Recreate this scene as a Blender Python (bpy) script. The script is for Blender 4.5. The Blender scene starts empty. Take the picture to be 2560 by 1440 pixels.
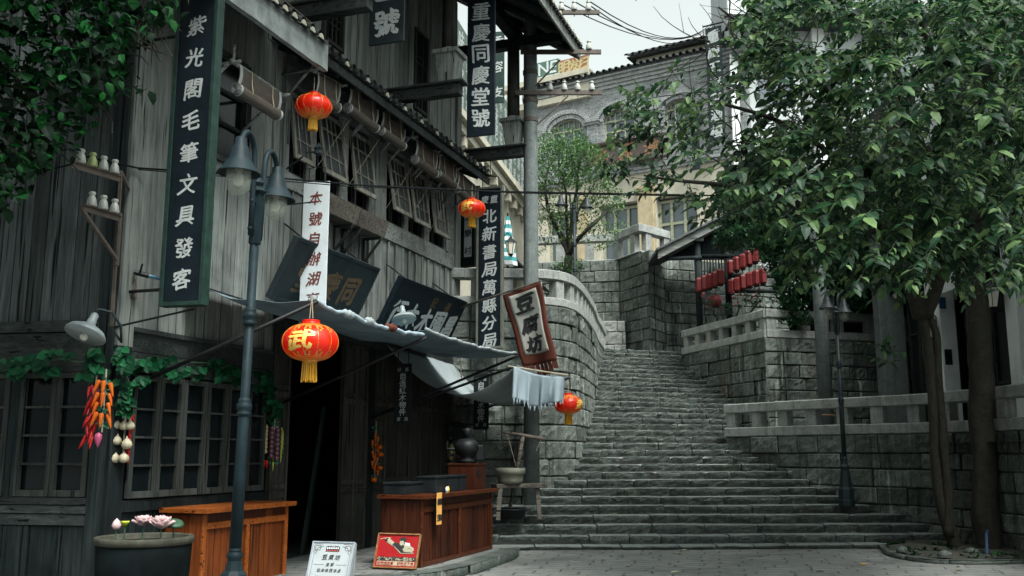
import bpy, bmesh, math, random
from math import *
from mathutils import Vector, Matrix, noise
S = bpy.context.scene
COL = S.collection
R = random.Random(11)
V = Vector
# ------------------------------------------------------------ camera
FPX, HOR, EYE = 2400.0, 1132.0, 1.6          # focal length and horizon in pixels of the 2560-wide photograph, eye height
PITCH = atan((HOR - 720) / FPX)
cam = bpy.data.objects.new('camera', bpy.data.cameras.new('camera'))
COL.objects.link(cam)
cam.location = (0, 0, EYE)
cam.rotation_euler = (radians(90) + PITCH, 0, 0)
cam.data.sensor_width = 36
cam.data.lens = 36 * FPX / 2560
cam.data.clip_start = 0.1
cam.data.clip_end = 2000
S.camera = cam
# ------------------------------------------------------------ world, sun, exposure
SUN_EL, SUN_AZ = radians(58), radians(148)    # azimuth measured clockwise from +Y
w = bpy.data.worlds.new("World"); S.world = w; w.use_nodes = True
nt = w.node_tree; bg = nt.nodes['Background']
sky = nt.nodes.new('ShaderNodeTexSky'); sky.sky_type = 'NISHITA'; sky.sun_disc = False
sky.sun_elevation = SUN_EL; sky.sun_rotation = SUN_AZ
sky.air_density = 1.0; sky.dust_density = 6.0; sky.ozone_density = 1.0
hs = nt.nodes.new('ShaderNodeHueSaturation'); hs.inputs['Saturation'].default_value = 0.04
hs.inputs['Value'].default_value = 1.0
tn = nt.nodes.new('ShaderNodeMix'); tn.data_type = 'RGBA'; tn.blend_type = 'MULTIPLY'; tn.inputs[0].default_value = 1.0
tn.inputs[7].default_value = (0.915, 1.01, 0.975, 1)       # thin green-grey overcast
nt.links.new(sky.outputs[0], hs.inputs['Color'])
nt.links.new(hs.outputs[0], tn.inputs[6])
nt.links.new(tn.outputs[2], bg.inputs[0])
bg.inputs[1].default_value = 0.10
sl = bpy.data.lights.new('sun', 'SUN'); sl.energy = 1.5; sl.angle = radians(16); sl.color = (1.0, 0.97, 0.92)
so = bpy.data.objects.new('sun', sl); COL.objects.link(so)
sd = V((sin(SUN_AZ) * cos(SUN_EL), cos(SUN_AZ) * cos(SUN_EL), sin(SUN_EL)))
so.rotation_euler = sd.to_track_quat('Z', 'Y').to_euler()
so.location = sd * 60
S.view_settings.view_transform = 'Standard'; S.view_settings.look = 'None'
S.view_settings.exposure = 1.75; S.view_settings.gamma = 1.0
S.cycles.max_bounces = 5; S.cycles.diffuse_bounces = 3; S.cycles.glossy_bounces = 2
S.cycles.transmission_bounces = 4; S.cycles.transparent_max_bounces = 6
S.cycles.use_denoising = True
# ------------------------------------------------------------ projecting helpers (pixels of the photograph -> points of the place)
def ray(px, py):
    a, b = (px - 1280) / FPX, (720 - py) / FPX
    return V((a, cos(PITCH) - b * sin(PITCH), b * cos(PITCH) + sin(PITCH)))
def at(px, py, Y):
    d = ray(px, py); return V((0, 0, EYE)) + d * (Y / d.y)
def atz(px, py, z):
    d = ray(px, py); return V((0, 0, EYE)) + d * ((z - EYE) / d.z)
ANG = atan((2130 - 1280) / (FPX / cos(PITCH)))
DU, DN = V((sin(ANG), cos(ANG), 0)), V((cos(ANG), -sin(ANG), 0))   # along / out of the timber house front
HO = V((-4.229, 10.160, 0))
def W(u, v, z): return HO + DU * u + DN * v + V((0, 0, z))
def onF(px, py, v=0.0):
    d = ray(px, py); k = HO.dot(DN) + v
    return V((0, 0, EYE)) + d * (k / d.dot(DN))
def uz(px, py, v=0.0):
    p = onF(px, py, v); return ((p - HO).dot(DU), p.z)
# ------------------------------------------------------------ objects
def org(o):
    l = V((0, 0, 0))
    while o: l += o.location; o = o.parent
    return l
def tag(o, label=None, cat=None, group=None, kind=None):
    if label: o['label'] = label
    if cat: o['category'] = cat
    if group: o['group'] = group
    if kind: o['kind'] = kind
    return o
def thing(name, label, cat, loc=(0, 0, 0), group=None):
    o = bpy.data.objects.new(name, None); COL.objects.link(o); o.location = loc
    o.empty_display_size = 0.2
    return tag(o, label, cat, group)
class MB:
    def __init__(s): s.v = []; s.f = []; s.m = []
    def add(s, vs, fs, mi=0):
        n = len(s.v); s.v += [V(q) for q in vs]
        for f in fs: s.f.append([i + n for i in f]); s.m.append(mi)
        return s
    def hexa(s, p, mi=0):      # 8 points: bottom loop, top loop
        return s.add(p, [(3, 2, 1, 0), (4, 5, 6, 7), (0, 1, 5, 4), (1, 2, 6, 5), (2, 3, 7, 6), (3, 0, 4, 7)], mi)
    def obox(s, c, ax, ay, az, mi=0):   # centre and half axes
        c, ax, ay, az = V(c), V(ax), V(ay), V(az)
        return s.hexa([c - ax - ay - az, c + ax - ay - az, c + ax + ay - az, c - ax + ay - az,
                       c - ax - ay + az, c + ax - ay + az, c + ax + ay + az, c - ax + ay + az], mi)
    def box(s, x0, x1, y0, y1, z0, z1, mi=0):
        return s.obox(((x0 + x1) / 2, (y0 + y1) / 2, (z0 + z1) / 2), ((x1 - x0) / 2, 0, 0), (0, (y1 - y0) / 2, 0), (0, 0, (z1 - z0) / 2), mi)
    def fbox(s, u0, u1, v0, v1, z0, z1, mi=0):   # box in house-front axes
        return s.obox(W((u0 + u1) / 2, (v0 + v1) / 2, (z0 + z1) / 2), DU * ((u1 - u0) / 2), -DN * ((v1 - v0) / 2), V((0, 0, (z1 - z0) / 2)), mi)
    def bar(s, a, b, w, h, up=(0, 0, 1), mi=0):
        a, b = V(a), V(b); d = (b - a).normalized(); up = V(up)
        if abs(d.dot(up)) > .98: up = V((1, 0, 0))
        sx = d.cross(up).normalized(); uz_ = sx.cross(d)
        return s.obox((a + b) / 2, (b - a) / 2, -sx * (w / 2), uz_ * (h / 2), mi)
    def tube(s, pts, r, n=8, mi=0, cap=True):
        pts = [V(p) for p in pts]; N = len(pts)
        rs = r if isinstance(r, (list, tuple)) else [r] * N
        base = len(s.v); prev = None
        for i, p in enumerate(pts):
            d = (pts[min(i + 1, N - 1)] - pts[max(i - 1, 0)])
            d = d.normalized() if d.length > 1e-9 else V((0, 0, 1))
            if prev is None:
                prev = d.orthogonal().normalized()
            x = prev - d * prev.dot(d)
            x = x.normalized() if x.length > 1e-6 else d.orthogonal().normalized()
            prev = x; y = d.cross(x)
            for k in range(n):
                a = 2 * pi * k / n; s.v.append(p + (x * cos(a) + y * sin(a)) * rs[i])
        for i in range(N - 1):
            for k in range(n):
                a, b = base + i * n + k, base + i * n + (k + 1) % n
                s.f.append([a, b, b + n, a + n]); s.m.append(mi)
        if cap:
            s.f.append([base + k for k in range(n)][::-1]); s.m.append(mi)
            s.f.append([base + (N - 1) * n + k for k in range(n)]); s.m.append(mi)
        return s
    def lathe(s, prof, c=(0, 0, 0), n=20, axis=(0, 0, 1), mi=0, squash=None):
        c = V(c); q = V((0, 0, 1)).rotation_difference(V(axis).normalized()); base = len(s.v)
        for r, z in prof:
            for k in range(n):
                a = 2 * pi * k / n; rr = r * (squash(a, z) if squash else 1)
                s.v.append(c + q @ V((rr * cos(a), rr * sin(a), z)))
        for i in range(len(prof) - 1):
            for k in range(n):
                a, b = base + i * n + k, base + i * n + (k + 1) % n
                s.f.append([a, b, b + n, a + n]); s.m.append(mi)
        if prof[0][0] > 1e-4: s.f.append([base + k for k in range(n)][::-1]); s.m.append(mi)
        if prof[-1][0] > 1e-4: s.f.append([base + (len(prof) - 1) * n + k for k in range(n)]); s.m.append(mi)
        return s
    def grid(s, fn, nu, nv, mi=0):
        base = len(s.v)
        for j in range(nv + 1):
            for i in range(nu + 1): s.v.append(V(fn(i / nu, j / nv)))
        for j in range(nv):
            for i in range(nu):
                a = base + j * (nu + 1) + i
                s.f.append([a, a + 1, a + nu + 2, a + nu + 1]); s.m.append(mi)
        return s
    def grid2(s, fn, us, vs_, mi=0):
        base = len(s.v); nu = len(us) - 1
        for j in vs_:
            for i in us: s.v.append(V(fn(i, j)))
        for j in range(len(vs_) - 1):
            for i in range(nu):
                a = base + j * (nu + 1) + i; s.f.append([a, a + 1, a + nu + 2, a + nu + 1]); s.m.append(mi)
        return s
    def prism(s, poly, o, ax, ay, th, mi=0):    # polygon in plane (o,ax,ay), thickness vector th
        o, ax, ay, th = V(o), V(ax), V(ay), V(th); n = len(poly)
        vs = [o + ax * x + ay * y for x, y in poly]; vs += [q + th for q in vs]
        return s.add(vs, [list(range(n))[::-1], list(range(n, 2 * n))] + [(i, (i + 1) % n, n + (i + 1) % n, n + i) for i in range(n)], mi)
    def build(s, name, mats, parent=None, smooth=False, loc=None, bevel=0, solid=0, fix=False):
        me = bpy.data.meshes.new(name)
        o0 = org(parent) if parent is not None else (V(loc) if loc is not None else V((0, 0, 0)))
        me.from_pydata([q - o0 for q in s.v], [], s.f)
        mats = mats if isinstance(mats, (list, tuple)) else [mats]
        for m in mats: me.materials.append(m)
        if len(mats) > 1: me.polygons.foreach_set('material_index', s.m)
        if smooth: me.polygons.foreach_set('use_smooth', [True] * len(me.polygons))
        if fix:
            bm = bmesh.new(); bm.from_mesh(me); bmesh.ops.recalc_face_normals(bm, faces=bm.faces); bm.to_mesh(me); bm.free()
        me.update()
        o = bpy.data.objects.new(name, me); COL.objects.link(o)
        if parent is not None: o.parent = parent
        elif loc is not None: o.location = loc
        if bevel:
            b = o.modifiers.new('bevel', 'BEVEL'); b.width = bevel; b.segments = 2; b.limit_method = 'ANGLE'
        if solid:
            b = o.modifiers.new('solid', 'SOLIDIFY'); b.thickness = solid; b.offset = 0
        return o
def kids(o): return [c for c in bpy.data.objects if c.parent == o]
def dup(o, loc, rz=0, sc=1.0, label=None, drop=()):
    def cp(a, par):
        c = a.copy(); COL.objects.link(c); c.parent = par
        for ch in kids(a):
            if ch.name.split('.')[0] not in drop: cp(ch, c)
        return c
    c = cp(o, None); c.location = loc; c.rotation_euler = (0, 0, rz); c.scale = (sc, sc, sc)
    if label: c['label'] = label
    return c
def rng(a, b): return R.uniform(a, b)
def lerp(a, b, t): return a + (b - a) * t
def smst(t): t = max(0.0, min(1.0, t)); return t * t * (3 - 2 * t)
# ------------------------------------------------------------ materials
class NT:
    def __init__(s, name):
        s.mat = bpy.data.materials.new(name); s.mat.use_nodes = True
        s.t = s.mat.node_tree; s.b = s.t.nodes['Principled BSDF']
    def n(s, typ, ins=None, **kw):
        q = s.t.nodes.new(typ)
        for k, v in kw.items(): setattr(q, k, v)
        for k, v in (ins or {}).items(): s.set(q.inputs[k], v)
        return q
    def set(s, sock, v):
        if isinstance(v, bpy.types.NodeSocket): s.t.links.new(v, sock)
        else:
            if sock.type == 'RGBA' and len(v) == 3: v = (*v, 1)
            sock.default_value = v
    def coord(s, sc=(1, 1, 1), rot=(0, 0, 0), isl=0.0, which='Object'):
        c = s.n('ShaderNodeTexCoord').outputs[which]
        if isl:
            g = s.n('ShaderNodeNewGeometry').outputs['Random Per Island']
            m = s.n('ShaderNodeMath', {0: g, 1: isl}, operation='MULTIPLY').outputs[0]
            c = s.n('ShaderNodeVectorMath', {0: c, 1: m}, operation='ADD').outputs[0]
        return s.n('ShaderNodeMapping', {'Vector': c, 'Scale': sc, 'Rotation': rot}).outputs[0]
    def island(s): return s.n('ShaderNodeNewGeometry').outputs['Random Per Island']
    def noise(s, vec, scale=5.0, detail=4.0, rough=.55, dist=0.0):
        return s.n('ShaderNodeTexNoise', {'Vector': vec, 'Scale': scale, 'Detail': detail, 'Roughness': rough, 'Distortion': dist}).outputs['Fac']
    def ramp(s, fac, stops):
        q = s.n('ShaderNodeValToRGB', {'Fac': fac}); e = q.color_ramp.elements
        while len(e) < len(stops): e.new(0.5)
        for el, (p, c) in zip(e, stops):
            el.position = p; el.color = (*c, 1) if isinstance(c, tuple) else (c, c, c, 1)
        return q.outputs[0]
    def mix(s, fac, a, b, mode='MIX'):
        q = s.n('ShaderNodeMix', data_type='RGBA', blend_type=mode)
        s.set(q.inputs[0], fac); s.set(q.inputs[6], a); s.set(q.inputs[7], b)
        return q.outputs[2]
    def math(s, op, a, b=0.0): return s.n('ShaderNodeMath', {0: a, 1: b}, operation=op).outputs[0]
    def bump(s, h, st=.5, d=.01): s.set(s.b.inputs['Normal'], s.n('ShaderNodeBump', {'Height': h, 'Strength': st, 'Distance': d}).outputs[0])
    def out(s, col=None, rough=None, metal=None, spec=None):
        if col is not None: s.set(s.b.inputs['Base Color'], col)
        if rough is not None: s.set(s.b.inputs['Roughness'], rough)
        if metal is not None: s.set(s.b.inputs['Metallic'], metal)
        if spec is not None: s.set(s.b.inputs['Specular IOR Level'], spec)
        return s.mat
def wood(name, dark, mid, light, axis='z', rough=.75, iv=.35, blotch=.5, sc=1.0):
    k = NT(name)
    if axis == 'z': m, ro = (5.5 * sc, 5.5 * sc, .26 * sc), (0, 0, 0)
    else: m, ro = (.28 * sc, 6.5 * sc, 6.5 * sc), (0, 0, -(pi / 2 - ANG) if axis == 'u' else 0)
    c = k.coord(m, ro, isl=37.0)
    g = k.noise(c, 2.2, 6, .62, 1.4)
    g2 = k.noise(c, 9.0, 3, .6, .3)
    col = k.ramp(g, [(.28, dark), (.5, mid), (.72, light)])
    col = k.mix(.35, col, k.ramp(g2, [(.3, dark), (.7, light)]))
    bl = k.noise(k.coord((.9, .9, .5)), 1.7, 5, .6, .6)
    col = k.mix(k.ramp(bl, [(.42, 0.0), (.68, blotch)]), col, tuple(q * .38 for q in dark))
    cr = k.noise(k.coord((m[0] * 2.2, m[1] * 2.2, m[2] * 1.3) if axis == 'z' else (m[0] * 1.3, m[1] * 2.2, m[2] * 2.2), ro, isl=11.0), 2.0, 2, .5, .2)
    col = k.mix(k.ramp(cr, [(.33, 1.0), (.37, 0.0)]), col, tuple(q * .25 for q in dark))
    vi = k.n('ShaderNodeMapRange', {'Value': k.island(), 'From Min': 0.0, 'From Max': 1.0, 'To Min': 1 - iv, 'To Max': 1 + iv}).outputs[0]
    hsv = k.n('ShaderNodeHueSaturation', {'Color': col, 'Value': vi}).outputs[0]
    k.bump(k.math('ADD', g, cr), .5, .006)
    return k.out(hsv, rough, spec=.25 if rough < .6 else .1)
def stone(name, dark, mid, light, streak=.6, moss=.25, scale=1.0, bump=.6, iv=.22):
    k = NT(name)
    c = k.coord((scale,) * 3, isl=5.0)
    sp = k.noise(c, 38, 3, .7); md = k.noise(c, 5, 6, .65, .5)
    col = k.ramp(md, [(.3, dark), (.52, mid), (.75, light)])
    col = k.mix(.45, col, k.ramp(sp, [(.35, dark), (.65, light)]))
    c0 = k.coord((2.6, 2.6, .16)); c1 = k.coord((.55, .55, .4))
    st = k.noise(c0, 2.2, 5, .65, .3); lg = k.noise(c1, 1.6, 5, .6, .4)
    if streak:
        col = k.mix(k.ramp(st, [(.5, 0.0), (.72, streak)]), col, tuple(q * .22 for q in dark))
        st2 = k.noise(k.coord((4.2, 4.2, .22)), 2.0, 4, .6)
        ms = k.math('MULTIPLY', k.ramp(st2, [(.6, 0.0), (.72, streak)]), k.ramp(lg, [(.4, 0.0), (.6, 1.0)]))
        col = k.mix(ms, col, tuple(min(.62, q * 2.1) for q in light))
        rs = k.noise(k.coord((1.1, 1.1, .25)), 1.3, 3, .6)
        col = k.mix(k.ramp(rs, [(.66, 0.0), (.76, .45)]), col, (.17, .105, .055))
    if moss:
        col = k.mix(k.ramp(lg, [(.52, 0.0), (.72, moss)]), col, (.025, .034, .022))
    vi = k.n('ShaderNodeMapRange', {'Value': k.island(), 'To Min': 1 - iv, 'To Max': 1 + iv}).outputs[0]
    col = k.n('ShaderNodeHueSaturation', {'Color': col, 'Value': vi}).outputs[0]
    k.bump(k.math('ADD', sp, k.math('MULTIPLY', md, 2.0)), bump, .012)
    return k.out(col, .82, spec=.3)
def plain(name, c, rough=.5, metal=0.0, var=.25, scale=6.0, spec=.5, bump=0.0, grime=None):
    k = NT(name)
    nz = k.noise(k.coord(), scale, 5, .65, .3)
    col = k.ramp(nz, [(.3, tuple(q * (1 - var) for q in c)), (.7, tuple(min(1, q * (1 + var)) for q in c))])
    if grime:
        g = k.noise(k.coord((2, 2, .5)), 2.2, 5, .7, .4)
        col = k.mix(k.ramp(g, [(.5, 0.0), (.75, grime)]), col, tuple(q * .3 for q in c))
    if bump: k.bump(nz, bump, .01)
    rr = k.n('ShaderNodeMapRange', {'Value': nz, 'To Min': max(.05, rough - .1), 'To Max': min(1, rough + .12)}).outputs[0]
    return k.out(col, rr, metal, spec)
def leafmat(name, dark, mid, light, rough=.38, trans=.25, spec=.5):
    k = NT(name)
    col = k.ramp(k.island(), [(0.0, dark), (.55, mid), (.92, light)])
    nz = k.noise(k.coord(), 3.0, 3, .6)
    col = k.mix(k.ramp(nz, [(.35, 0.0), (.7, .5)]), col, dark)
    k.out(col, rough, spec=spec)
    tr = k.n('ShaderNodeBsdfTranslucent', {'Color': col})
    mx = k.n('ShaderNodeMixShader', {0: trans, 1: k.b.outputs[0], 2: tr.outputs[0]})
    k.t.links.new(mx.outputs[0], k.t.nodes['Material Output'].inputs[0])
    return k.mat
M = {}
M['plank'] = wood('weathered_plank', (.070, .079, .075), (.168, .180, .170), (.275, .287, .270), iv=.3)
M['plank_dark'] = wood('shade_dark_plank', (.003, .006, .0065), (.010, .0145, .0155), (.028, .035, .0355), iv=.5, blotch=.6)  # dark timber, with ground-floor shade also deepened into its colour
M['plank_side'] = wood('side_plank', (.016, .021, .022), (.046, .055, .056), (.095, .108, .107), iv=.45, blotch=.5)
M['plank_brown'] = wood('brown_plank', (.012, .012, .010), (.032, .032, .028), (.062, .060, .052), iv=.35)
M['board'] = wood('weathered_board', (.05, .055, .053), (.15, .156, .148), (.275, .282, .268), axis='u')
M['board_dark'] = wood('dark_board', (.008, .011, .011), (.022, .027, .026), (.05, .056, .054), axis='u')
M['board_x'] = wood('crossing_board', (.009, .012, .012), (.028, .033, .032), (.06, .067, .064), axis='x')
M['frame'] = wood('window_frame_wood', (.010, .012, .011), (.029, .032, .030), (.054, .058, .053), iv=.25, blotch=.35)
M['shutter'] = wood('shutter_wood', (.055, .051, .042), (.145, .137, .116), (.25, .242, .21), iv=.25, blotch=.4)
M['planter'] = wood('planter_wood', (.035, .03, .025), (.10, .088, .074), (.17, .155, .133), axis='u', blotch=.45)
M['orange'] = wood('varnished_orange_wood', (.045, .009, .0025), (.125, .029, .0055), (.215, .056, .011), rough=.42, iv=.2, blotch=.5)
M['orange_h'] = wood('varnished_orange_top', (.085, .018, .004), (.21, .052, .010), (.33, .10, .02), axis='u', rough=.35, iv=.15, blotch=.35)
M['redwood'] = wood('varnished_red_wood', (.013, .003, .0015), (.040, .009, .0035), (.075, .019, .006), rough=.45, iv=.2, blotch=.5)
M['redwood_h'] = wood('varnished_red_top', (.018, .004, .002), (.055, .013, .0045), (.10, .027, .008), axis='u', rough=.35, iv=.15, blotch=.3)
M['stone'] = stone('granite_block', (.022, .031, .028), (.086, .100, .091), (.215, .232, .208), streak=.9, moss=.35, iv=.38, bump=.9)
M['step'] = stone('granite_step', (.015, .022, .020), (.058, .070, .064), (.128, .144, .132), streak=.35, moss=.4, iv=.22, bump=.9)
M['tread'] = stone('lit_tread', (.072, .085, .080), (.14, .155, .147), (.23, .243, .233), streak=0, moss=.25, iv=.12, bump=.5)  # paler than the risers: strong light on the treads put into the colour
M['rail'] = stone('dressed_granite', (.12, .132, .126), (.26, .27, .256), (.385, .39, .37), streak=.45, moss=.25, bump=.3, iv=.1)
M['mortar'] = plain('dark_joint', (.02, .022, .02), .95, var=.4)
M['concrete'] = stone('concrete_post', (.06, .073, .072), (.115, .133, .13), (.175, .195, .187), streak=.35, moss=.0, bump=.15, iv=0)
M['brick'] = None
M['black'] = plain('black_paint', (.008, .010, .011), .6, var=.4, spec=.15)
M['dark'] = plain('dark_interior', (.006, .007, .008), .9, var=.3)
M['iron'] = plain('black_iron', (.008, .009, .010), .5, .2, var=.3, spec=.25)
M['lamp'] = plain('teal_lamp_paint', (.0075, .016, .020), .55, .0, var=.4, grime=.5, spec=.14)
M['lampdark'] = plain('dark_lamp_paint', (.010, .018, .021), .5, .0, var=.4, grime=.4, spec=.3)
M['signblue'] = plain('ink_blue_board', (.004, .009, .013), .55, spec=.15, var=.35, grime=.4)
M['signslate'] = plain('slate_board', (.016, .023, .026), .6, spec=.15, var=.3, grime=.5)
M['signframe'] = plain('green_sign_frame', (.009, .026, .021), .5, spec=.3, var=.5, scale=9)
M['olive'] = plain('olive_sign_frame', (.10, .105, .085), .5, var=.3)
M['letter'] = plain('grey_lettering', (.33, .355, .35), .6, var=.25, scale=20)
M['gold'] = plain('faded_gold_lettering', (.085, .048, .017), .5, var=.5, scale=14)
M['menu_white'] = plain('menu_board_white', (.26, .285, .295), .5, var=.06, grime=.2)
M['white'] = plain('white_board', (.50, .535, .55), .55, var=.07, grime=.12)
M['maroon'] = plain('maroon_lettering', (.115, .022, .016), .6, var=.3)
M['ink'] = plain('black_ink', (.012, .012, .012), .6, var=.2)
M['porcelain'] = plain('white_porcelain', (.34, .35, .315), .3, var=.15, grime=.4)
M['moss_porcelain'] = plain('mossy_porcelain', (.26, .30, .12), .35, var=.3, grime=.4)
M['rope'] = plain('pale_rope', (.30, .265, .195), .9, var=.2)
M['wire'] = plain('black_cable', (.006, .007, .008), .85, spec=.08)
M['twine'] = plain('grey_twine', (.15, .14, .115), .9, var=.2, spec=.1)
M['rust'] = plain('rusty_steel', (.075, .06, .05), .7, .2, var=.35)
M['tile'] = plain('grey_roof_tile', (.03, .034, .034), .8, var=.55, bump=.3, grime=.5)
M['tilecap'] = plain('lime_tile_end', (.30, .29, .22), .85, var=.3)
M['plaster'] = plain('stained_plaster', (.155, .172, .168), .85, var=.4, scale=3, bump=.2, grime=.75)
M['cream'] = plain('cream_plaster', (.41, .38, .305), .85, var=.12, scale=2.5, grime=.45)
M['creamdk'] = plain('ochre_plaster', (.35, .285, .18), .85, var=.25, scale=3, grime=.55)
M['palegrey'] = plain('pale_grey_wall', (.38, .41, .41), .85, var=.12, scale=2, grime=.35)
M['whitewall'] = plain('white_post', (.58, .61, .60), .7, var=.1, scale=3, grime=.3)
M['soil'] = plain('dark_soil', (.02, .02, .014), .95, var=.6, scale=14, bump=.6)
M['bark'] = stone('tree_bark', (.008, .0075, .006), (.024, .021, .016), (.055, .05, .039), streak=.0, moss=.75, scale=1.6, bump=1.0, iv=0)
M['bark_pale'] = plain('pale_twig', (.12, .085, .055), .85, var=.4, scale=9)
M['leaf_big'] = leafmat('broad_leaf', (.006, .022, .012), (.030, .085, .036), (.135, .225, .078), rough=.48, trans=.4, spec=.28)
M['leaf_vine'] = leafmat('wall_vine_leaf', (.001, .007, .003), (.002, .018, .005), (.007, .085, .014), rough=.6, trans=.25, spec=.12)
M['leaf_small'] = leafmat('fine_leaf', (.025, .065, .018), (.065, .15, .042), (.13, .24, .075), rough=.5, trans=.3)
M['leaf_shrub'] = leafmat('dark_shrub_leaf', (.006, .026, .014), (.020, .075, .034), (.065, .16, .055))
M['leaf_garland'] = leafmat('plastic_garland_leaf', (.002, .022, .010), (.005, .050, .020), (.014, .12, .045), rough=.5, trans=.15, spec=.15)
M['red'] = plain('red_silk', (.66, .018, .008), .34, var=.06)
def _lan():
    k = NT('red_lantern_silk')
    k.out((.70, .022, .006), .32, spec=.5)
    tr = k.n('ShaderNodeBsdfTranslucent', {'Color': (1.0, .085, .012, 1)})
    mx = k.n('ShaderNodeMixShader', {0: .42, 1: k.b.outputs[0], 2: tr.outputs[0]})
    k.t.links.new(mx.outputs[0], k.t.nodes['Material Output'].inputs[0]); return k.mat
M['lantern'] = _lan()
M['goldtrim'] = plain('gold_foil', (.62, .26, .035), .35, .25, var=.3, scale=30)
M['goldtext'] = plain('gold_lettering', (.78, .48, .10), .4, .1, var=.12)
M['tassel'] = plain('yellow_tassel', (.48, .235, .012), .6, var=.35, scale=60)
def glass(name, c, rough=.08, spec=.6):
    k = NT(name); k.out(c, rough, spec=spec)
    nz = k.noise(k.coord(), 2.0, 3, .5); k.bump(nz, .05, .02); return k.mat
M['pane'] = glass('dark_window_glass', (.004, .006, .007), .12, .22)
M['pane_shutter'] = glass('dusty_window_glass', (.012, .015, .016), .3, .22)
M['pane_sky'] = glass('sky_window_glass', (.085, .105, .12), .15)
def clear(name, c, a):
    k = NT(name); k.out(c, .1, spec=.6)
    nz = k.noise(k.coord(), 7.0, 4, .6)
    al = k.ramp(nz, [(.35, a * .7), (.7, min(1, a * 1.4))])
    k.set(k.b.inputs['Alpha'], al); return k.mat
M['globe'] = clear('clear_lamp_glass', (.36, .40, .34), .34)
M['globe_white'] = plain('opal_glass', (.66, .64, .55), .25, var=.05)
M['bulb'] = plain('bulb_glass', (.45, .45, .40), .2, var=.1)
def cloth(name, c, trans=.25, var=.12):
    k = NT(name)
    nz = k.noise(k.coord(), 2.2, 5, .6, .4)
    col = k.ramp(nz, [(.3, tuple(q * (1 - var) for q in c)), (.7, tuple(min(1, q * (1 + var)) for q in c))])
    k.out(col, .85, spec=.15); fine = k.noise(k.coord(), 160, 2, .5); k.bump(fine, .15, .003)
    tr = k.n('ShaderNodeBsdfTranslucent', {'Color': col})
    mx = k.n('ShaderNodeMixShader', {0: trans, 1: k.b.outputs[0], 2: tr.outputs[0]})
    k.t.links.new(mx.outputs[0], k.t.nodes['Material Output'].inputs[0]); return k.mat
M['awning'] = cloth('blue_grey_canvas', (.12, .17, .195), .1, .25)
M['awning_pale'] = cloth('pale_grey_canvas', (.25, .285, .295), .12, .15)
M['towel'] = cloth('pale_blue_cloth', (.27, .33, .37), .15, .06)
M['banner'] = cloth('unbleached_cloth', (.40, .39, .35), .2, .06)
M['banner_red'] = cloth('rust_red_cloth', (.10, .030, .02), .1, .15)
M['bamboo'] = None
def _bamboo():
    k = NT('bamboo_slats')
    wv = k.n('ShaderNodeTexWave', {'Vector': k.coord(), 'Scale': 26.0, 'Distortion': .6, 'Detail': 2.0}, bands_direction='Z').outputs['Fac']
    nz = k.noise(k.coord((3, 3, 20)), 3, 4, .6)
    col = k.mix(nz, (.022, .017, .013), (.14, .112, .086))
    col = k.mix(k.ramp(wv, [(.2, .7), (.6, 0.0)]), col, (.012, .009, .007))
    k.bump(wv, .6, .01); return k.out(col, .7)
M['bamboo'] = _bamboo()
def _spiral():
    k = NT('rolled_slat_end')
    return k.out(k.ramp(k.noise(k.coord(), 60, 2, .5), [(.4, (.05, .05, .05)), (.6, (.24, .24, .23))]), .8)
M['rollend'] = _spiral()
M['pale_trim'] = plain('pale_cloth_edge', (.25, .255, .245), .9, var=.2)
def _brick(name, c1, c2, mor, sc=6.0, bw=.5, rh=.16, ms=.012, rot=(pi / 2, 0, 0)):
    k = NT(name)
    c = k.n('ShaderNodeMapping', {'Vector': k.n('ShaderNodeTexCoord').outputs['Object'], 'Rotation': rot}).outputs[0]
    b = k.n('ShaderNodeTexBrick', {'Vector': c, 'Color1': c1, 'Color2': c2, 'Mortar': mor, 'Scale': sc, 'Mortar Size': ms, 'Mortar Smooth': .3, 'Bias': 0.0, 'Brick Width': bw, 'Row Height': rh})
    nz = k.noise(k.coord(), 2.0, 5, .65, .4)
    col = k.mix(k.ramp(nz, [(.4, 0.0), (.7, .65)]), b.outputs['Color'], tuple(q * .45 for q in c1))
    col = k.mix(k.ramp(k.noise(k.coord((3, 3, 3)), 6, 4, .7), [(.5, 0.0), (.7, .4)]), col, tuple(min(.6, q * 1.9) for q in c2))
    k.bump(k.math('SUBTRACT', 1.0, b.outputs['Fac']), .5, .01)
    return k.out(col, .85, spec=.25)
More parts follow.
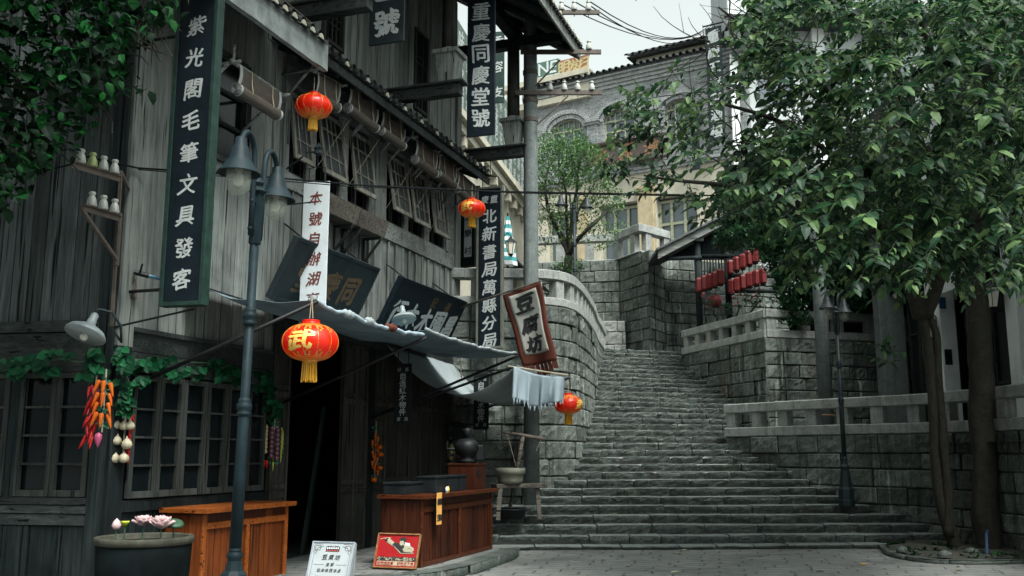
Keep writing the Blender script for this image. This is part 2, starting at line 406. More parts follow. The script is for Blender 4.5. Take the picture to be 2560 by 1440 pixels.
# ------------------------------------------------------------ lettering
_GL = {}
def glyph(ch):
    if ch not in _GL:
        cu = bpy.data.curves.new('glyph', 'FONT'); cu.body = ch; cu.resolution_u = 3
        o = bpy.data.objects.new('glyph', cu); COL.objects.link(o)
        me = bpy.data.meshes.new_from_object(o.evaluated_get(bpy.context.evaluated_depsgraph_get()))
        vs = [V((q.co.x, q.co.y, 0)) for q in me.vertices]; fs = [list(p.vertices) for p in me.polygons]
        bpy.data.objects.remove(o); bpy.data.curves.remove(cu); bpy.data.meshes.remove(me)
        x0, x1 = min(q.x for q in vs), max(q.x for q in vs); y0, y1 = min(q.y for q in vs), max(q.y for q in vs)
        c = V(((x0 + x1) / 2, (y0 + y1) / 2, 0)); k = max(x1 - x0, y1 - y0)
        _GL[ch] = ([(q - c) / k for q in vs], fs)
    return _GL[ch]
def write(mb, ch, c, ax, ay, size, nib=.03, slant=.12, wob=.035, lift=None, mi=0, wide=1.0):
    """One brushed character centred at c in the plane of unit axes ax, ay; a slanted nib thickens its strokes."""
    c, ax, ay = V(c), V(ax), V(ay); nrm = ax.cross(ay); vs, fs = glyph(ch); ph = R.random() * 6
    steps = [(-1, 0), (0, 0), (1, 0)] if nib else [(0, 0)]
    for i, (t, _) in enumerate(steps):
        out = []
        for q in vs:
            x = q.x + wob * sin(4 * q.y + ph) + slant * q.y * .5 + t * nib * .75
            y = q.y + wob * sin(5 * q.x + ph * 1.7) + .10 * q.x * (1 if slant else 0) - t * nib * .6
            out.append(c + ax * (x * size * wide) + ay * (y * size) + nrm * (.0012 * (i + 1) if lift is None else lift(x, y) + .0008 * i))
        mb.add(out, fs, mi)
def write_row(mb, txt, c, ax, ay, size, pitch, down=False, **kw):
    n = len(txt)
    for i, ch in enumerate(txt):
        if ch == ' ': continue
        k = (i - (n - 1) / 2) * pitch
        write(mb, ch, V(c) - V(ay) * k if down else V(c) + V(ax) * k, ax, ay, size, **kw)
# ------------------------------------------------------------ stone masonry
def resample(pts, step=.06):
    P = [V(p) for p in pts]; out = []
    for i in range(len(P) - 1):
        p0, p1, p2, p3 = P[max(0, i - 1)], P[i], P[i + 1], P[min(len(P) - 1, i + 2)]
        L = (p2 - p1).length
        t1 = (p2 - p0) * (.5 if i > 0 else 1); t2 = (p3 - p1) * (.5 if i + 2 < len(P) else 1)
        l1, l2 = t1.length or 1, t2.length or 1
        t1 = t1 * (L / l1); t2 = t2 * (L / l2)
        n = max(1, int(L / step))
        for k in range(n):
            t = k / n; a = t * t * t; b = t * t
            out.append(p1 * (2 * a - 3 * b + 1) + t1 * (a - 2 * b + t) + p2 * (3 * b - 2 * a) + t2 * (a - b))
    out.append(P[-1]); return out
class Path:
    def __init__(s, pts, smooth=True, side=1):
        pts = [V((p[0], p[1], 0)) for p in pts]
        s.p = resample(pts) if smooth else resample_lin(pts); s.side = side
        s.s = [0.0]
        for a, b in zip(s.p, s.p[1:]): s.s.append(s.s[-1] + (b - a).length)
        s.L = s.s[-1]
    def __call__(s, d, off=0.0):
        d = max(0.0, min(s.L - 1e-6, d)); lo, hi = 0, len(s.s) - 1
        while hi - lo > 1:
            m = (lo + hi) // 2
            if s.s[m] <= d: lo = m
            else: hi = m
        a, b = s.p[lo], s.p[hi]; t = (d - s.s[lo]) / max(1e-9, s.s[hi] - s.s[lo])
        dr = (s.p[min(hi + 1, len(s.p) - 1)] - s.p[max(lo - 1, 0)]).normalized()
        nrm = V((dr.y, -dr.x, 0)) * s.side
        return a.lerp(b, t) + nrm * off
def resample_lin(P, step=.25):
    out = []
    for a, b in zip(P, P[1:]):
        n = max(1, int((b - a).length / step)); out += [a.lerp(b, k / n) for k in range(n)]
    return out + [P[-1]]
def rough(p, amp):
    return (noise.noise(p * 3.1) * .5 + noise.noise(p * 8.3) * .35 + noise.noise(p * 19.0) * .25) * amp
def hewn(p, amp):
    return (noise.noise(p * 2.6) * .22 + noise.noise(p * 8.3) * .42 + noise.noise(p * 21.0) * .4) * amp
def masonry(mb, path, z0, z1, course=.34, lmin=.45, lmax=.85, amp=.055, seg=.085, s0=0.0, s1=None):
    s1 = path.L if s1 is None else s1
    z = z0
    nc = max(1, round((z1 - z0) / course)); hts = [rng(.88, 1.12) for _ in range(nc)]; k = (z1 - z0) / sum(hts)
    for h in hts:
        h *= k; s = s0 - rng(0, .3)
        while s < s1:
            l = rng(lmin, lmax) * (1 if R.random() > .15 else .6)
            a, b = max(s, s0) + .005, min(s + l, s1) - .005; s += l
            if b - a < .06: continue
            nu, nv = max(2, int((b - a) / seg)), max(2, int(h / seg)); cl, ch_ = .022 / (b - a), .022 / h; pr = rng(-.02, .028); sd = rng(0, 50)
            g = .009
            dz0, dz1 = rng(-.005, .004), rng(-.005, .004)
            def fn(i, j):
                d = lerp(a, b, i); zz = lerp(z + g + dz0, z + h - g + dz1, j)
                e = min(i * (b - a), (1 - i) * (b - a), j * h, (1 - j) * h)
                p = path(d); p.z = zz
                o = pr + hewn(p + V((sd, sd, 0)), amp) * (.5 + .5 * min(1, e / .05)) - .02 * (1 - min(1, e / .02)) + .01
                q = path(d, o); q.z = zz; return q
            mb.grid2(fn, [0, cl] + [lerp(cl, 1 - cl, q / nu) for q in range(1, nu)] + [1 - cl, 1], [0, ch_] + [lerp(ch_, 1 - ch_, q / nv) for q in range(1, nv)] + [1 - ch_, 1], 0)
        z += h
def mortarwall(mb, path, z0, z1, off=-.03, mi=1, n=None, thick=.35, s0=0.0, s1=None):
    s1 = path.L if s1 is None else s1; n = n or max(2, int((s1 - s0) / .4))
    def P(d, o, z): q = path(d, o); q.z = z; return q
    for i in range(n):
        a, b = lerp(s0, s1, i / n), lerp(s0, s1, (i + 1) / n)
        mb.add([P(a, off, z0), P(b, off, z0), P(b, off, z1), P(a, off, z1), P(a, off - thick, z1), P(b, off - thick, z1), P(a, off - thick, z0), P(b, off - thick, z0)],
               [(0, 1, 2, 3), (3, 2, 5, 4), (4, 5, 7, 6)], mi)
def stonewall(name, label, path, z0, z1, **kw):
    mb = MB(); masonry(mb, path, z0, z1, **kw)
    mortarwall(mb, path, z0, z1, s0=kw.get('s0', 0), s1=kw.get('s1'))
    o = mb.build(name, [M['stone'], M['mortar']], loc=path(path.L * .5))
    return tag(o, label, 'stone wall')
def railing(label, path, z0, s0=0.0, s1=None, hb=.17, hp=.36, ht=.2, wb=.26, wp=.20, pitch=.62, group=None, inset=.1, plen=.26):
    """Dressed granite balustrade: bottom rail, short square posts, top rail."""
    s1 = path.L if s1 is None else s1
    t = thing('stone_balustrade', label, 'balustrade', path((s0 + s1) / 2) + V((0, 0, z0)), group)
    def strip(z, h, wd, name, seg):
        mb = MB(); s = s0
        while s < s1 - .02:
            e = min(s + seg * rng(.85, 1.15), s1); n = max(1, int((e - s) / .12)); ov = rng(-.006, .006)
            if s1 - e < .3: e = s1
            def P(d, o, zz): q = path(d, o); q.z = zz; return q
            c = .018
            sec = [(-wd, z), (c * .2, z), (.03, z + c), (.03, z + h - c), (.03 - c, z + h), (-wd + c, z + h), (-wd, z + h - c)]
            base = len(mb.v)
            for i in range(n + 1):
                d = lerp(s + .004, e - .004, i / n)
                for o, zz in sec: mb.v.append(P(d, o + ov + rough(P(d, o, zz), .006), zz + rough(P(d, o, zz + 9), .008)))
            k = len(sec)
            for i in range(n):
                for j in range(k):
                    mb.f.append([base + i * k + j, base + i * k + (j + 1) % k, base + (i + 1) * k + (j + 1) % k, base + (i + 1) * k + j]); mb.m.append(0)
            mb.f.append([base + j for j in range(k)]); mb.m.append(0)
            mb.f.append([base + n * k + j for j in range(k)]); mb.m.append(0)
            s = e
        mb.build(name, M['rail'], t, smooth=False, fix=True)
    strip(z0, hb, wb, 'bottom_rail', 1.5)
    strip(z0 + hb + hp, ht, wb, 'top_rail', 1.3)
    n = max(1, round((s1 - s0 - .3) / pitch))
    for i in range(n + 1):
        d = lerp(s0 + .16, s1 - .16, i / n); mb = MB()
        a, b = path(d - plen / 2), path(d + plen / 2); ax = (b - a) / 2; nn = V((ax.y, -ax.x, 0)).normalized() * path.side
        c = path(d, -wb / 2 + .02); c.z = z0 + hb + hp / 2
        mb.obox(c, ax, nn * (wp / 2) * (-path.side), V((0, 0, hp / 2)))
        mb.build('baluster', M['rail'], t, bevel=.012, fix=True)
    return t
# ------------------------------------------------------------ ground
def ground_mat():
    k = NT('worn_paving')
    c = k.coord((1, 1, 1), (0, 0, radians(12)))
    wv = k.n('ShaderNodeTexNoise', {'Vector': c, 'Scale': 1.3, 'Detail': 3.0}).outputs['Color']
    c = k.n('ShaderNodeVectorMath', {0: c, 1: k.n('ShaderNodeVectorMath', {0: wv, 'Scale': .10}, operation='SCALE').outputs[0]}, operation='ADD').outputs[0]
    b = k.n('ShaderNodeTexBrick', {'Vector': c, 'Color1': (.13, .134, .13, 1), 'Color2': (.165, .168, .16, 1), 'Mortar': (.035, .036, .034, 1), 'Scale': 1.0, 'Mortar Size': .017,
                                   'Mortar Smooth': .2, 'Brick Width': .62, 'Row Height': .27}, offset=.45, squash=.8, squash_frequency=3)
    nz = k.noise(c, 3.0, 5, .65); fine = k.noise(k.coord(), 42, 3, .7)
    plaincol = k.ramp(nz, [(.3, (.105, .11, .106)), (.7, (.19, .194, .186))])
    keep = k.math('MULTIPLY', b.outputs['Fac'], k.ramp(k.noise(c, 5.5, 4, .6), [(.36, 0.0), (.5, 1.0)]))
    col = k.mix(.5, plaincol, b.outputs['Color'])
    col = k.mix(k.ramp(b.outputs['Fac'], [(.1, 0.0), (.5, 1.0)]), col, plaincol)
    col = k.mix(keep, col, (.026, .028, .026))
    col = k.mix(k.ramp(fine, [(.45, 0.0), (.8, .3)]), col, (.22, .22, .205))
    wet = k.noise(k.coord((.35, .6, 1)), 1.4, 4, .6)
    col = k.mix(k.ramp(wet, [(.5, 0.0), (.7, .55)]), col, (.032, .034, .033))
    k.bump(k.math('SUBTRACT', fine, k.math('MULTIPLY', keep, 3.0)), .35, .012)
    rg = k.ramp(wet, [(.4, .72), (.7, .42)])
    return k.out(col, rg, spec=.35)
M['ground'] = ground_mat()
mb = MB(); mb.add([(-300, -300, 0), (300, -300, 0), (300, 500, 0), (-300, 500, 0)], [(0, 1, 2, 3)])
tag(mb.build('ground', M['ground']), kind='structure')
# raised shop platform with a rough stone kerb
mb = MB()
pl = [W(-3, 0, 0), W(-3, 1.35, 0), W(2.2, 1.5, 0), W(3.4, 2.35, 0), W(5.9, 2.42, 0), W(6.6, 2.3, 0), W(7.0, .2, 0), W(6.8, -.4, 0)]
n = len(pl)
mb.add([p + V((0, 0, .12)) for p in pl] + pl, [list(range(n))[::-1]] + [(i, (i + 1) % n, n + (i + 1) % n, n + i) for i in range(n)])
tag(mb.build('pavement', M['ground'], fix=True), kind='structure')
mb = MB(); pth = Path([pl[2].xy, pl[3].xy, pl[4].xy, W(6.5, 2.32, 0).xy], side=1)
masonry(mb, pth, -.02, .135, course=.16, lmin=.7, lmax=1.3, amp=.05, seg=.06)
for i in range(14):
    a, b = pth.L * i / 14, pth.L * (i + 1) / 14
    def P(d, o): q = pth(d, o); q.z = .128 + rough(q, .012); return q
    mb.grid(lambda x, y: P(lerp(a + .004, b - .004, x), lerp(.0, -.28, y)), 5, 4)
tag(mb.build('kerb', M['step'], smooth=True, fix=True), kind='structure')
# ------------------------------------------------------------ the stairway
STZ = lambda k: .05 + .146 * k
def stepline(k):
    Y = 17.0 + .385 * (k - 1); r = ray(1700, HOR); x0 = r.x / r.y * Y
    return x0, Y, tan(radians(3 + 19 * smst((k - 3) / 12)))
def steppt(k, px):
    x0, Y, m = stepline(k); q = (px - 1280) / (FPX / cos(PITCH))
    x = (Y - m * x0) / (1 / q - m); return V((x, Y + m * (x - x0), 0))
def interp(tab, k):
    for (a, x), (b, y) in zip(tab, tab[1:]):
        if a <= k <= b: return lerp(x, y, (k - a) / (b - a))
    return tab[-1][1]
LPX = [(0, 1230), (4, 1232), (5, 1325), (6, 1345), (7, 1385), (8, 1418), (10, 1440), (12, 1450), (15, 1468), (19, 1480), (23, 1490), (31, 1508)]
RPX = [(0, 2420), (1, 2380), (2, 2345), (3, 2290), (4, 2170), (6, 2120), (7, 2060), (8, 2015), (9, 1975), (10, 1930), (11, 1890), (12, 1865), (18, 1850), (22, 1815), (31, 1745)]
stair = thing('stone_stairway', 'wide flight of worn granite steps climbing between two stone walls', 'stairs', steppt(1, 1700))
NST = 31
for k in range(0, NST + 1):
    if k == 0:
        x0, Y, m = stepline(1); Y -= .42; z = .06; xl, xr = -.4, 8.0
    else:
        x0, Y, m = stepline(k); z = STZ(k); xl, xr = steppt(k, interp(LPX, k)).x, steppt(k, interp(RPX, k)).x
    h = .06 if k == 0 else .146
    m2 = stepline(k + 1)[2]
    mb = MB(); x = xl - rng(0, .3)
    if k == 3 or k == 4: xl -= .0
    while x < xr:
        l = rng(.5, 1.25) * (1 if R.random() > .2 else .6); a, b = max(x, xl) + .013, min(x + l, xr) - .013; x += l
        if b - a < .08: continue
        dz, dy, sd = rng(-.010, .006), rng(-.022, .014), rng(0, 60); til = rng(-.006, .006)
        dep = .62 if k < NST else 1.2
        if k in (0, 4): dep = .75
        nu = max(3, int((b - a) / .06)); cz = .016
        def fr(i, zf):
            xx = lerp(a, b, i); e = min(i, 1 - i) * (b - a)
            yy = Y + m * (xx - x0) + dy + .02 * sin(xx * 1.7 + k)
            zz = z - h + zf * h + (dz + til * (i * 2 - 1)) * zf
            rr = rough(V((xx * 1.3 + sd, yy, zz * 2)), .05) - .038 * (1 - smst(zf / .75))
            return V((xx, yy - rr * (1 if zf < .95 else .6) + .03 * (1 - smst(e / .035)), zz + (rough(V((xx * 2, sd, 3)), .012) if zf > .9 else 0) - (.012 * (1 - smst(e / .03)) if zf > .9 else 0)))
        rows = [0.0, .25, .5, .75, .9, 1.0]
        base = len(mb.v)
        for r in rows:
            for i in range(nu + 1): mb.v.append(fr(i / nu, r))
        for r in (.035, .2, dep):
            for i in range(nu + 1):
                q = fr(i / nu, 1.0); mb.v.append(V((q.x, q.y + r, z + dz + rough(q * 2 + V((0, r, 0)), .008) + (.004 if r < .3 else 0))))
        for j in range(len(rows) + 2):
            for i in range(nu):
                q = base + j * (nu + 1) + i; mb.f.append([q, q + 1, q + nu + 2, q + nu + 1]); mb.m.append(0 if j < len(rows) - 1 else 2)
    # dark bed behind the joints
    pa, pb = V((xl, Y + m * (xl - x0) + .05, 0)), V((xr, Y + m * (xr - x0) + .05, 0))
    mb.add([pa + V((0, 0, z - h)), pb + V((0, 0, z - h)), pb + V((0, 0, z - .03)), pa + V((0, 0, z - .03)), pa + V((0, .5, z - .03)), pb + V((0, .5, z - .03))], [(0, 1, 2, 3), (3, 2, 5, 4)], 1)
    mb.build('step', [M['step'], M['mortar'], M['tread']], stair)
# landing beside the pole (level with the fourth step) and paving at the top
mb = MB()
for i in range(5):
    for j in range(3):
        xa, ya = -1.6 + i * .52, 18.2 + j * .36
        mb.box(xa + .004, xa + .516, ya + .004, ya + .356, .3, STZ(4) + rng(-.01, .006) - .004)
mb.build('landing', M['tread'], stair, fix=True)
mb = MB(); z = STZ(NST) - .01
mb.add([(-12, 19.3, 4.45), (1.2, 20.2, 4.45), (2.4, 28, 4.45), (2.6, 31, 4.45), (-12, 31, 4.45)], [(0, 1, 2, 3, 4)])
tag(mb.build('terrace_ground', M['ground']), kind='structure')
mb = MB(); mb.add([(2.2, 28.9, z), (6, 28.9, z), (8, 34, z), (1.5, 34, z)], [(0, 1, 2, 3)])
tag(mb.build('landing_ground', M['step']), kind='structure')
mb = MB(); mb.add([(4.85, 21.75, 1.78), (5.75, 20.2, 1.78), (7.4, 18.0, 1.78), (8.0, 13, 1.78), (30, 13, 1.78), (30, 30, 1.78), (6.1, 24.4, 1.78), (5.2, 23.9, 1.78)], [tuple(range(8))])
tag(mb.build('lower_terrace_ground', M['ground']), kind='structure')
# ------------------------------------------------------------ walls beside the stairs
PL = Path([(-3.2, 18.75), (-1.6, 18.8), (-.2, 18.82), (.55, 18.9), (.95, 19.12), (1.24, 19.6), (1.42, 20.2), (1.62, 21.1), (1.82, 22.2), (2.02, 23.4), (2.22, 24.9), (2.5, 26.6), (2.8, 28.5)], side=1)
stonewall('retaining_wall', 'tall grey block wall curving up the left side of the steps', PL, .4, 4.5, course=.345, lmin=.42, lmax=.8)
railing('pale granite balustrade on the curved wall left of the steps', PL, 4.5, pitch=.6)
PR = Path([(4.78, 21.75), (5.3, 20.95), (5.8, 20.1), (6.3, 19.35), (6.85, 18.6), (7.35, 17.95), (7.65, 17.2), (7.85, 16.2), (7.98, 15), (8.05, 13.5), (8.1, 11)], side=1)
stonewall('retaining_wall', 'low block wall right of the steps behind the lamp post and tree trunks', PR, 0.0, 1.95, course=.33, lmin=.45, lmax=.95)
railing('weathered granite balustrade on the low wall behind the tree trunks', PR, 1.95, pitch=.78, hb=.2, hp=.32, ht=.2)
PMa = Path([(4.92, 27.6), (6.2, 23.35)], smooth=False, side=1)
PM2 = Path([(6.2, 23.35), (8.6, 24.0), (12, 25.0)], smooth=False, side=1)
PMx = Path([(5.4, 29.2), (4.92, 27.6), (6.2, 23.35), (8.6, 24.0), (12, 25.0)], smooth=False, side=1)
mb = MB(); cs = [(5.4, 29.2), (4.92, 27.6), (6.2, 23.35), (12, 25.0)]
for i, (a, b) in enumerate(zip(cs, cs[1:])):
    a, b = V((*a, 0)), V((*b, 0)); d = (b - a).normalized(); e0, e1 = ((0, .03), (.03, .035), (.035, 0))[i]
    masonry(mb, Path([(a - d * e0).xy, (b + d * e1).xy], smooth=False, side=1), 1.7, 4.38, course=.335, lmin=.45, lmax=.9)
mortarwall(mb, PMx, 1.7, 4.38, n=60, off=-.045)
tag(mb.build('retaining_wall', [M['stone'], M['mortar']], loc=(6.2, 23.4, 1.7)), 'dark block wall with a sharp corner under the pavilion terrace', 'stone wall')
railing('pale granite balustrade sloping beside the upper steps below the pavilion', PMa, 4.38, pitch=.75, hb=.2, hp=.3, ht=.2, plen=.22)
railing('shaded granite balustrade running right from the terrace corner', PM2, 4.38, pitch=.9, hb=.2, hp=.3, ht=.2, s0=.03)
mb = MB(); mb.add([(4.95, 27.5, 4.4), (6.25, 23.4, 4.4), (14, 25.6, 4.4), (14, 36, 4.4), (5.5, 34, 4.4)], [(0, 1, 2, 3, 4)])
tag(mb.build('upper_terrace_ground', M['ground']), kind='structure')
# bastion walls behind the top of the steps
def bl(px, Y): r = ray(px, HOR); return (r.x / r.y * Y, Y)
PB = Path([bl(1325, 31.6), bl(1558, 31.0), bl(1634, 29.3), bl(1672, 30.6), bl(1800, 31.4), bl(2000, 32.2)], smooth=False, side=1)
mb = MB(); cs = [bl(1325, 31.6), bl(1558, 31.0), bl(1634, 29.3), bl(1672, 30.6), bl(2000, 32.2)]
for i, (a, b) in enumerate(zip(cs, cs[1:])):
    a, b = V((*a, 0)), V((*b, 0)); d = (b - a).normalized(); e0, e1 = ((0, 0), (0, .035), (.035, 0), (0, 0))[i]
    q = Path([(a - d * e0).xy, (b + d * e1).xy], smooth=False, side=1); masonry(mb, q, 4.3, 7.85, course=.37, lmin=.45, lmax=.9, amp=.05, seg=.11)
mortarwall(mb, PB, 4.3, 7.85, n=60, off=-.05)
tag(mb.build('bastion_wall', [M['stone'], M['mortar']], loc=(4.2, 29.5, 4.3)), 'streaked block bastion with a jutting corner at the head of the steps', 'stone wall')
mb = MB(); PW = Path([bl(1508, 30.4), bl(1570, 30.3)], smooth=False, side=1)
masonry(mb, PW, 4.3, 5.75, course=.36, lmin=.4, lmax=.7); mortarwall(mb, PW, 4.3, 5.75)
tag(mb.build('parapet_wall', [M['rail'], M['mortar']], loc=PW(.3)), 'short pale block parapet at the turn of the steps', 'stone wall')
mb = MB(); mb.add([V((*bl(1300, 31.7), 7.8)), V((*bl(1558, 31.1), 7.8)), V((*bl(1634, 29.4), 7.8)), V((*bl(1672, 30.7), 7.8)), (9, 32, 7.8), (14, 50, 7.8), (-12, 50, 7.8)], [tuple(range(7))])
tag(mb.build('top_terrace_ground', M['ground']), kind='structure')
PT = Path([bl(1318, 31.75), bl(1545, 31.2), bl(1612, 29.75), bl(1690, 30.9)], smooth=False, side=1)
railing('pale granite balustrade on the bastion in front of the arched building', PT, 7.86, pitch=.95, hb=.06, hp=.62, ht=.26, plen=.28)
# ------------------------------------------------------------ the timber house on the left
HS = thing('timber_house', 'weathered grey plank shop house with tiled eaves and a dark open doorway', 'house', HO)
def planks(mb, u0, u1, z0, z1, v=0.0, wd=.2, holes=(), th=.02, P=W, mi=0):
    u = u0
    while u < u1 - .02:
        l = min(wd * rng(.75, 1.3), u1 - u)
        if u1 - u - l < .05: l = u1 - u
        a, b, dv = u + .005, u + l - .007, rng(-.013, .013)
        segs = [(z0, z1)]
        for h in holes:
            if h[0] < b and h[1] > a:
                ns = []
                for q in segs:
                    if h[2] >= q[1] or h[3] <= q[0]: ns.append(q)
                    else:
                        if h[2] > q[0]: ns.append((q[0], h[2]))
                        if h[3] < q[1]: ns.append((h[3], q[1]))
                segs = ns
        for q0, q1 in segs:
            if q1 - q0 < .03: continue
            c = [P(a, v - th, q0), P(b, v - th, q0), P(b, v + dv, q0), P(a, v + dv, q0), P(a, v - th, q1), P(b, v - th, q1), P(b, v + dv, q1), P(a, v + dv, q1)]
            mb.add(c, [(3, 2, 6, 7), (2, 1, 5, 6), (0, 3, 7, 4), (4, 7, 6, 5), (0, 1, 2, 3)], mi)
        u += l
OPEN = [(3.1, 3.62), (3.88, 4.6), (4.86, 5.58), (6.22, 6.92), (7.1, 7.78), (8.02, 8.72)]
WIN1 = (1.42, 2.08, 5.3, 6.62)
# front planks, floor by floor
mb = MB()
planks(mb, .22, 3.0, 2.92, 7.5, holes=[WIN1], wd=.21)
mb.build('plank_wall', M['plank'], HS, fix=True)
mb = MB(); planks(mb, 3.12, 5.75, 3.5, 5.3, wd=.19); planks(mb, 6.05, 9.25, 3.5, 5.22, wd=.27)
for i in range(12): u = 6.07 + i * .275; mb.fbox(u - .022, u + .022, .01, .032, 3.5, 5.18)
for i in range(9): u = 3.3 + i * .29; mb.fbox(u - .015, u + .015, .01, .024, 3.5, 5.28)
mb.build('plank_wall', M['plank'], HS)
mb = MB()
for z0, z1, v in ((5.2, 5.27, .05), (5.28, 5.52, .025)):
    mb.fbox(6.02, 9.26, -.02, v, z0, z1)
for z0, z1, v in ((5.28, 5.36, .04), (5.37, 5.52, .025)): mb.fbox(3.1, 5.78, -.02, v, z0, z1)
for a, b in zip([3.02] + [o[1] for o in OPEN], [o[0] for o in OPEN] + [9.26]):
    mb.fbox(a, b, -.03, .02, 5.525, 7.05)
mb.fbox(3.02, 9.3, -.06, .05, 6.84, 7.08)
mb.build('window_wall', M['board'], HS)
for i, (a, b) in enumerate(OPEN):                                   # dark casements behind the top-hung shutters
    mb = MB()
    for x in (a + .02, b - .05): mb.fbox(x, x + .035, -.09, -.05, 5.53, 6.83)
    mb.fbox(a, b, -.09, -.05, 5.53, 5.58); mb.fbox((a + b) / 2 - .015, (a + b) / 2 + .015, -.09, -.05, 5.58, 6.83)
    wf = mb.build('window', M['frame'], HS)
    MB().fbox(a, b, -.12, -.1, 5.53, 6.83).build('pane', M['pane'], wf)
def leaf_frame(mb, o, ax, ay, an, w, h, st, bars_x, bars_y, th=.035):
    """Sash in the plane o + ax*x + ay*y (unit axes), outward an."""
    def bx(x0, x1, y0, y1, t=th):
        mb.obox(V(o) + V(ax) * ((x0 + x1) / 2) + V(ay) * ((y0 + y1) / 2), V(ax) * ((x1 - x0) / 2), V(an) * (-t / 2), V(ay) * ((y1 - y0) / 2))
    bx(0, st, 0, h); bx(w - st, w, 0, h); bx(st, w - st, 0, st * 1.2); bx(st, w - st, h - st, h)
    for y in bars_y: bx(st, w - st, y - .012, y + .012, th * .7)
    for x, y0, y1 in bars_x: bx(x - .01, x + .01, y0, y1, th * .6)
for i, (a, b) in enumerate(OPEN):
    o = W(a, .02, 6.72); wd = b - a; h = 1.02
    t = [.13, .15, .14, .15, .13, .12][i]
    ay = (DN * t - V((0, 0, 1)) * sqrt(1 - t * t)); an = (DN * sqrt(1 - t * t) + V((0, 0, 1)) * t)
    mb = MB(); st = .062
    bt = o + ay * h
    bx = [(wd * .36, .5 * h * 0 + st, h * .42), (wd * .64, st, h * .42), (wd * .5, st, h * .42), (wd * .36, h * .5, h - st), (wd * .64, h * .5, h - st)]
    leaf_frame(mb, bt, DU, -ay, an, wd, h, st, [(wd * .32, st, h - st), (wd * .68, st, h - st), (wd * .5, h * .5, h - st)], [h * .30, h * .72])
    sh_ = mb.build('shutter', M['shutter'], HS)
    MB().obox(bt + DU * (wd / 2) - ay * (h / 2) - an * .006, DU * (wd / 2 - st), an * -.004, ay * (h / 2 - st)).build('pane', M['pane_shutter'], sh_)
    # rope from the shutter foot to a hook on the sill
    p0 = bt + DU * .04; p1 = W(b + .15, .06, 5.42)
    if i in (1, 2, 3, 4, 5):
        mb = MB(); q = W(a - .28, .05, 5.5)
        mb.tube([W(a + .3, .42, 6.62), q], .0045, 5); mb.tube([q, q + V((0, 0, -.1)) + DU * .03, q + V((0, 0, -.2)) + DU * .01, q + V((0, 0, -.08)) - DU * .02], .008, 5)
        mb.build('shutter_rope', M['twine'], HS)
# the framed window over the hanging sign
mb = MB(); a, b, z0, z1 = WIN1
for x in (a - .06, b): mb.fbox(x, x + .07, -.05, .035, z0 - .06, z1 + .06)
mb.fbox(a, b, -.05, .04, z0 - .07, z0); mb.fbox(a, b, -.05, .04, z1, z1 + .07)
for z in (z0 + .45, z0 + .88): mb.fbox(a, b, -.04, .0, z - .02, z + .02)
wf = mb.build('window', M['frame'], HS); MB().fbox(a, b, -.06, -.05, z0, z1).build('pane', M['pane'], wf)
# posts
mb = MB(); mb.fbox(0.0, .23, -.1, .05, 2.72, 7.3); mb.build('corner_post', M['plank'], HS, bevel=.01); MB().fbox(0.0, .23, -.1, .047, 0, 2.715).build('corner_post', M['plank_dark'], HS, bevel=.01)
for u0, u1, z0, z1, m, vv in ((2.98, 3.12, 3.3, 7.05, 'plank', .05), (5.78, 6.04, 3.5, 7.05, 'plank', .05), (9.26, 9.5, .1, 9.6, 'plank', .06), (5.68, 5.93, .1, 3.5, 'plank_dark', .05), (8.78, 8.9, 5.5, 7.0, 'plank', .05)):
    MB().fbox(u0, u1, -.12, vv, z0, z1).build('post', M[m], HS, bevel=.012)
# ground floor: dado, six window leaves, beam
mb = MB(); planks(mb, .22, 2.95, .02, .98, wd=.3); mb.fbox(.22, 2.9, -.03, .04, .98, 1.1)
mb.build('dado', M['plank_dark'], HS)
mb = MB(); mb.fbox(.23, 3.0, -.05, .04, 2.47, 2.68); mb.fbox(.23, 3.0, -.05, .02, 2.69, 2.9); mb.fbox(.23, 3.0, -.02, .06, 2.9, 2.95)
mb.build('lintel', M['board_dark'], HS)
for i in range(6):
    a = .29 + i * .424; b = a + .415
    k = .035 if i % 2 == 0 else -.035
    o = W(a, .03 + (.0 if i % 2 == 0 else .015), 1.12); ax = (DU + DN * k).normalized()
    mb = MB(); h = 1.32
    leaf_frame(mb, o, ax, V((0, 0, 1)), V((ax.y, -ax.x, 0)), .412, h, .058, [], [h * q for q in (.26, .49, .72)], .045)
    wl = mb.build('window', M['frame'], HS)
    n_ = V((ax.y, -ax.x, 0)); MB().obox(o + ax * .206 + V((0, 0, h / 2)) - n_ * .03, ax * .18, n_ * -.004, V((0, 0, h / 2 - .03))).build('pane', M['pane'], wl)
    mb = MB()
    for z in (.3, .98):
        q = o + ax * (.405 if i % 2 else .0) + V((0, 0, z)) + n_ * .004
        mb.obox(q, ax * .014, n_ * -.008, V((0, 0, .1)))
    mb.build('hinge', M['iron'], wl)
# panelled boards beside the doorway
def panel_leaf(mb, u0, u1, z0, z1, v, rails, st=.05):
    mb.fbox(u0, u1, v - .05, v - .02, z0, z1)
    mb.fbox(u0, u0 + st, v - .018, v + .012, z0, z1); mb.fbox(u1 - st, u1, v - .018, v + .012, z0, z1)
    for z in [z0] + rails + [z1 - st * 1.4]: mb.fbox(u0 + st, u1 - st, v - .018, v + .010, z, z + st * 1.4)
for u0, u1, v in ((2.97, 3.4, .03), (4.86, 5.27, .05), (5.28, 5.66, .05)):
    mb = MB(); panel_leaf(mb, u0, u1, .12, 3.28, v, [1.0, 1.12, 2.35, 2.45]); mb.build('door', M['plank_brown'], HS)
for i in range(7):
    u0 = 5.95 + i * .47; mb = MB(); panel_leaf(mb, u0, u0 + .46, .12, 3.28, .0, [1.0, 1.12, 2.35, 2.47]); mb.build('shop_panel', M['plank_brown'], HS)
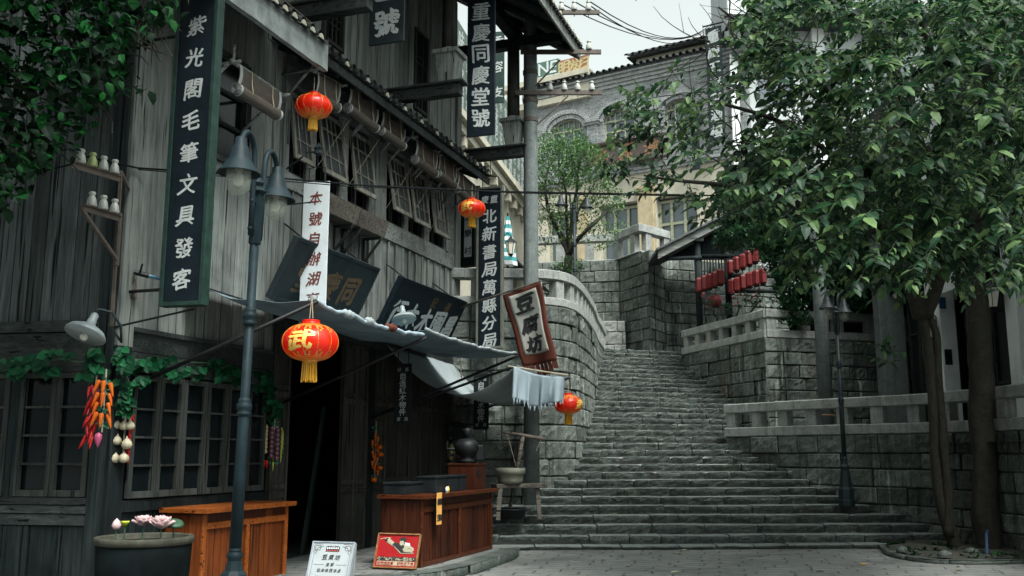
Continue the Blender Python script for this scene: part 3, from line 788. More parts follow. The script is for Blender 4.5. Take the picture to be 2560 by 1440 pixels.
mb = MB(); mb.fbox(2.95, 9.3, -.1, .06, 3.29, 3.49); mb.build('door_lintel', M['board_dark'], HS)
mb = MB(); mb.bar(W(4.75, -.5, .1), W(5.0, -.35, 2.3), .14, .05); mb.build('door_brace', M['plank_dark'], HS)
# side wall running left from the corner
SD = V((-.985, .17, 0)); SN = V((-.17, -.985, 0))
def WS(u, v, z): return HO + SD * u + SN * v + V((0, 0, z))
def sbox(mb, u0, u1, v0, v1, z0, z1, mi=0):
    mb.obox(WS((u0 + u1) / 2, (v0 + v1) / 2, (z0 + z1) / 2), SD * ((u1 - u0) / 2), SN * ((v1 - v0) / 2), V((0, 0, (z1 - z0) / 2)), mi)
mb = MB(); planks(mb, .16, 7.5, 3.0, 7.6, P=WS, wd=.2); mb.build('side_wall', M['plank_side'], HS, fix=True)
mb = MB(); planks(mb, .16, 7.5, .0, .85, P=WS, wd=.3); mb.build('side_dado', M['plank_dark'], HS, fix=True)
mb = MB(); sbox(mb, .0, .17, -.05, .04, 0, 7.05); mb.build('corner_post', M['plank_dark'], HS, fix=True)
mb = MB(); sbox(mb, .17, 7.5, -.03, .06, 2.88, 3.0); sbox(mb, .17, 7.5, -.03, .02, 2.45, 2.87)
for z0, z1, v in ((.86, .97, .02), (.98, 1.06, .035), (1.07, 1.14, .05)): sbox(mb, .17, 7.5, -.03, v, z0, z1)
mb.build('side_beam', M['board_x'], HS, fix=True)
u = .19
for i in range(9):
    if i in (2, 4, 6): sbox(mb0 := MB(), u, u + .12, -.05, .03, 1.14, 2.45); mb0.build('window_post', M['plank_dark'], HS, fix=True); u += .13
    mb = MB(); leaf_frame(mb, WS(u, .02, 1.15), SD, V((0, 0, 1)), SN, .415, 1.29, .055, [], [1.29 * q for q in (.26, .49, .72)], .045)
    wl = mb.build('window', M['frame'], HS, fix=True)
    mb = MB(); sbox(mb, u + .02, u + .4, -.03, -.02, 1.17, 2.42); mb.build('pane', M['pane'], wl, fix=True); u += .42
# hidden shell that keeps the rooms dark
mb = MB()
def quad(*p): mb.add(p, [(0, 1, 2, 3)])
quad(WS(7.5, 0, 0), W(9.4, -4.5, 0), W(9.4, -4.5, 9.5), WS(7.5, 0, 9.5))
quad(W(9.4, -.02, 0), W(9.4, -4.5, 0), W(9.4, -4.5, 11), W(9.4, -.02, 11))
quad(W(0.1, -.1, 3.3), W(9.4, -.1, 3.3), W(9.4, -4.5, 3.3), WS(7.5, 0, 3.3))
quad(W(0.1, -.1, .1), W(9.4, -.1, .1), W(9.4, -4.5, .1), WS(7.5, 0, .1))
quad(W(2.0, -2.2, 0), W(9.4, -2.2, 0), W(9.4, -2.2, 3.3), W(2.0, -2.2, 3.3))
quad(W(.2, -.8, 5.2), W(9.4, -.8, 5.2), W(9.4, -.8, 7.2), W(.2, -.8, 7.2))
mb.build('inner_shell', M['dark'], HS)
# storey above: planks and lattice windows
LAT = []
for x0, x1, ya, yb in ((811, 853, -130, 118), (1036, 1064, 75, 285)):
    (ua, za), (ub, zb) = uz(x0, yb - 18), uz(x1, yb)
    LAT.append((ua, ub, (za + zb) / 2, (za + zb) / 2 + 1.5))
mb = MB(); planks(mb, .0, 9.3, 7.28, 10.9, v=.0, wd=.17, holes=LAT); mb.build('upper_wall', M['plank'], HS)
for a, b, z0, z1 in LAT:
    mb = MB()
    for x in (a - .05, b): mb.fbox(x, x + .05, -.03, .03, z0 - .05, z1 + .05)
    mb.fbox(a, b, -.03, .05, z0 - .06, z0); mb.fbox(a, b, -.03, .03, z1, z1 + .05)
    for q in (.25, .5, .75): x = lerp(a, b, q); mb.fbox(x - .012, x + .012, -.04, -.01, z0, z1)
    for q in (.22, .3, .62, .7): z = lerp(z0, z1, q); mb.fbox(a, b, -.045, -.012, z - .012, z + .012)
    wf = mb.build('lattice_window', M['frame'], HS); MB().fbox(a, b, -.09, -.07, z0, z1).build('pane', M['pane'], wf)
# lower tiled eave: boards, tile rows, plastered fascia on the near part
def eave(u0, u1, v1, z1, z0, name, pitch=.215, plaster=False):
    mb = MB(); mb.hexa([W(u0, 0, z0 - .05), W(u1, 0, z0 - .05), W(u1, v1, z1 - .05), W(u0, v1, z1 - .05), W(u0, 0, z0), W(u1, 0, z0), W(u1, v1, z1), W(u0, v1, z1)])
    for i in range(int((u1 - u0) / .5)): u = u0 + .2 + i * .5; mb.bar(W(u, .02, z0 - .1), W(u, v1 - .03, z1 - .1), .06, .09)
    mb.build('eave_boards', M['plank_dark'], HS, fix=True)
    if plaster:
        mb = MB()
        mb.grid(lambda x, y: W(lerp(u0, u1, x), v1 + .01 + .012 * noise.noise(V((x * 9, y * 3, 1))), z1 - .30 + y * .36 + .02 * noise.noise(V((x * 14, y, 5)))), 40, 6)
        mb.add([W(u0, v1 - .06, z1 - .30), W(u1, v1 - .06, z1 - .30), W(u1, v1 + .01, z1 - .30), W(u0, v1 + .01, z1 - .30), W(u1, v1 - .06, z1 + .06), W(u1, v1 + .01, z1 + .06)], [(0, 1, 2, 3), (1, 4, 5, 2)])
        mb.build('fascia', M['plaster'], HS)
    else: MB().fbox(u0, u1, v1 - .02, v1 + .015, z1 - .12, z1 + .01).build('fascia', M['board_dark'], HS)
    n = int((u1 - u0) / pitch); mb = MB(); md = mb
    for i in range(n):
        u = u0 + (i + .5) * pitch; a, b = W(u, v1 + .07, z1 + .03), W(u, 0, z0 + .06); d = (b - a) / 5
        for j in range(5):
            for half, ou in ((1, 0), (-1, pitch / 2)):
                p, q = a + d * j, a + d * (j + 1.12); ww = pitch * (.30 if half > 0 else .36); jit = rng(-.012, .012)
                def fn(x, y):
                    an = (x - .5) * pi; rr = 1 - .06 * y
                    c = p.lerp(q, y) + V((0, 0, (.03 if half > 0 else .0) - y * .025 + j * .0))
                    return c + DU * (ou + jit + sin(an) * ww * rr) + V((0, 0, (cos(an) * .075 * half + (.02 if half > 0 else .06))))
                mb.grid(fn, 6, 1)
        if plaster or i % 3 == 0:
            e = W(u, v1 + .062, z1 + .075); md.prism([(cos(t) * pitch * .26, sin(t) * .065) for t in [pi * q / 8 for q in range(9)]], e - V((0, 0, .03)), DU, V((0, 0, 1)), DN * .015, mi=1)
    rt = mb.build('roof_tiles', [M['tile'], M['tilecap']], HS)
eave(-1.8, 2.46, 1.0, 6.92, 7.5, 'near', plaster=True)
eave(2.62, 9.35, .72, 7.05, 7.36, 'far')
mb = MB(); mb.tube([W(-1.5, .96, 7.22), W(2.2, .9, 7.2)], .016, 6); mb.build('gutter_rod', M['rust'], HS)
# brackets, beams and columns of the upper gallery
for u, z in ((2.65, 7.75), (5.9, 7.72), (9.2, 7.64)):
    mb = MB(); mb.fbox(u - .09, u + .09, 0, 1.52, z - .24, z - .045); mb.fbox(u - .14, u + .14, 0, 1.6, z - .043, z); mb.build('gallery_beam', M['board_x'], HS, bevel=.012)
    q = W(u, 1.3, z); mb = MB()
    a, b = .13, .19
    mb.hexa([q + DU * (sx * a) + DN * (sy * a) for sx, sy in ((-1, -1), (-1, 1), (1, 1), (1, -1))] + [q + DU * (sx * b) + DN * (sy * b) + V((0, 0, .46)) for sx, sy in ((-1, -1), (-1, 1), (1, 1), (1, -1))])
    mb.obox(q + V((0, 0, .495)), DU * .23, -DN * .23, V((0, 0, .035)))
    mb.lathe([(.13, 0), (.155, .02), (.155, .05), (.12, .07)], q + V((0, 0, .53)), 16)
    cb = mb.build('column_base', M['plank'], HS)
    mb = MB(); mb.lathe([(.125, .58), (.125, 1.4), (.12, 2.6)], q, 18); mb.build('column', M['plank_brown'], HS, smooth=True)
# great roof over the gallery
RZ, RV = 9.6, 2.5
mb = MB(); mb.fbox(-1, 9.75, 1.2, 1.4, 9.9, 10.14); mb.fbox(9.1, 9.3, 0, 2.3, 9.7, 9.88); mb.fbox(5.8, 6.0, 0, 2.3, 9.9, 10.08); mb.build('roof_beam', M['plank_dark'], HS)
zr = lambda v: RZ + (RV - v) * .62
mb = MB()
for i in range(27):
    v0, v1 = RV - (i) * .1, RV - (i + 1) * .1 + .006
    mb.hexa([W(-2, v1, zr(v1) + .12), W(9.78, v1, zr(v1) + .12), W(9.78, v0, zr(v0) + .12), W(-2, v0, zr(v0) + .12)] + [W(u, v, zr(v) + .15) for u, v in ((-2, v1), (9.78, v1), (9.78, v0), (-2, v0))])
mb.build('soffit', M['board_dark'], HS, fix=True)
mb = MB()
for i in range(13): u = -1.2 + i * .9; mb.tube([W(u, -.1, zr(-.1) + .04), W(u, RV - .12, zr(RV - .12) + .04)], .065, 8)
mb.build('rafters', M['plank_dark'], HS, smooth=True)
mb = MB(); mb.fbox(-2, 9.82, RV, RV + .04, RZ - .05, RZ + .2); mb.hexa([W(9.78, -.3, zr(-.3) - .02), W(9.84, -.3, zr(-.3) - .02), W(9.84, RV, RZ - .05), W(9.78, RV, RZ - .05), W(9.78, -.3, zr(-.3) + .2), W(9.84, -.3, zr(-.3) + .2), W(9.84, RV, RZ + .2), W(9.78, RV, RZ + .2)])
mb.build('eave_fascia', M['board'], HS, fix=True)
mb = MB(); md = mb
for i in range(55):
    u = -1.9 + i * .215
    for j in range(7):
        v0 = RV + .1 - j * .42; v1 = v0 - .46
        for half, ou in ((1, 0), (-1, .107)):
            jit = rng(-.012, .012)
            def fn(x, y):
                an = (x - .5) * pi; v = lerp(v0, v1, y)
                return W(u + ou + jit + sin(an) * (.062 if half > 0 else .075), v, zr(v) + .22 + cos(an) * .07 * half + (.03 if half > 0 else .04) - y * .02)
            mb.grid(fn, 6, 1)
    md.prism([(cos(t) * .055, sin(t) * .06) for t in [pi * q / 8 for q in range(9)]], W(u, RV + .09, RZ + .2), DU, V((0, 0, 1)), DN * .015, mi=1)
rt = mb.build('roof_tiles', [M['tile'], M['tilecap']], HS)
mb = MB(); mb.add([W(-2, -.1, zr(-.1) + .2), W(9.8, -.1, zr(-.1) + .2), W(9.8, -4.6, zr(-.1) - .6), W(-2, -7, zr(-.1) - 1)], [(0, 1, 2, 3)]); mb.build('rear_roof', M['tile'], HS)
# ------------------------------------------------------------ signs
Z = V((0, 0, 1))
def axes(yaw): a = radians(yaw); return V((cos(a), sin(a), 0)), V((sin(a), -cos(a), 0))   # right, toward the street
def hang_sign(name, label, x0, x1, y0, y1, Y, yaw, mb_, mf, ml, texts, th=.05, fw=.03, group=None, size=None, lift=None, hook=0):
    """Upright board given by its pixel box on the plane Y; texts = [(string, px, py of first, py of last, size m, kwargs)]"""
    ax, nn = axes(yaw)
    c0, c1 = at((x0 + x1) / 2, y1, Y), at((x0 + x1) / 2, y0, Y)
    xm = c0.x; w = (x1 - x0) / 2435 * Y / cos(radians(yaw)) * .99; zb, zt = c0.z, c1.z
    t = thing(name, label, 'sign', (xm, Y, zb), group); c = V((xm, Y, (zb + zt) / 2)); h = zt - zb
    mb = MB(); mb.obox(c, ax * (w / 2 - fw), -nn * (th / 2), Z * (h / 2 - fw)); mb.build('board', M[mb_], t, bevel=.004)
    if mf:
        mb = MB()
        for s in (-1, 1):
            mb.obox(c + ax * (s * (w / 2 - fw / 2)), ax * (fw / 2), -nn * (th / 2 + .012), Z * (h / 2))
            mb.obox(c + Z * (s * (h / 2 - fw / 2)), ax * (w / 2 - fw), -nn * (th / 2 + .012), Z * (fw / 2))
        mb.build('frame', M[mf], t, bevel=.004)
    mb = MB()
    for s, dx, pa, pb, sz, kw in texts:
        for i, ch in enumerate(s):
            py = lerp(pa, pb, i / max(1, len(s) - 1)); z = at((x0 + x1) / 2, py, Y).z
            write(mb, ch, V((xm, Y, z)) + ax * dx + nn * (th / 2 + .001), ax, Z, sz, **kw)
    mb.build('lettering', M[ml], t)
    if hook:
        mb = MB(); tz = zt
        mb.tube([V((xm, Y, tz + hook)), V((xm, Y, tz + .22)), V((xm, Y, tz + .2)) - ax * w * .3, V((xm, Y, tz)) - ax * w * .32], .009, 5)
        mb.tube([V((xm, Y, tz + .22)), V((xm, Y, tz + .2)) + ax * w * .3, V((xm, Y, tz)) + ax * w * .32], .009, 5)
        mb.build('hanger', M['iron'], t)
    return t
t = hang_sign('vertical_signboard', 'tall dark signboard in a green frame with nine grey characters at the house corner', 397, 520, -12, 766, 10.05, -15, 'signblue', 'signframe', 'letter',
          [('紫光閣毛筆文具發客', 0, 70, 700, .215, dict(nib=.035, slant=.2))], th=.11, fw=.045)
mb = MB(); p = at(487, 772, 10.05)
for z in (3.32, 6.2): MB().tube([W(.12, .05, z), W(.12, .85, z)], .018, 6).build('stay_rod', M['iron'], t)
MB().tube([p, HO + V((-.1, 0, 2.9))], .012, 5).build('stay_rod', M['iron'], t)
hang_sign('vertical_signboard', 'slate hanging sign cut off by the top of the picture with a big white character', 917, 1016, -190, 109, 13.4, -19, 'signslate', None, 'letter',
          [('慶堂號', 0, -115, 58, .40, dict(nib=.05, slant=.0))], th=.05, fw=.0)
hang_sign('vertical_signboard', 'narrow blue-black sign with six white characters under the great eave', 1165, 1240, -30, 340, 15.5, -19, 'signblue', None, 'letter',
          [('重慶同慶堂號', 0, 30, 296, .315, dict(nib=.035, slant=.0))], th=.06, fw=.0)
hang_sign('vertical_signboard', 'blue-black sign in an olive frame hanging before the stone wall', 1190, 1259, 468, 872, 18.5, -19, 'signblue', 'olive', 'letter',
          [('北新書局萬縣分局', 0, 541, 853, .285, dict(nib=.03, slant=.2)), ('重', .095, 500, 500, .15, {}), ('慶', -.095, 500, 500, .15, {})], th=.09, fw=.042, hook=.55)
t = hang_sign('vertical_signboard', 'white board with dark red brushed characters hanging before the shutters', 744, 815, 455, 826, 13.0, -12, 'white', None, 'maroon',
          [('本號自辦湖京', 0, 497, 748, .19, dict(nib=.03, slant=.3))], th=.025, fw=.0, hook=.4)
mb = MB(); q = at(779, 455, 13.0) + Z * .4
mb.tube([W(3.06, .05, q.z - .2), W(3.06, .3, q.z - .05), q + V((-.1, -.02, .02)), q + V((.06, 0, .04))], .014, 6)
mb.lathe([(.015, 0), (.06, .03), (.05, .08), (.07, .11), (.02, .17), (0, .2)], q + V((.08, 0, -.02)), 6)
mb.tube([W(3.06, .06, 5.9), W(3.06, .06, 6.4)], .018, 5); mb.tube([W(2.95, .05, 4.98), W(3.0, .5, 5.0)], .01, 5)
mb.build('bracket', M['lampdark'], t)
for x0, x1, y0, y1, Y, lab in ((984, 1028, 909, 1060, 14.9, 'small dark hanging tablet under the awning beside the door panels'), (1183, 1222, 934, 1074, 18.0, 'small dark hanging tablet half hidden by the sagging awning')):
    k = 1.0 * Y / 14.9
    hang_sign('hanging_tablet', lab, x0, x1, y0, y1, Y, -12, 'black', None, 'letter',
              [('自造紅木物件', 0, y0 + (y1 - y0) * .21, y0 + (y1 - y0) * .80, .105 * k, dict(nib=.02, slant=.05)), ('記', -.06 * k, y0 + 15, y0 + 15, .06, dict(nib=0)), ('孫', .06 * k, y0 + 15, y0 + 15, .06, dict(nib=0)),
               ('家', -.06 * k, y1 - 12, y1 - 12, .06, dict(nib=0)), ('具', .06 * k, y1 - 12, y1 - 12, .06, dict(nib=0))], th=.02, fw=.0, hook=.25 if Y < 16 else .5)
t = hang_sign('wall_plaque', 'white vertical plaque in a black box beyond the house end', 1152, 1192, 470, 668, 19.7, -30, 'black', None, 'ink', [], th=.14, fw=0)
ax, nn = axes(-30); c = at(1175, 560, 19.7); mb = MB(); mb.obox(c + nn * .075, ax * .09, -nn * .008, Z * .72); wp = mb.build('plate', M['white'], t)
mb = MB()
for ch, py in (('紅', 505), ('木', 545), ('樂', 585), ('村', 628)):
    q = at(1175, py, 19.7); write(mb, ch, q + nn * .085, ax, Z, .17, nib=.035)
mb.build('lettering', M['ink'], wp)
# two boards tilted over the street front
def tilted(name, label, u0, u1, z0, z1, v0, v1, mbd, txt, ml, size, small=None):
    t = thing(name, label, 'sign', W((u0 + u1) / 2, v0, z0))
    ay = (W(0, v1, z1) - W(0, v0, z0)); h = ay.length; ay.normalize(); nn = DU.cross(ay)
    c = W((u0 + u1) / 2, (v0 + v1) / 2, (z0 + z1) / 2); w = u1 - u0
    mb = MB(); mb.obox(c, DU * (w / 2), -nn * .03, ay * (h / 2)); mb.build('board', M[mbd], t)
    mb = MB()
    for s in (-1, 1):
        mb.obox(c + DU * (s * (w / 2 + .02)), DU * .025, -nn * .045, ay * (h / 2 + .04)); mb.obox(c + ay * (s * (h / 2 + .02)), DU * (w / 2), -nn * .045, ay * .025)
    mb.build('frame', M[mbd], t, bevel=.006)
    mb = MB()
    for ch, du, dz in txt: write(mb, ch, c + DU * du + ay * dz + nn * .032, DU, ay, size, nib=.05, slant=.25)
    mb.build('lettering', M[ml], t)
    if small:
        mb = MB()
        for ch, du, dz in small: write(mb, ch, c + DU * du + ay * dz + nn * .032, DU, ay, .2, nib=.02)
        mb.build('small_lettering', M['gold'], t)
    for s in (-.35, .35): MB().tube([c + DU * (w * s) + ay * (h * .5), W((u0 + u1) / 2 + w * s, .02, z1 + .35)], .012, 5).build('stay_rod', M['iron'], t)
tilted('tilted_signboard', 'slate board with faded gold characters tilted over the doorway behind the white board', 2.72, 5.02, 3.68, 4.42, .1, .48, 'signslate', [('同', .62, -.05), ('慶', .05, -.05), ('堂', -.6, -.05)], 'gold', .42)
tilted('tilted_signboard', 'blue-black board with five white characters tilted beside the flag pole', 5.85, 8.62, 3.62, 4.42, .1, .5, 'signblue', [('行', -1.05, -.1), ('木', -.5, -.1), ('木', .05, -.1), ('園', .6, -.1), ('昌', 1.12, -.1)], 'letter', .46, [('記', .12, .26), ('孫', .72, .26)])
# ------------------------------------------------------------ red lanterns
def lantern_proto():
    t = thing('red_lantern', '', 'lantern')
    prof = [(.5 * sin(a) ** .85, -.335 * cos(a)) for a in [radians(18 + i * 9) for i in range(17)]]
    a0 = prof[0][1]; a1 = prof[-1][1]
    mb = MB(); mb.lathe(prof, n=48, squash=lambda a, z: 1 - .012 * abs(sin(a * 6)) ** .5 * 0 + .008 * cos(a * 12)); mb.build('body', M['lantern'], t, smooth=True)
    mb = MB()
    for k in range(12):
        a = 2 * pi * k / 12 + .13; mb.tube([(cos(a) * (r + .005), sin(a) * (r + .005), z) for r, z in prof], .0045, 4, cap=False)
    mb.build('ribs', M['goldtrim'], t)
    for sg in (1, -1):
        mb = MB(); pr = prof[::-1] if sg > 0 else prof
        for k in range(60):                                        # scalloped foil band, cut out as separate leaves of one sheet
            a = 2 * pi * k / 60; b = 2 * pi * (k + .93) / 60
            big = (k % 5) in (1, 2, 3); top = 5.2 if big else 3.6
            if (k % 5) == 2: top = 6.0
            for f0, f1 in ((0, 1.0), (1.3, 1.9), (2.2, top - 1.2)):
                if f0 > 2 and (k % 2) and not big: continue
                vs = []
                for f in (f0, f1):
                    i = int(f); r = lerp(pr[i][0], pr[i + 1][0], f - i) + .006; z = lerp(pr[i][1], pr[i + 1][1], f - i)
                    vs += [(cos(a) * r, sin(a) * r, z), (cos(b) * r, sin(b) * r, z)]
                mb.add([vs[0], vs[1], vs[3], vs[2]], [(0, 1, 2, 3)])
        mb.build('foil_band', M['goldtrim'], t)
        zc = (a1 if sg > 0 else a0)
        MB().lathe([(.165, 0), (.175, .01), (.165, .025), (.15, .03), (.15, .06), (.16, .07), (.14, .08)] if sg > 0 else [(.10, -.05), (.13, -.045), (.13, -.015), (.17, -.01), (.17, .0)], (0, 0, zc), 24).build('cap', M['goldtrim'] if sg < 0 else M['lantern'], t, smooth=True)
    mb = MB()
    for k in range(40):
        a = k * 2.399; r = .105 * sqrt((k + .5) / 40) + .02; l = rng(.30, .35)
        mb.bar((cos(a) * r, sin(a) * r, a0 - .05), (cos(a) * r * 1.15, sin(a) * r * 1.15, a0 - .05 - l), .02, .02)
    mb.build('tassel', M['tassel'], t)
    mb = MB(); vs, fs = glyph('武')
    bm = bmesh.new(); bvs = [bm.verts.new(q) for q in vs]
    for f in fs: bm.faces.new([bvs[i] for i in f])
    for _ in range(3):
        bmesh.ops.subdivide_edges(bm, edges=[e for e in bm.edges if e.calc_length() > .12], cuts=1); 
    bmesh.ops.triangulate(bm, faces=bm.faces); bm.verts.index_update()
    for t_ in (-1, 0, 1):
        out = []
        for q in bm.verts:
            x = q.co.x + .12 * q.co.y + t_ * .035 + .03 * sin(5 * q.co.y); y = q.co.y + .12 * q.co.x - t_ * .03
            zz = y * .34 - .0; an = -pi / 2 + x * .95
            r = .5 * sin(acos(max(-1, min(1, -zz / .335)))) ** .85 + .010 + .001 * t_
            out.append((cos(an) * r, sin(an) * r, zz))
        mb.add(out, [[v.index for v in f.verts] for f in bm.faces])
    bm.free()
    mb.build('lettering', M['goldtext'], t)
    return t
LP = lantern_proto(); GL = 'red silk lanterns hanging along the street'; LP['group'] = GL
mb = MB(); mb.tube([(-.03, 0, .43), (0, 0, .85)], .008, 4); mb.tube([(.03, 0, .43), (0, 0, .85)], .008, 4); mb.build('cord', M['rope'], LP)
for i, (px, py, wpx, Y, face, lab) in enumerate(((776, 856, 145, 10.1, -22, 'largest red lantern hanging from the first awning pole'), (784, 266, 97, 12.2, -100, 'red lantern hanging high under the plastered eave before the rolled blinds'),
                                             (1180, 522, 72, 17.2, -25, 'red lantern beside the house end under the long cable'), (1421, 1011, 72, 16.9, 62, 'lowest red lantern hanging beside the cloth with the fringe'))):
    p = at(px, py, Y); sc = wpx / 2435 * Y * cos(radians(8))
    rz = radians(face) + atan2(p.x, p.y) * -1
    if i == 0: LP.location = p; LP.rotation_euler = (0, 0, rz); LP.scale = (sc,) * 3; LP['label'] = lab
    else: dup(LP, p, rz, sc, lab)
# ------------------------------------------------------------ double street lamps
def lamp_proto():
    t = thing('street_lamp', '', 'street lamp')
    mb = MB(); mb.lathe([(.16, 0), (.16, .1), (.152, .12), (.145, .3), (.125, .34), (.115, .42), (.09, .62), (.08, .66), (.098, .68), (.098, .72), (.068, .75), (.055, .82)], n=8); mb.build('pedestal', M['lamp'], t)
    mb = MB(); mb.lathe([(.047, .8), (.042, 1.9), (.036, 1.92), (.034, 3.2)], n=24, squash=lambda a, z: 1 - .05 * (cos(a * 12) > 0)); mb.build('shaft', M['lamp'], t, smooth=True)
    for z in (.84, 1.93, 2.62):
        MB().lathe([(.038, -.06), (.053, -.05), (.053, -.03), (.044, -.02), (.058, 0), (.058, .03), (.044, .045), (.05, .06), (.036, .08)], (0, 0, z), 20).build('collar', M['lamp'], t, smooth=True)
    mb = MB(); mb.obox((0, 0, 3.4), (.036, 0, 0), (0, .036, 0), (0, 0, .2)); mb.lathe([(.05, 0), (.07, .02), (.03, .06), (.045, .09), (.02, .13), (0, .16)], (0, 0, 3.6), 10); mb.build('finial', M['lamp'], t, bevel=.008)
    for s in (-1, 1):
        mb = MB(); pts = [(s * .09, 0, 3.25), (s * .10, 0, 3.55), (s * .105, 0, 3.83)] + [(s * (.2425 - .1375 * cos(a)), 0, 3.85 + .17 * sin(a)) for a in [radians(20 + 20 * i) for i in range(8)]] + [(s * .38, 0, 3.9), (s * .38, 0, 3.87)]
        mb.tube(pts, .022, 10); mb.tube([(s * .05, 0, 3.3), (s * .12, 0, 3.3)], .018, 6); mb.tube([(s * .05, 0, 3.52), (s * .12, 0, 3.52)], .018, 6); mb.build('arm', M['lamp'], t, smooth=True)
        mb = MB(); mb.lathe([(.03, .28), (.042, .27), (.046, .22), (.06, .2), (.078, .12), (.11, .06), (.158, .0), (.161, -.008), (.152, -.006), (.11, .055), (.07, .11), (.04, .2)], (s * .38, 0, 3.66), 28)
        sh = mb.build('lamp_shade', M['lamp'], t, smooth=True)
        mb = MB(); mb.lathe([(.092, .03), (.095, -.05), (.088, -.11), (.06, -.155), (.02, -.172), (0, -.174)], (s * .38, 0, 3.66), 20); gl = mb.build('glass', M['globe'], sh, smooth=True)
        mb = MB(); mb.lathe([(.03, .06), (.03, .02), (.02, .0), (.045, -.05), (.035, -.09), (0, -.105)], (s * .38, 0, 3.66), 12); mb.build('bulb', M['bulb'], sh, smooth=True)
    return t
SL = lamp_proto(); SL['group'] = 'double-headed street lamps'
SL.location = V((-2.055, 7.3, 0)); SL.rotation_euler = (Matrix.Rotation(radians(.95), 3, 'Y') @ Matrix.Rotation(radians(-97), 3, 'Z')).to_euler(); SL['label'] = 'nearest double street lamp with teal fluted post before the timber house'
l2 = dup(SL, V((6.22, 18.25, STZ(4))), radians(48), 1.0, 'double street lamp standing on the steps before the low right wall')
l3 = dup(SL, V((at(1437, 690, 25.0).x, 25.0, 4.45)), radians(20), 1.0, 'far double street lamp beside the small tree above the curved wall')
for q in (l2, l3):
    for c in kids(q):
        for d in [c] + kids(c):
            if d.data.materials[0] == M['lamp']:
                d.data = d.data.copy(); d.data.materials[0] = M['lampdark']
# ------------------------------------------------------------ rolled bamboo blinds
BL = [(590, 160, 703, 236), (786, 178, 850, 212), (868, 208, 945, 268), (950, 268, 1012, 315), (1035, 345, 1092, 387), (1092, 382, 1140, 420), (1140, 425, 1187, 466)]
BLAB = ['largest rolled blind, above the left window by the signboard', 'rolled blind just behind the high red lantern', 'rolled blind right of the high red lantern', 'rolled blind with its roll hanging left of the gallery beam', 'rolled blind on the crossed poles under the gallery beam', 'rolled blind second from the end of the eave', 'rolled blind at the far end of the eave']
for i, (xa, ya, xb, yb) in enumerate(BL):
    vv = .5 if i else .62
    (u0, z0), (u1, z1) = uz(xa, ya, vv), uz(xb, yb, vv)
    t = thing('rolled_blind', BLAB[i], 'blind', W((u0 + u1) / 2, vv, min(z0, z1)), 'rolled bamboo blinds under the lower eave')
    mb = MB(); d = (W(u1, vv, z1) - W(u0, vv, z0)).normalized(); mb.tube([W(u0, vv, z0) - d * .1, W(u1, vv, z1) + d * .08], .028, 8); mb.build('rod', M['board'], t, smooth=True)
    dr = .34 if i else .27; rr = .075; a, b = .04, .04
    def P(x, y): return W(lerp(u0 + a, u1 - b, x), vv + .02 + .03 * sin(y * 3) - .04 * y, lerp(z0, z1, x) - dr * y)
    mb = MB(); mb.grid(lambda x, y: P(x, y), 8, 6); mb.build('slats', M['bamboo'], t, smooth=True, solid=.012)
    for x0, x1 in ((0, .06), (.94, 1)): MB().grid(lambda x, y: P(lerp(x0, x1, x), y) + DN * .009, 1, 6).build('edging', M['pale_trim'], t)
    pa, pb = P(0, 1) - Z * .03 + DN * .01, P(1, 1) - Z * .03 + DN * .01
    mb = MB(); mb.tube([pa, pb], rr, 16, cap=False); rl = mb.build('roll', M['bamboo'], t, smooth=True)
    for e, sg in ((pa, -1), (pb, 1)):
        mb = MB(); mb.tube([e - d * .02 * -sg * 0, e + d * .004 * sg], rr * .97, 16)
        dd = d.cross(Z).normalized(); up = dd.cross(d)
        mb.tube([e + d * (.012 * sg) + (dd * cos(q) + up * sin(q)) * (rr * (.15 + q / 26)) for q in [k * .5 for k in range(44)]], .006, 4)
        mb.build('roll_end', M['rollend'], rl)
        MB().tube([e - d * (.04 * sg), e], rr * 1.03, 16, cap=False).build('edging', M['pale_trim'], rl, smooth=True)
    for x in (.25, .75): MB().tube([P(x, 0) + DN * .03, P(x, .6) + DN * .03, P(x, 1) + DN * (rr + .02), P(x, 1) - Z * (rr + .03)], .006, 4).build('cord', M['rope'], t)
    for x, u in ((0, u0 - .05), (1, u1 + .04)):
        mb = MB(); q = W(u, vv, lerp(z0, z1, x)); mb.tube([q + DN * .1, W(u, .0, q.z)], .022, 7); mb.tube([q - DN * .06, W(u, .02, q.z - .42)], .022, 7)
        if x == 0: mb.tube([q, q + Z * .22], .02, 6)
        mb.build('arm', M['board'], t, smooth=True)
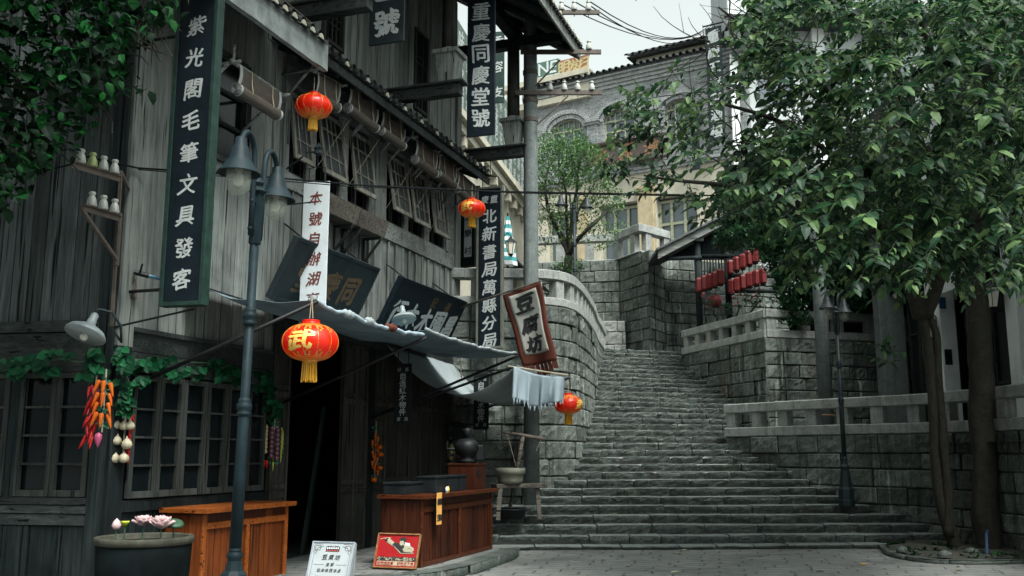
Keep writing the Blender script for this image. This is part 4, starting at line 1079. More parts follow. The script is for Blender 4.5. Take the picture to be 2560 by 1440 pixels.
# ------------------------------------------------------------ planter boxes under the shutters
for i, (ua, ub) in enumerate(((3.62, 4.55), (4.62, 5.58))):
    z0, z1 = 5.12, 5.38
    if 1:
        (ua, zt), (ub, _) = uz((822, 903)[i], (487, 527)[i], .4), uz((898, 968)[i], (525, 560)[i], .4); z1 = zt + .03; z0 = z1 - .27
    t = thing('planter_box', ('wooden planter box under the shutters, beside the white board', 'wooden planter box under the shutters, next to the corner post')[i], 'planter', W((ua + ub) / 2, .2, z0), 'planter boxes under the shutters')
    mb = MB(); mb.hexa([W(ua, .08, z0), W(ub, .08, z0), W(ub, .36, z0), W(ua, .36, z0), W(ua - .03, .06, z1), W(ub + .03, .06, z1), W(ub + .03, .42, z1), W(ua - .03, .42, z1)])
    mb.build('box', M['planter'], t, fix=True, bevel=.006)
    mb = MB(); mb.hexa([W(ua - .02, .09, z1 - .03), W(ub + .02, .09, z1 - .03), W(ub + .02, .39, z1 - .03), W(ua - .02, .39, z1 - .03)] + [W(ua - .02, .09, z1 + .002), W(ub + .02, .09, z1 + .002), W(ub + .02, .39, z1 + .002), W(ua - .02, .39, z1 + .002)]); mb.build('soil', M['soil'], t, fix=True)
    for u in (ua + .1, ub - .1):
        mb = MB(); mb.bar(W(u, .36, z0 - .02), W(u, .03, z0 - .42), .035, .035, up=DU); mb.bar(W(u, .035, z0), W(u, .035, z0 - .5), .04, .03, up=DU); mb.bar(W(u, .02, z0 - .018), W(u, .36, z0 - .018), .04, .03, up=DU)
        mb.build('bracket', M['frame'], t)
# ------------------------------------------------------------ awnings on iron struts
def canvas(name, label, P00, P10, P01, P11, sag, mat, edge=None, nu=28, nv=18, su=.05, wr=.045, col=None, group=None):
    """P00-P10 along the wall, P01-P11 along the street edge."""
    t = thing(name, label, 'awning', P00.lerp(P11, .5), group); sd = rng(0, 50)
    def fn(x, y):
        p = P00.lerp(P10, x).lerp(P01.lerp(P11, x), y)
        s = 4 * y * (1 - y) * sag + 4 * x * (1 - x) * su * y
        return p - Z * (s + wr * noise.noise(V((x * 5 + sd, y * 4, 1))) * (.3 + sin(y * pi)) + .018 * noise.noise(V((x * 16 + sd, y * 3, 5))) + .010 * abs(sin(x * 9.4)))
    mb = MB(); mb.grid(fn, nu, nv); mb.build('canvas', M[mat], t, smooth=True, solid=.006)
    if edge:
        mb = MB(); pts = [fn(i / 40, 1.0) + Z * (.012 + .02 * noise.noise(V((i * .45, sd, 2)))) + DN * .015 * noise.noise(V((i * .6, sd, 7))) for i in range(41)]
        mb.tube(pts, [.024 + .012 * noise.noise(V((i * .8, sd, 4))) for i in range(41)], 8); mb.build('rolled_hem', M[edge], t, smooth=True)
    return t, fn
f1, f2 = W(.72, 1.92, 3.22), W(3.5, 2.0, 3.15)
g1, g2 = W(3.62, 1.98, 3.24), W(7.3, 2.0, 3.27)
gA = 'canvas awnings over the shop front'
tA, _ = canvas('awning', 'blue-grey awning with a knotted hem nearest the street lamp', W(1.0, .06, 3.58), W(5.2, .06, 3.40), f1, f2, .10, 'awning', 'towel', group=gA)
tB, _ = canvas('awning', 'middle grey awning with a pale hem below the five-character board', W(4.9, .06, 3.46), W(7.9, .06, 3.44), g1, g2, .10, 'awning', 'awning_pale', group=gA)
tC, fC = canvas('awning', 'pale awning sagging like a hammock beside the stone wall', W(6.25, .05, 3.42), W(9.2, .06, 3.3), W(7.2, 2.05, 3.08), W(9.3, 2.35, 3.02), .66, 'awning_pale', None, nu=20, nv=30, wr=.03, group=gA)
for par, lst in ((tA, [(W(.3, .05, 2.32), f1 + DN * .1 - Z * .02), (W(3.12, .05, 2.25), f2 + DN * .05 - Z * .03)]), (tB, [(W(5.82, .05, 2.16), g2 + DN * .06 - Z * .03)]), (tC, [(W(6.0, .05, 2.2), W(7.22, 2.05, 3.06)), (W(9.38, .06, 2.26), W(9.3, 2.4, 3.0))])):
    for a, b in lst: MB().tube([a, b], .022, 8).build('strut', M['iron'], par, smooth=True)
mb = MB(); mb.tube([W(1.0, .06, 3.59), W(5.2, .05, 3.42)], .012, 6); mb.build('wall_rope', M['board_dark'], tA)
# hem cloths knotted round the first awning's edge
for i, (c, a, b) in enumerate((('red', .62, .72), ('awning_pale', .25, .34), ('awning_pale', .44, .5))):
    mb = MB(); pts = [f1.lerp(f2, lerp(a, b, k / 8)) + Z * (.016 + .012 * sin(k * 2.1)) - Z * .2 * lerp(a, b, k / 8) * (1 - lerp(a, b, k / 8)) for k in range(9)]
    mb.tube(pts, [.02, .04, .046, .042, .048, .044, .046, .036, .02], 8); mb.build('knotted_rag', M['banner_red' if c == 'red' else c], tA, smooth=True)
mb = MB(); mb.obox(f1 + DN * .05 + Z * .02, DU * .035, -DN * .03, Z * .03); mb.build('knotted_rag', M['awning_pale'], tA, bevel=.02)
# light cloth with a fringe drying over the last strut
t = thing('fringed_cloth', 'pale blue cloth with a ragged fringe draped at the awning corner', 'cloth', at(1340, 960, 16.4))
pa, pb = at(1284, 915, 16.2), at(1412, 941, 16.6)
def tf(x, y):
    p = pa.lerp(pb, x) - Z * (.10 * 4 * x * (1 - x) * .6)
    ln = (.56 - .10 * x) * (1 - max(0, x - .8) * 1.3)
    return p - Z * (ln * y) + V((-.035 * y * (1 - x), -.055 * (.3 + y) * sin(x * 23 + y * 1.5) - .10 * sin(x * 8 + .8) * y - .03 * sin(x * 47) * y, .03 * sin(x * 11) * y)) + V((.025 * sin(x * 30) * y, 0, 0))
mb = MB(); mb.grid(tf, 46, 14)
mb.build('drape', M['towel'], t, smooth=True, solid=.006)
mb = MB()
for k in range(20):
    q = tf((k + .5) / 20, 1.0); mb.add([q + V((-.016, 0, .01)), q + V((.016, 0, .01)), q + V((rng(-.008, .008), -.01, -rng(.06, .10)))], [(0, 1, 2)])
mb.build('fringe', M['towel'], t, solid=.01)
mb = MB(); mb.tube([pa - V((.1, 0, .0)), pb + V((.05, 0, .02))], .014, 6); mb.build('line', M['rope'], t)
# bean-curd flag
t = thing('shop_flag', 'white cloth flag with a rust-red border and three black characters on a slanting pole', 'flag', at(1155, 768, 17.9))
p0, p1 = at(1150, 769, 18.0), at(1353, 702, 16.7)
MB().tube([p0, p1], [.024, .017], 8).build('pole', M['planter'], t, smooth=True)
TL, TR, BR, BL_ = at(1257, 738, 17.3), at(1351, 703, 16.8), at(1393, 900, 16.7), at(1311, 916, 17.1)
def ff(x, y, off=0.0):
    p = TL.lerp(TR, x).lerp(BL_.lerp(BR, x), y); nn = (TR - TL).cross(BL_ - TL).normalized() * -1
    if nn.y > 0: nn = -nn
    return p + nn * (off + .035 * sin(x * 7 + y * 2.2) * (.25 + y) + .02 * sin(y * 9 + x * 3)) + V((.0, 0, -.015 * sin(x * 3.1)))
mb = MB(); mb.grid(lambda x, y: ff(x, y), 14, 24); mb.build('border', M['banner_red'], t, smooth=True, solid=.006)
mb = MB(); mb.grid(lambda x, y: ff(lerp(.15, .86, x), lerp(.05, .86, y), .008), 12, 22); mb.build('field', M['banner'], t, smooth=True, solid=.004)
mb = MB()
for ch, y in (('豆', .20), ('腐', .475), ('坊', .73)):
    vs, fs = glyph(ch)
    for s in (-1, 0, 1):
        mb.add([ff(.5 + (q.x * .46 + .07 * q.y + s * .022 + .02 * sin(5 * q.y)) * 1.0, y - (q.y * .215 + .03 * q.x - s * .011), .014 + .001 * s) for q in vs], fs)
mb.build('lettering', M['ink'], t)
mb = MB()
for k in range(7):
    a, b = k / 7 + .015, (k + .82) / 7; q = rng(.09, .19)
    mb.add([ff(a, .99), ff(b, .99), ff(b, .99) + (BR - TR) * q + V((.02, 0, 0)), ff(a, .99) + (BR - TR) * (q * rng(.6, 1.05))], [(0, 1, 2, 3)])
mb.build('fringe', M['banner_red'], t, solid=.006)
# ------------------------------------------------------------ porcelain insulators on brackets
def insul_proto(small=1.0):
    mb = MB(); mb.lathe([(.0, 0), (.062, .002), (.068, .012), (.055, .10), (.042, .13), (.034, .14), (.034, .155), (.046, .165), (.046, .185), (.036, .2), (0, .205)], n=16)
    return mb
IN = insul_proto().build('insulator', M['porcelain'], smooth=True)
INM = [None]
def insulator(loc, label, group, mat=None, sc=1.0):
    if INM[0] is None: o = IN; INM[0] = 1
    else: o = IN.copy(); COL.objects.link(o)
    o.location = loc; o.scale = (sc,) * 3
    if mat: o.data = o.data.copy(); o.data.materials[0] = M[mat]
    return tag(o, label, 'insulator', group)
YI = 9.35
for tier, (xs, ys, brace, lab) in enumerate((([198, 229, 259, 288], [397, 405, 415, 426], None, 'upper rusty steel bracket holding four insulators on the dark side wall'), ([225, 252, 280], [504, 514, 525], 1, 'lower triangular steel bracket holding three insulators on the dark side wall'))):
    a, b = at(xs[0] - 18, ys[0] + 0, YI - .25), at(302, ys[-1] + 8, YI + .35)
    t = thing('steel_bracket', lab, 'bracket', b)
    mb = MB(); mb.bar(a - Z * .03, b - Z * .03, .05, .008); mb.bar(a - Z * .06, b - Z * .06, .008, .06); mb.build('crossarm', M['rust'], t)
    mb = MB()
    if brace: mb.bar(a - Z * .08, b - Z * .5, .03, .03); mb.bar(b, b - Z * .55, .05, .02)
    else: mb.bar(b, b + (HO - b) * .3 - Z * .25, .03, .03); mb.bar(b + Z * .02, V((HO.x + .05, HO.y - .02, b.z - .05)), .03, .03)
    mb.build('brace', M['rust'], t)
    for k, x in enumerate(xs):
        q = a.lerp(b, (k + .75) / (len(xs) + .35)); q.z -= .0
        word = ['leftmost', 'second', 'third', 'rightmost'][k] if len(xs) == 4 else ['left', 'middle', 'right'][k]
        insulator(q - Z * .02, f'{word} of the {"four" if tier == 0 else "three"} white insulators on the {"upper" if tier == 0 else "lower"} wall bracket', 'porcelain insulators on the wall brackets', 'moss_porcelain' if (tier == 0 and k == 1) else None, .72 if 0 else .74)
# utility pole with cross-arms
t = thing('utility_pole', 'tall round concrete pole with steel cross-arms standing on the steps', 'utility pole', V((.37, 18.35, STZ(4) - .05)))
MB().lathe([(.152, 0), (.147, 4), (.137, 8), (.13, 12.6)], (.37, 18.35, STZ(4) - .05), 28).build('pole', M['concrete'], t, smooth=True)
px_ = .37
for z in (8.15, 8.55, 9.15): MB().lathe([(.148, -.045), (.152, -.04), (.152, .04), (.148, .045)], (px_, 18.35, z), 24).build('clamp', M['rust'], t)
def crossarm(za, x0, x1, dy, ins, name, first):
    mb = MB(); a, b = V((px_ + x0, 18.2 + dy * 0, za)), V((px_ + x1, 18.2 - dy, za)); mb.bar(a, b, .06, .085); mb.build('crossarm', M['rust'], t)
    for k, q in enumerate(ins):
        p = a.lerp(b, q); MB().tube([p - Z * .09, p + Z * .06], .009, 6).build('pin', M['rust'], t); insulator(p + Z * .045, name[k], 'porcelain insulators on the utility pole', None, .98)
zc = at(1420, 232, 18.2).z
crossarm(zc, -.3, 1.42, .0, [.40, .565, .72, .885], ['white insulator on the long cross-arm, nearest the pole', 'white insulator on the long cross-arm, second from the pole', 'white insulator on the long cross-arm, third from the pole', 'white insulator at the free end of the long cross-arm'], 1)
crossarm(at(1470, 130, 18.2).z, -.2, 1.42, .0, [.85], ['lone white insulator on the middle cross-arm against the sky'], 0)
crossarm(at(1460, 31, 18.2).z, -.2, 1.40, .0, [.52, .68, .86], ['top cross-arm white insulator nearest the roof edge', 'middle white insulator on the top cross-arm', 'top cross-arm white insulator farthest from the roof'], 0)
for a, b in (((1338, 215), (1400, 150)), ((1342, 312), (1420, 240))):
    MB().bar(at(*a, 18.15), at(*b, 18.15), .05, .02).build('brace', M['rust'], t)
# cables
def cable(label, pts, r=.011, sag=0.0):
    P = []
    for a, b in zip(pts, pts[1:]):
        for k in range(12): q = a.lerp(b, k / 12); P.append(q - Z * sag * 4 * (k / 12) * (1 - k / 12))
    P.append(pts[-1]); c = sum(P, V()) / len(P)
    return tag(MB().tube(P, r, 6).build('cable', M['wire'], loc=c), label, 'cable')
cable('long black twin cable crossing the whole street at mid height', [at(200, 388, 9.3), at(345, 420, 10.2), at(640, 440, 11.0), at(900, 463, 12), at(1300, 482, 13), at(1700, 489, 13.5), at(2000, 487, 13.5), at(2240, 478, 13.5), at(2600, 452, 13)], .012)
cable('thin black cable running beside the twin cable', [at(345, 424, 10.2), at(900, 468, 12), at(1300, 479, 13), at(1700, 486, 13.5)], .006)
for i, (ins, end) in enumerate((((1405, 10), (1800, 55)), ((1440, 6), (1790, 52)), ((1475, 4), (1785, 48)), ((1475, 14), (1780, 62)))):
    cable(['lowest', 'second', 'third', 'topmost'][i] + ' of the thin cables running from the top cross-arm across the sky', [at(*ins, 18.2), at(end[0], end[1] + i * 2, 40)], .013, .8)
cable('short slack cable between the dark side wall and the left bracket', [at(-30, 455, 8.9), at(120, 425, 9.1), at(215, 402, 9.3)], .008)
# ------------------------------------------------------------ wall lamps
def wall_lamp(label, c, tilt, r, arm, wallpt, mat='palegrey'):
    t = thing('wall_lamp', label, 'lamp', c); ax = V(tilt).normalized()
    MB().lathe([(r, 0), (r * .99, .02), (r * .85, .06), (r * .5, .10), (.05, .12), (.045, .17), (.04, .19), (.04, .24), (.02, .26)], c, 28, ax).build('lamp_shade', M['enamel'], t, smooth=True)
    MB().lathe([(r * .97, .005), (r * .83, .045), (r * .48, .085), (.03, .1)], c, 28, ax).build('shade_lining', M['lining'], t, smooth=True)
    mb = MB(); mb.lathe([(.0, -.06), (.03, -.05), (.042, -.02), (.03, .02), (.028, .09)], c, 14, ax); mb.build('bulb', M['bulb'], t, smooth=True)
    top = c + ax * .25
    P = [top, top + ax * .06] + [top + V(q) for q in arm] + [wallpt]
    MB().tube([q.freeze() if 0 else q for q in P], .014, 8).build('arm', M['lampdark'], t, smooth=True)
    return t
M['enamel'] = plain('grey_enamel', (.20, .235, .24), .4, var=.15, grime=.5)
M['lining'] = plain('shaded_ochre_lining', (.105, .097, .07), .7, spec=.2, var=.2, grime=.4)  # ochre lining, darkened to carry the shade inside the dish
p = at(212, 838, 9.55)
wall_lamp('pale enamel dish lamp on a gooseneck at the dark house corner', p, (.22, .42, 1), .205, [(.05, .05, .05), (.13, .1, .03), (.2, .16, -.1), (.2, .2, -.26)], at(272, 812, 10.05))
p = at(1010, 800, 15.3)
wall_lamp('grey dish lamp half hidden behind the awning edge', p, (-.2, .3, 1), .2, [(-.06, .1, .03), (-.16, .2, 0), (-.25, .3, -.12)], W(5.9, .05, 3.75))
# ------------------------------------------------------------ water vat with lotus
VC = V((-3.51, 9.45, 0))
t = thing('water_vat', 'big dark round vat with a pale rim in front of the side window', 'vat', VC)
MB().lathe([(.36, 0), (.40, .2), (.425, .5), (.435, .74), (.425, .76)], VC, 40).build('body', M['vat'] if 'vat' in M else plain('dark_glazed_clay', (.003, .005, .0055), .7, var=.6, scale=3, grime=.3, spec=.06), t, smooth=True)
MB().lathe([(.43, .745), (.45, .75), (.455, .80), (.447, .815), (.41, .815), (.40, .8), (.40, .74)], VC, 40).build('rim', plain('worn_clay_rim', (.05, .049, .038), .8, var=.5, scale=7, grime=.6, spec=.1), t, smooth=True)
M['petal'] = plain('pink_lotus_petal', (.46, .31, .32), .6, var=.25, scale=12)
M['stem'] = plain('green_stem', (.02, .06, .03), .6)
MB().lathe([(0, .755), (.41, .755)], VC, 32).build('water', plain('dark_water', (.004, .008, .007), .06), t)
def petal(mb, c, a, l, w_, el, cup=.25):
    d = V((cos(a) * cos(el), sin(a) * cos(el), sin(el))); s = V((-sin(a), cos(a), 0)); u = s.cross(d) * -1
    if u.z < 0: u = -u
    mb.grid(lambda x, y: V(c) + d * (l * y) + s * ((x - .5) * 2 * w_ * sin(pi * min(1, y * .86 + .08)) ** .8) + u * (cup * l * (y * y * .5 + (x - .5) ** 2 * 1.2)), 4, 5)
def lotus(px, py, Y, sc, label, full=True):
    c = at(px, py, Y); t = thing('lotus_flower', label, 'flower', V((c.x, c.y, .755)), 'lotus plants in the vat')
    mb = MB()
    for ring, (n, el, l) in enumerate(((8, .42, .15), (8, .78, .145), (6, 1.08, .13), (4, 1.35, .10))):
        for k in range(n): petal(mb, c - Z * .04, 2 * pi * k / n + ring * .4, l * sc, .05 * sc, el + rng(-.12, .12), .28)
    mb.build('petals', M['petal'], t, smooth=True, solid=.003)
    MB().tube([V((c.x, c.y, .74)), c], .008, 6).build('stem', M['stem'], t)
lotus(358, 1306, 9.4, .82, 'left pink lotus flower standing over the vat')
lotus(404, 1312, 9.3, .95, 'right pink lotus flower, larger and more open, over the vat')
c = at(291, 1318, 9.35); t = thing('lotus_bud', 'closed white lotus bud at the left of the vat', 'flower', V((c.x, c.y, .755)), 'lotus plants in the vat')
MB().lathe([(.01, -.03), (.035, -.01), (.045, .02), (.03, .055), (0, .085)], c, 10).build('petals', M['petal'], t, smooth=True); MB().tube([V((c.x, c.y, .74)), c], .007, 6).build('stem', M['stem'], t)
c = at(313, 1306, 9.5); t = thing('lotus_pod', 'yellow-green lotus seed pod beside the bud in the vat', 'seed pod', V((c.x, c.y, .755)), 'lotus plants in the vat')
MB().lathe([(.012, -.045), (.04, .0), (.042, .012), (0, .014)], c, 12).build('pod', plain('lotus_pod_green', (.36, .42, .03), .5), t, smooth=True); MB().tube([V((c.x, c.y, .74)), c], .007, 6).build('stem', M['stem'], t)
c = at(435, 1306, 9.45); t = thing('lotus_leaf', 'small green lotus leaf at the right edge of the vat', 'leaf', V((c.x, c.y, .755)), 'lotus plants in the vat')
MB().lathe([(0, 0), (.05, .012), (.085, .005), (.10, -.02)], c, 14, (.2, -.3, 1)).build('blade', M['stem'], t, smooth=True); MB().tube([V((c.x, c.y, .74)), c], .007, 6).build('stem', M['stem'], t)
# ------------------------------------------------------------ counters
def counter(label, u0, u1, v0, v1, z0, h, mv, mh, ndoor):
    t = thing('counter', label, 'counter', W((u0 + u1) / 2, (v0 + v1) / 2, z0))
    MB().fbox(u0 - .06, u1 + .06, v0 - .02, v1 + .08, z0 + h - .055, z0 + h).build('top', M[mh], t, bevel=.006)
    mb = MB(); planks(mb, u0, u1, z0 + .02, z0 + h - .06, v=v1 - .03, wd=.11)
    mb.obox(W(u0 + .015, (v0 + v1) / 2, z0 + h / 2 - .03), DU * .015, -DN * ((v1 - v0) / 2 - .04), Z * (h / 2 - .035)); mb.obox(W(u1 - .015, (v0 + v1) / 2, z0 + h / 2 - .03), DU * .015, -DN * ((v1 - v0) / 2 - .04), Z * (h / 2 - .035))
    mb.fbox(u0 + .03, u1 - .03, v0, v0 + .03, z0, z0 + h - .06)
    mb.build('carcass', M[mv], t)
    mb = MB(); st = .06
    xs = [u0] + [lerp(u0, u1, k / ndoor) for k in range(1, ndoor)] + [u1]
    for x in (u0, u1 - st): mb.fbox(x, x + st, v1 - .028, v1, z0, z0 + h - .06)
    for x in xs[1:-1]: mb.fbox(x - st / 2, x + st / 2, v1 - .028, v1, z0 + st, z0 + h - .23)
    mb.fbox(u0 + st, u1 - st, v1 - .028, v1, z0, z0 + st); mb.fbox(u0 + st, u1 - st, v1 - .028, v1, z0 + h - .23, z0 + h - .16)
    mb.build('face_frame', M[mh], t, bevel=.004)
    MB().fbox(u0 + st, u1 - st, v1 - .1, v1 - .02, z0 + h - .16, z0 + h - .06).build('drawer_recess', M['redwood'], t)
    return t
uL = ((at(507, 1268, 10.7) - HO).dot(DU), (at(507, 1268, 10.7) - HO).dot(DN))
counter('orange varnished wooden counter behind the vat and lamp post', uL[0] + .06, uL[0] + 1.75, .08, uL[1] - .02, .02, .98, 'orange', 'orange_h', 2)
pR0, pR1 = atz(1045, 1420, .12), atz(1238, 1373, .12)
a0, a1 = (pR0 - HO).dot(DU), (pR1 - HO).dot(DU); av = ((pR0 - HO).dot(DN) + (pR1 - HO).dot(DN)) / 2
RC = (a0, a1, av)
counter('dark red varnished wooden counter with two doors beside the steps', a0, a1, av - .62, av, .12, .93, 'redwood', 'redwood_h', 2)
t = thing('price_slip', 'yellow paper slip with black characters hanging on the red counter', 'slip', W(a0 + .33, av + .085, .7)); c = W(a0 + .36, av + .086, .86)
mb = MB(); mb.obox(c, DU * .085, -DN * .002, Z * .21); mb.build('paper', plain('ochre_paper', (.55, .27, .06), .8, var=.1), t)
mb = MB()
for ch, x, y in (('香', -.03, .09), ('豆', -.03, -.12), ('臘', .04, .09), ('腐', .04, -.12)): write(mb, ch, c + DN * .003 + DU * x + Z * y, DU, Z, .085, nib=.05, wob=.02)
mb.build('lettering', M['ink'], t)
# things standing on the red counter
zt = .12 + .93
def crate(name, label, u, v, du, dv, h, mat, lid=True, z=zt):
    t = thing(name, label, 'box', W(u, v, z))
    MB().fbox(u - du, u + du, v - dv, v + dv, z, z + h).build('body', M[mat], t, bevel=.006)
    if lid: MB().fbox(u - du - .012, u + du + .012, v - dv - .012, v + dv + .012, z + h, z + h + .03).build('lid', M[mat], t, bevel=.006)
    return t
M['steelbox'] = plain('dull_dark_steel', (.008, .011, .013), .45, .3, var=.3)
crate('wooden_box', 'low dark wooden box at the near end of the red counter', a0 + .32, av - .42, .3, .16, .13, 'black')
crate('steel_box', 'grey steel food box standing on the red counter behind the yellow slip', a0 + .78, av - .2, .2, .14, .2, 'steelbox')
crate('steel_box', 'black steel food box in the middle of the red counter', a0 + 1.28, av - .22, .17, .14, .2, 'black')
crate('steel_box', 'narrow steel box left of the red cabinet on the counter', a0 + 1.66, av - .22, .12, .13, .2, 'steelbox')
t = crate('cabinet', 'dark red cabinet under the black machine at the far counter end', a0 + 2.22, av - .26, .24, .22, .36, 'redwood'); t['category'] = 'cabinet'
MB().fbox(a0 + 2.08, a0 + 2.2, av - .038, av - .03, zt + .2, zt + .28).build('label_plate', M['steelbox'], t)
c = W(a0 + 2.2, av - .26, zt + .39); t = thing('hand_mill', 'squat black machine with a hopper on the red cabinet', 'machine', c)
MB().lathe([(.13, 0), (.14, .05), (.10, .09), (.16, .14), (.20, .22), (.19, .30), (.13, .36), (.05, .38)], c, 18).build('drum', M['iron'], t, smooth=True)
MB().lathe([(.03, 0), (.04, .06), (.10, .16), (.09, .16)], c + Z * .37, 14).build('hopper', M['iron'], t, smooth=True)
MB().tube([c + V((-.15, -.05, .22)), c + V((-.3, -.08, .22)), c + V((-.3, -.08, .34))], .016, 7).build('crank', M['iron'], t)
MB().obox(c + V((.2, .02, .16)), (.06, 0, 0), (0, .08, 0), (0, 0, .12)).build('motor', M['iron'], t, bevel=.02)
c = W(a0 + .98, av + .0, zt); 
for i, (du, col) in enumerate(((.0, 'white'), (.05, 'goldtext'))):
    q = W(a0 + .86 + du, av - .02, zt); t = thing('condiment_bottle', ('small clear bottle on the red counter edge', 'small yellow bottle on the red counter edge')[i], 'bottle', q)
    MB().lathe([(.018, 0), (.02, .05), (.012, .07), (.01, .085)], q, 10).build('body', M['globe_white' if i == 0 else 'goldtext'], t, smooth=True); MB().lathe([(.012, .085), (.012, .1), (0, .1)], q, 8).build('cap', M['iron'], t)
# bench, basins and a T-shaped hanger near the pole
q = at(1296, 1214, 17.0)
t = thing('wooden_bench', 'rough wooden bench standing by the concrete pole', 'bench', V((q.x, 17.25, STZ(2))))
b0, b1 = at(1234, 1212, 16.95), at(1360, 1212, 17.25); zb = b0.z - .02
mb = MB(); mb.bar(V((b0.x, b0.y, zb)), V((b1.x, b1.y, zb)), .36, .07); mb.build('seat', M['planter'], t, bevel=.01)
for e, s in ((b0, .12), (b1, -.12)):
    for dy in (-.13, .13):
        MB().bar(V((e.x + s, e.y + dy * .8, zb - .03)), V((e.x + s - .04 * (s / .12), e.y + dy * 1.3, STZ(3) - .02)), .07, .07).build('leg', M['planter'], t)
mb = MB(); mb.bar(V((b1.x - .12, b1.y - .15, .82)), V((b1.x - .12, b1.y + .15, .82)), .05, .06); mb.build('stretcher', M['planter'], t)
c = V((b0.x + .29, b0.y + .05, zb + .036)); t = thing('stone_basin', 'pale round basin sitting on the rough wooden bench', 'basin', c)
MB().lathe([(.20, 0), (.215, .06), (.23, .16), (.26, .18), (.26, .27), (.22, .27), (.2, .1)], c, 26).build('bowl', plain('pale_limestone', (.13, .13, .10), .85, var=.35, scale=5, grime=.6), t, smooth=True)
c = V((at(1281, 1283, 17.0).x, 17.1, STZ(3) - .02)); t = thing('plastic_tub', 'black plastic tub on the step under the bench', 'tub', c)
MB().lathe([(.19, 0), (.235, .15), (.255, .155), (.255, .175), (.225, .175), (.19, .03), (0, .03)], c, 26).build('tub', M['black'], t, smooth=True)
t = thing('pole_hanger', 'crooked wooden cross pole lashed to a leaning stick by the concrete pole', 'wooden pole', at(1280, 1270, 17.4))
MB().tube([at(1256, 1080, 17.3), at(1300, 1087, 17.4), at(1363, 1099, 17.5)], [.026, .03, .042], 8).build('cross_pole', M['planter'], t, smooth=True)
MB().tube([at(1308, 1090, 17.42), at(1294, 1165, 17.4), at(1275, 1268, 17.38)], [.035, .03, .032], 8).build('stick', M['planter'], t, smooth=True)
MB().tube([at(1268, 1084, 17.3), at(1290, 1165, 17.32)], .005, 4).build('lashing', M['rope'], t)
MB().tube([at(1352, 1100, 17.45), at(1340, 1128, 17.45)], .005, 4).build('lashing', M['rope'], t)
c = at(1148, 1085, 18.6); t = thing('meter_box', 'small dark peaked box fixed to the house end above the counter', 'box', c)
mb = MB(); mb.obox(c, (.12, 0, 0), (0, .1, 0), (0, 0, .14)); mb.build('body', M['black'], t, bevel=.01); mb = MB(); mb.prism([(-.18, 0), (.18, 0), (.0, .1)], c + V((0, -.13, .14)), (1, 0, 0), (0, 0, 1), (0, .26, 0)); mb.build('roof', M['black'], t)
for i, (xa, ya, xb, yb) in enumerate(((1150, 870, 1155, 1060), (1136, 1000, 1150, 1200))):
    tag(MB().tube([at(xa, ya, 18.6), at((xa + xb) / 2 + 2, (ya + yb) / 2, 18.55), at(xb, yb, 18.5)], .014, 6).build('bamboo_stick', M['planter'], loc=at(xb, yb, 18.5)), ('upper thin stick leaning at the house end', 'lower thin stick leaning behind the mixed vegetable string')[i], 'stick')
# folding menu board
t = thing('menu_board', 'white folding menu board with black writing standing on the pavement', 'menu board', V((-1.85, 10.05, 0)))
p00, p10, p01, p11 = at(744, 1521, 9.85), at(864, 1524, 9.75), at(783, 1353, 10.12), at(889, 1356, 10.05)
ay = ((p01 + p11) / 2 - (p00 + p10) / 2); hh = ay.length; ay.normalize(); ax = (p11 - p01); wd = ax.length; ax.normalize(); ay = (ay - ax * ay.dot(ax)).normalized(); nn = ax.cross(ay)
c = (p01 + p11) / 2 - ay * (hh / 2)
MB().obox(c - nn * .012, ax * (wd / 2), -nn * .012, ay * (hh / 2)).build('front_panel', M['menu_white'], t, bevel=.003)
bt = (p01 + p11) / 2; bd = (V((0, .75, 0)) + ay * -1.6 + V((.0, .1, 0))).normalized()
mb = MB(); mb.obox(bt + bd * (hh / 2) - nn * .04 + V((.0, .0, 0)), ax * (wd / 2), ax.cross(bd) * -.01, bd * (hh / 2)); mb.build('back_panel', M['menu_white'], t)
mb = MB()
for s in (-1, 1): mb.obox(c + ax * (s * (wd / 2 - .007)) + nn * .004, ax * .007, -nn * .006, ay * (hh / 2))
mb.obox(c + ay * (hh / 2 - .006) + nn * .004, ax * (wd / 2 - .014), -nn * .006, ay * .006); mb.build('edge_frame', plain('grey_aluminium', (.30, .34, .38), .35, .6), t)
def mp(x, y): return c + ax * (x * wd) + ay * (hh / 2 - y * wd) + nn * .0022      # x -.5...5, y down from the top in board widths
mb = MB(); wk = dict(nib=.03, wob=.03, slant=.25)
for txt, y, sz, pitch in (('豆腐坊', .36, .115, .15), ('主營', .52, .075, .10), ('现做陕西凉皮', .66, .075, .095), ('手工米线酸辣粉', .82, .07, .09)):
    for i, ch in enumerate(txt): write(mb, ch, mp((i - (len(txt) - 1) / 2) * pitch, y), ax, ay, sz * wd, **wk)
mb.build('lettering', M['ink'], t)
mb = MB()
def line(pts, w_=.006):
    for a, b in zip(pts, pts[1:]): mb.bar(mp(*a), mp(*b), w_ * wd, .001, up=nn)
for s in (-1, 1):
    line([(s * .42, .1), (s * .42, 1.4)]); line([(s * .14, .53), (s * .38, .53)], .005)
    for o in (0, .035): line([(s * (.44 - o), .26 - o), (s * (.44 - o), .06 + o), (s * (.24 + o), .06 + o)], .007)
    line([(s * .38, .22), (s * .34, .14), (s * .28, .14), (s * .30, .20), (s * .38, .2)], .009); line([(s * .40, .30), (s * .36, .24), (s * .40, .18)], .008)
    line([(s * .22, .10), (s * .27, .13), (s * .32, .1)], .008)
mb.build('ornament', M['ink'], t)
mb = MB(); mb.prism([(-.16, -.06), (.16, -.06), (.16, .05), (.11, .07), (.08, .06), (.06, .085), (.045, .06), (-.04, .06), (-.055, .09), (-.07, .06), (-.12, .07), (-.16, .05)], mp(0, .17), ax * wd, ay * wd, nn * .001); emb = mb.build('emblem', M['ink'], t, fix=True)
mb = MB()
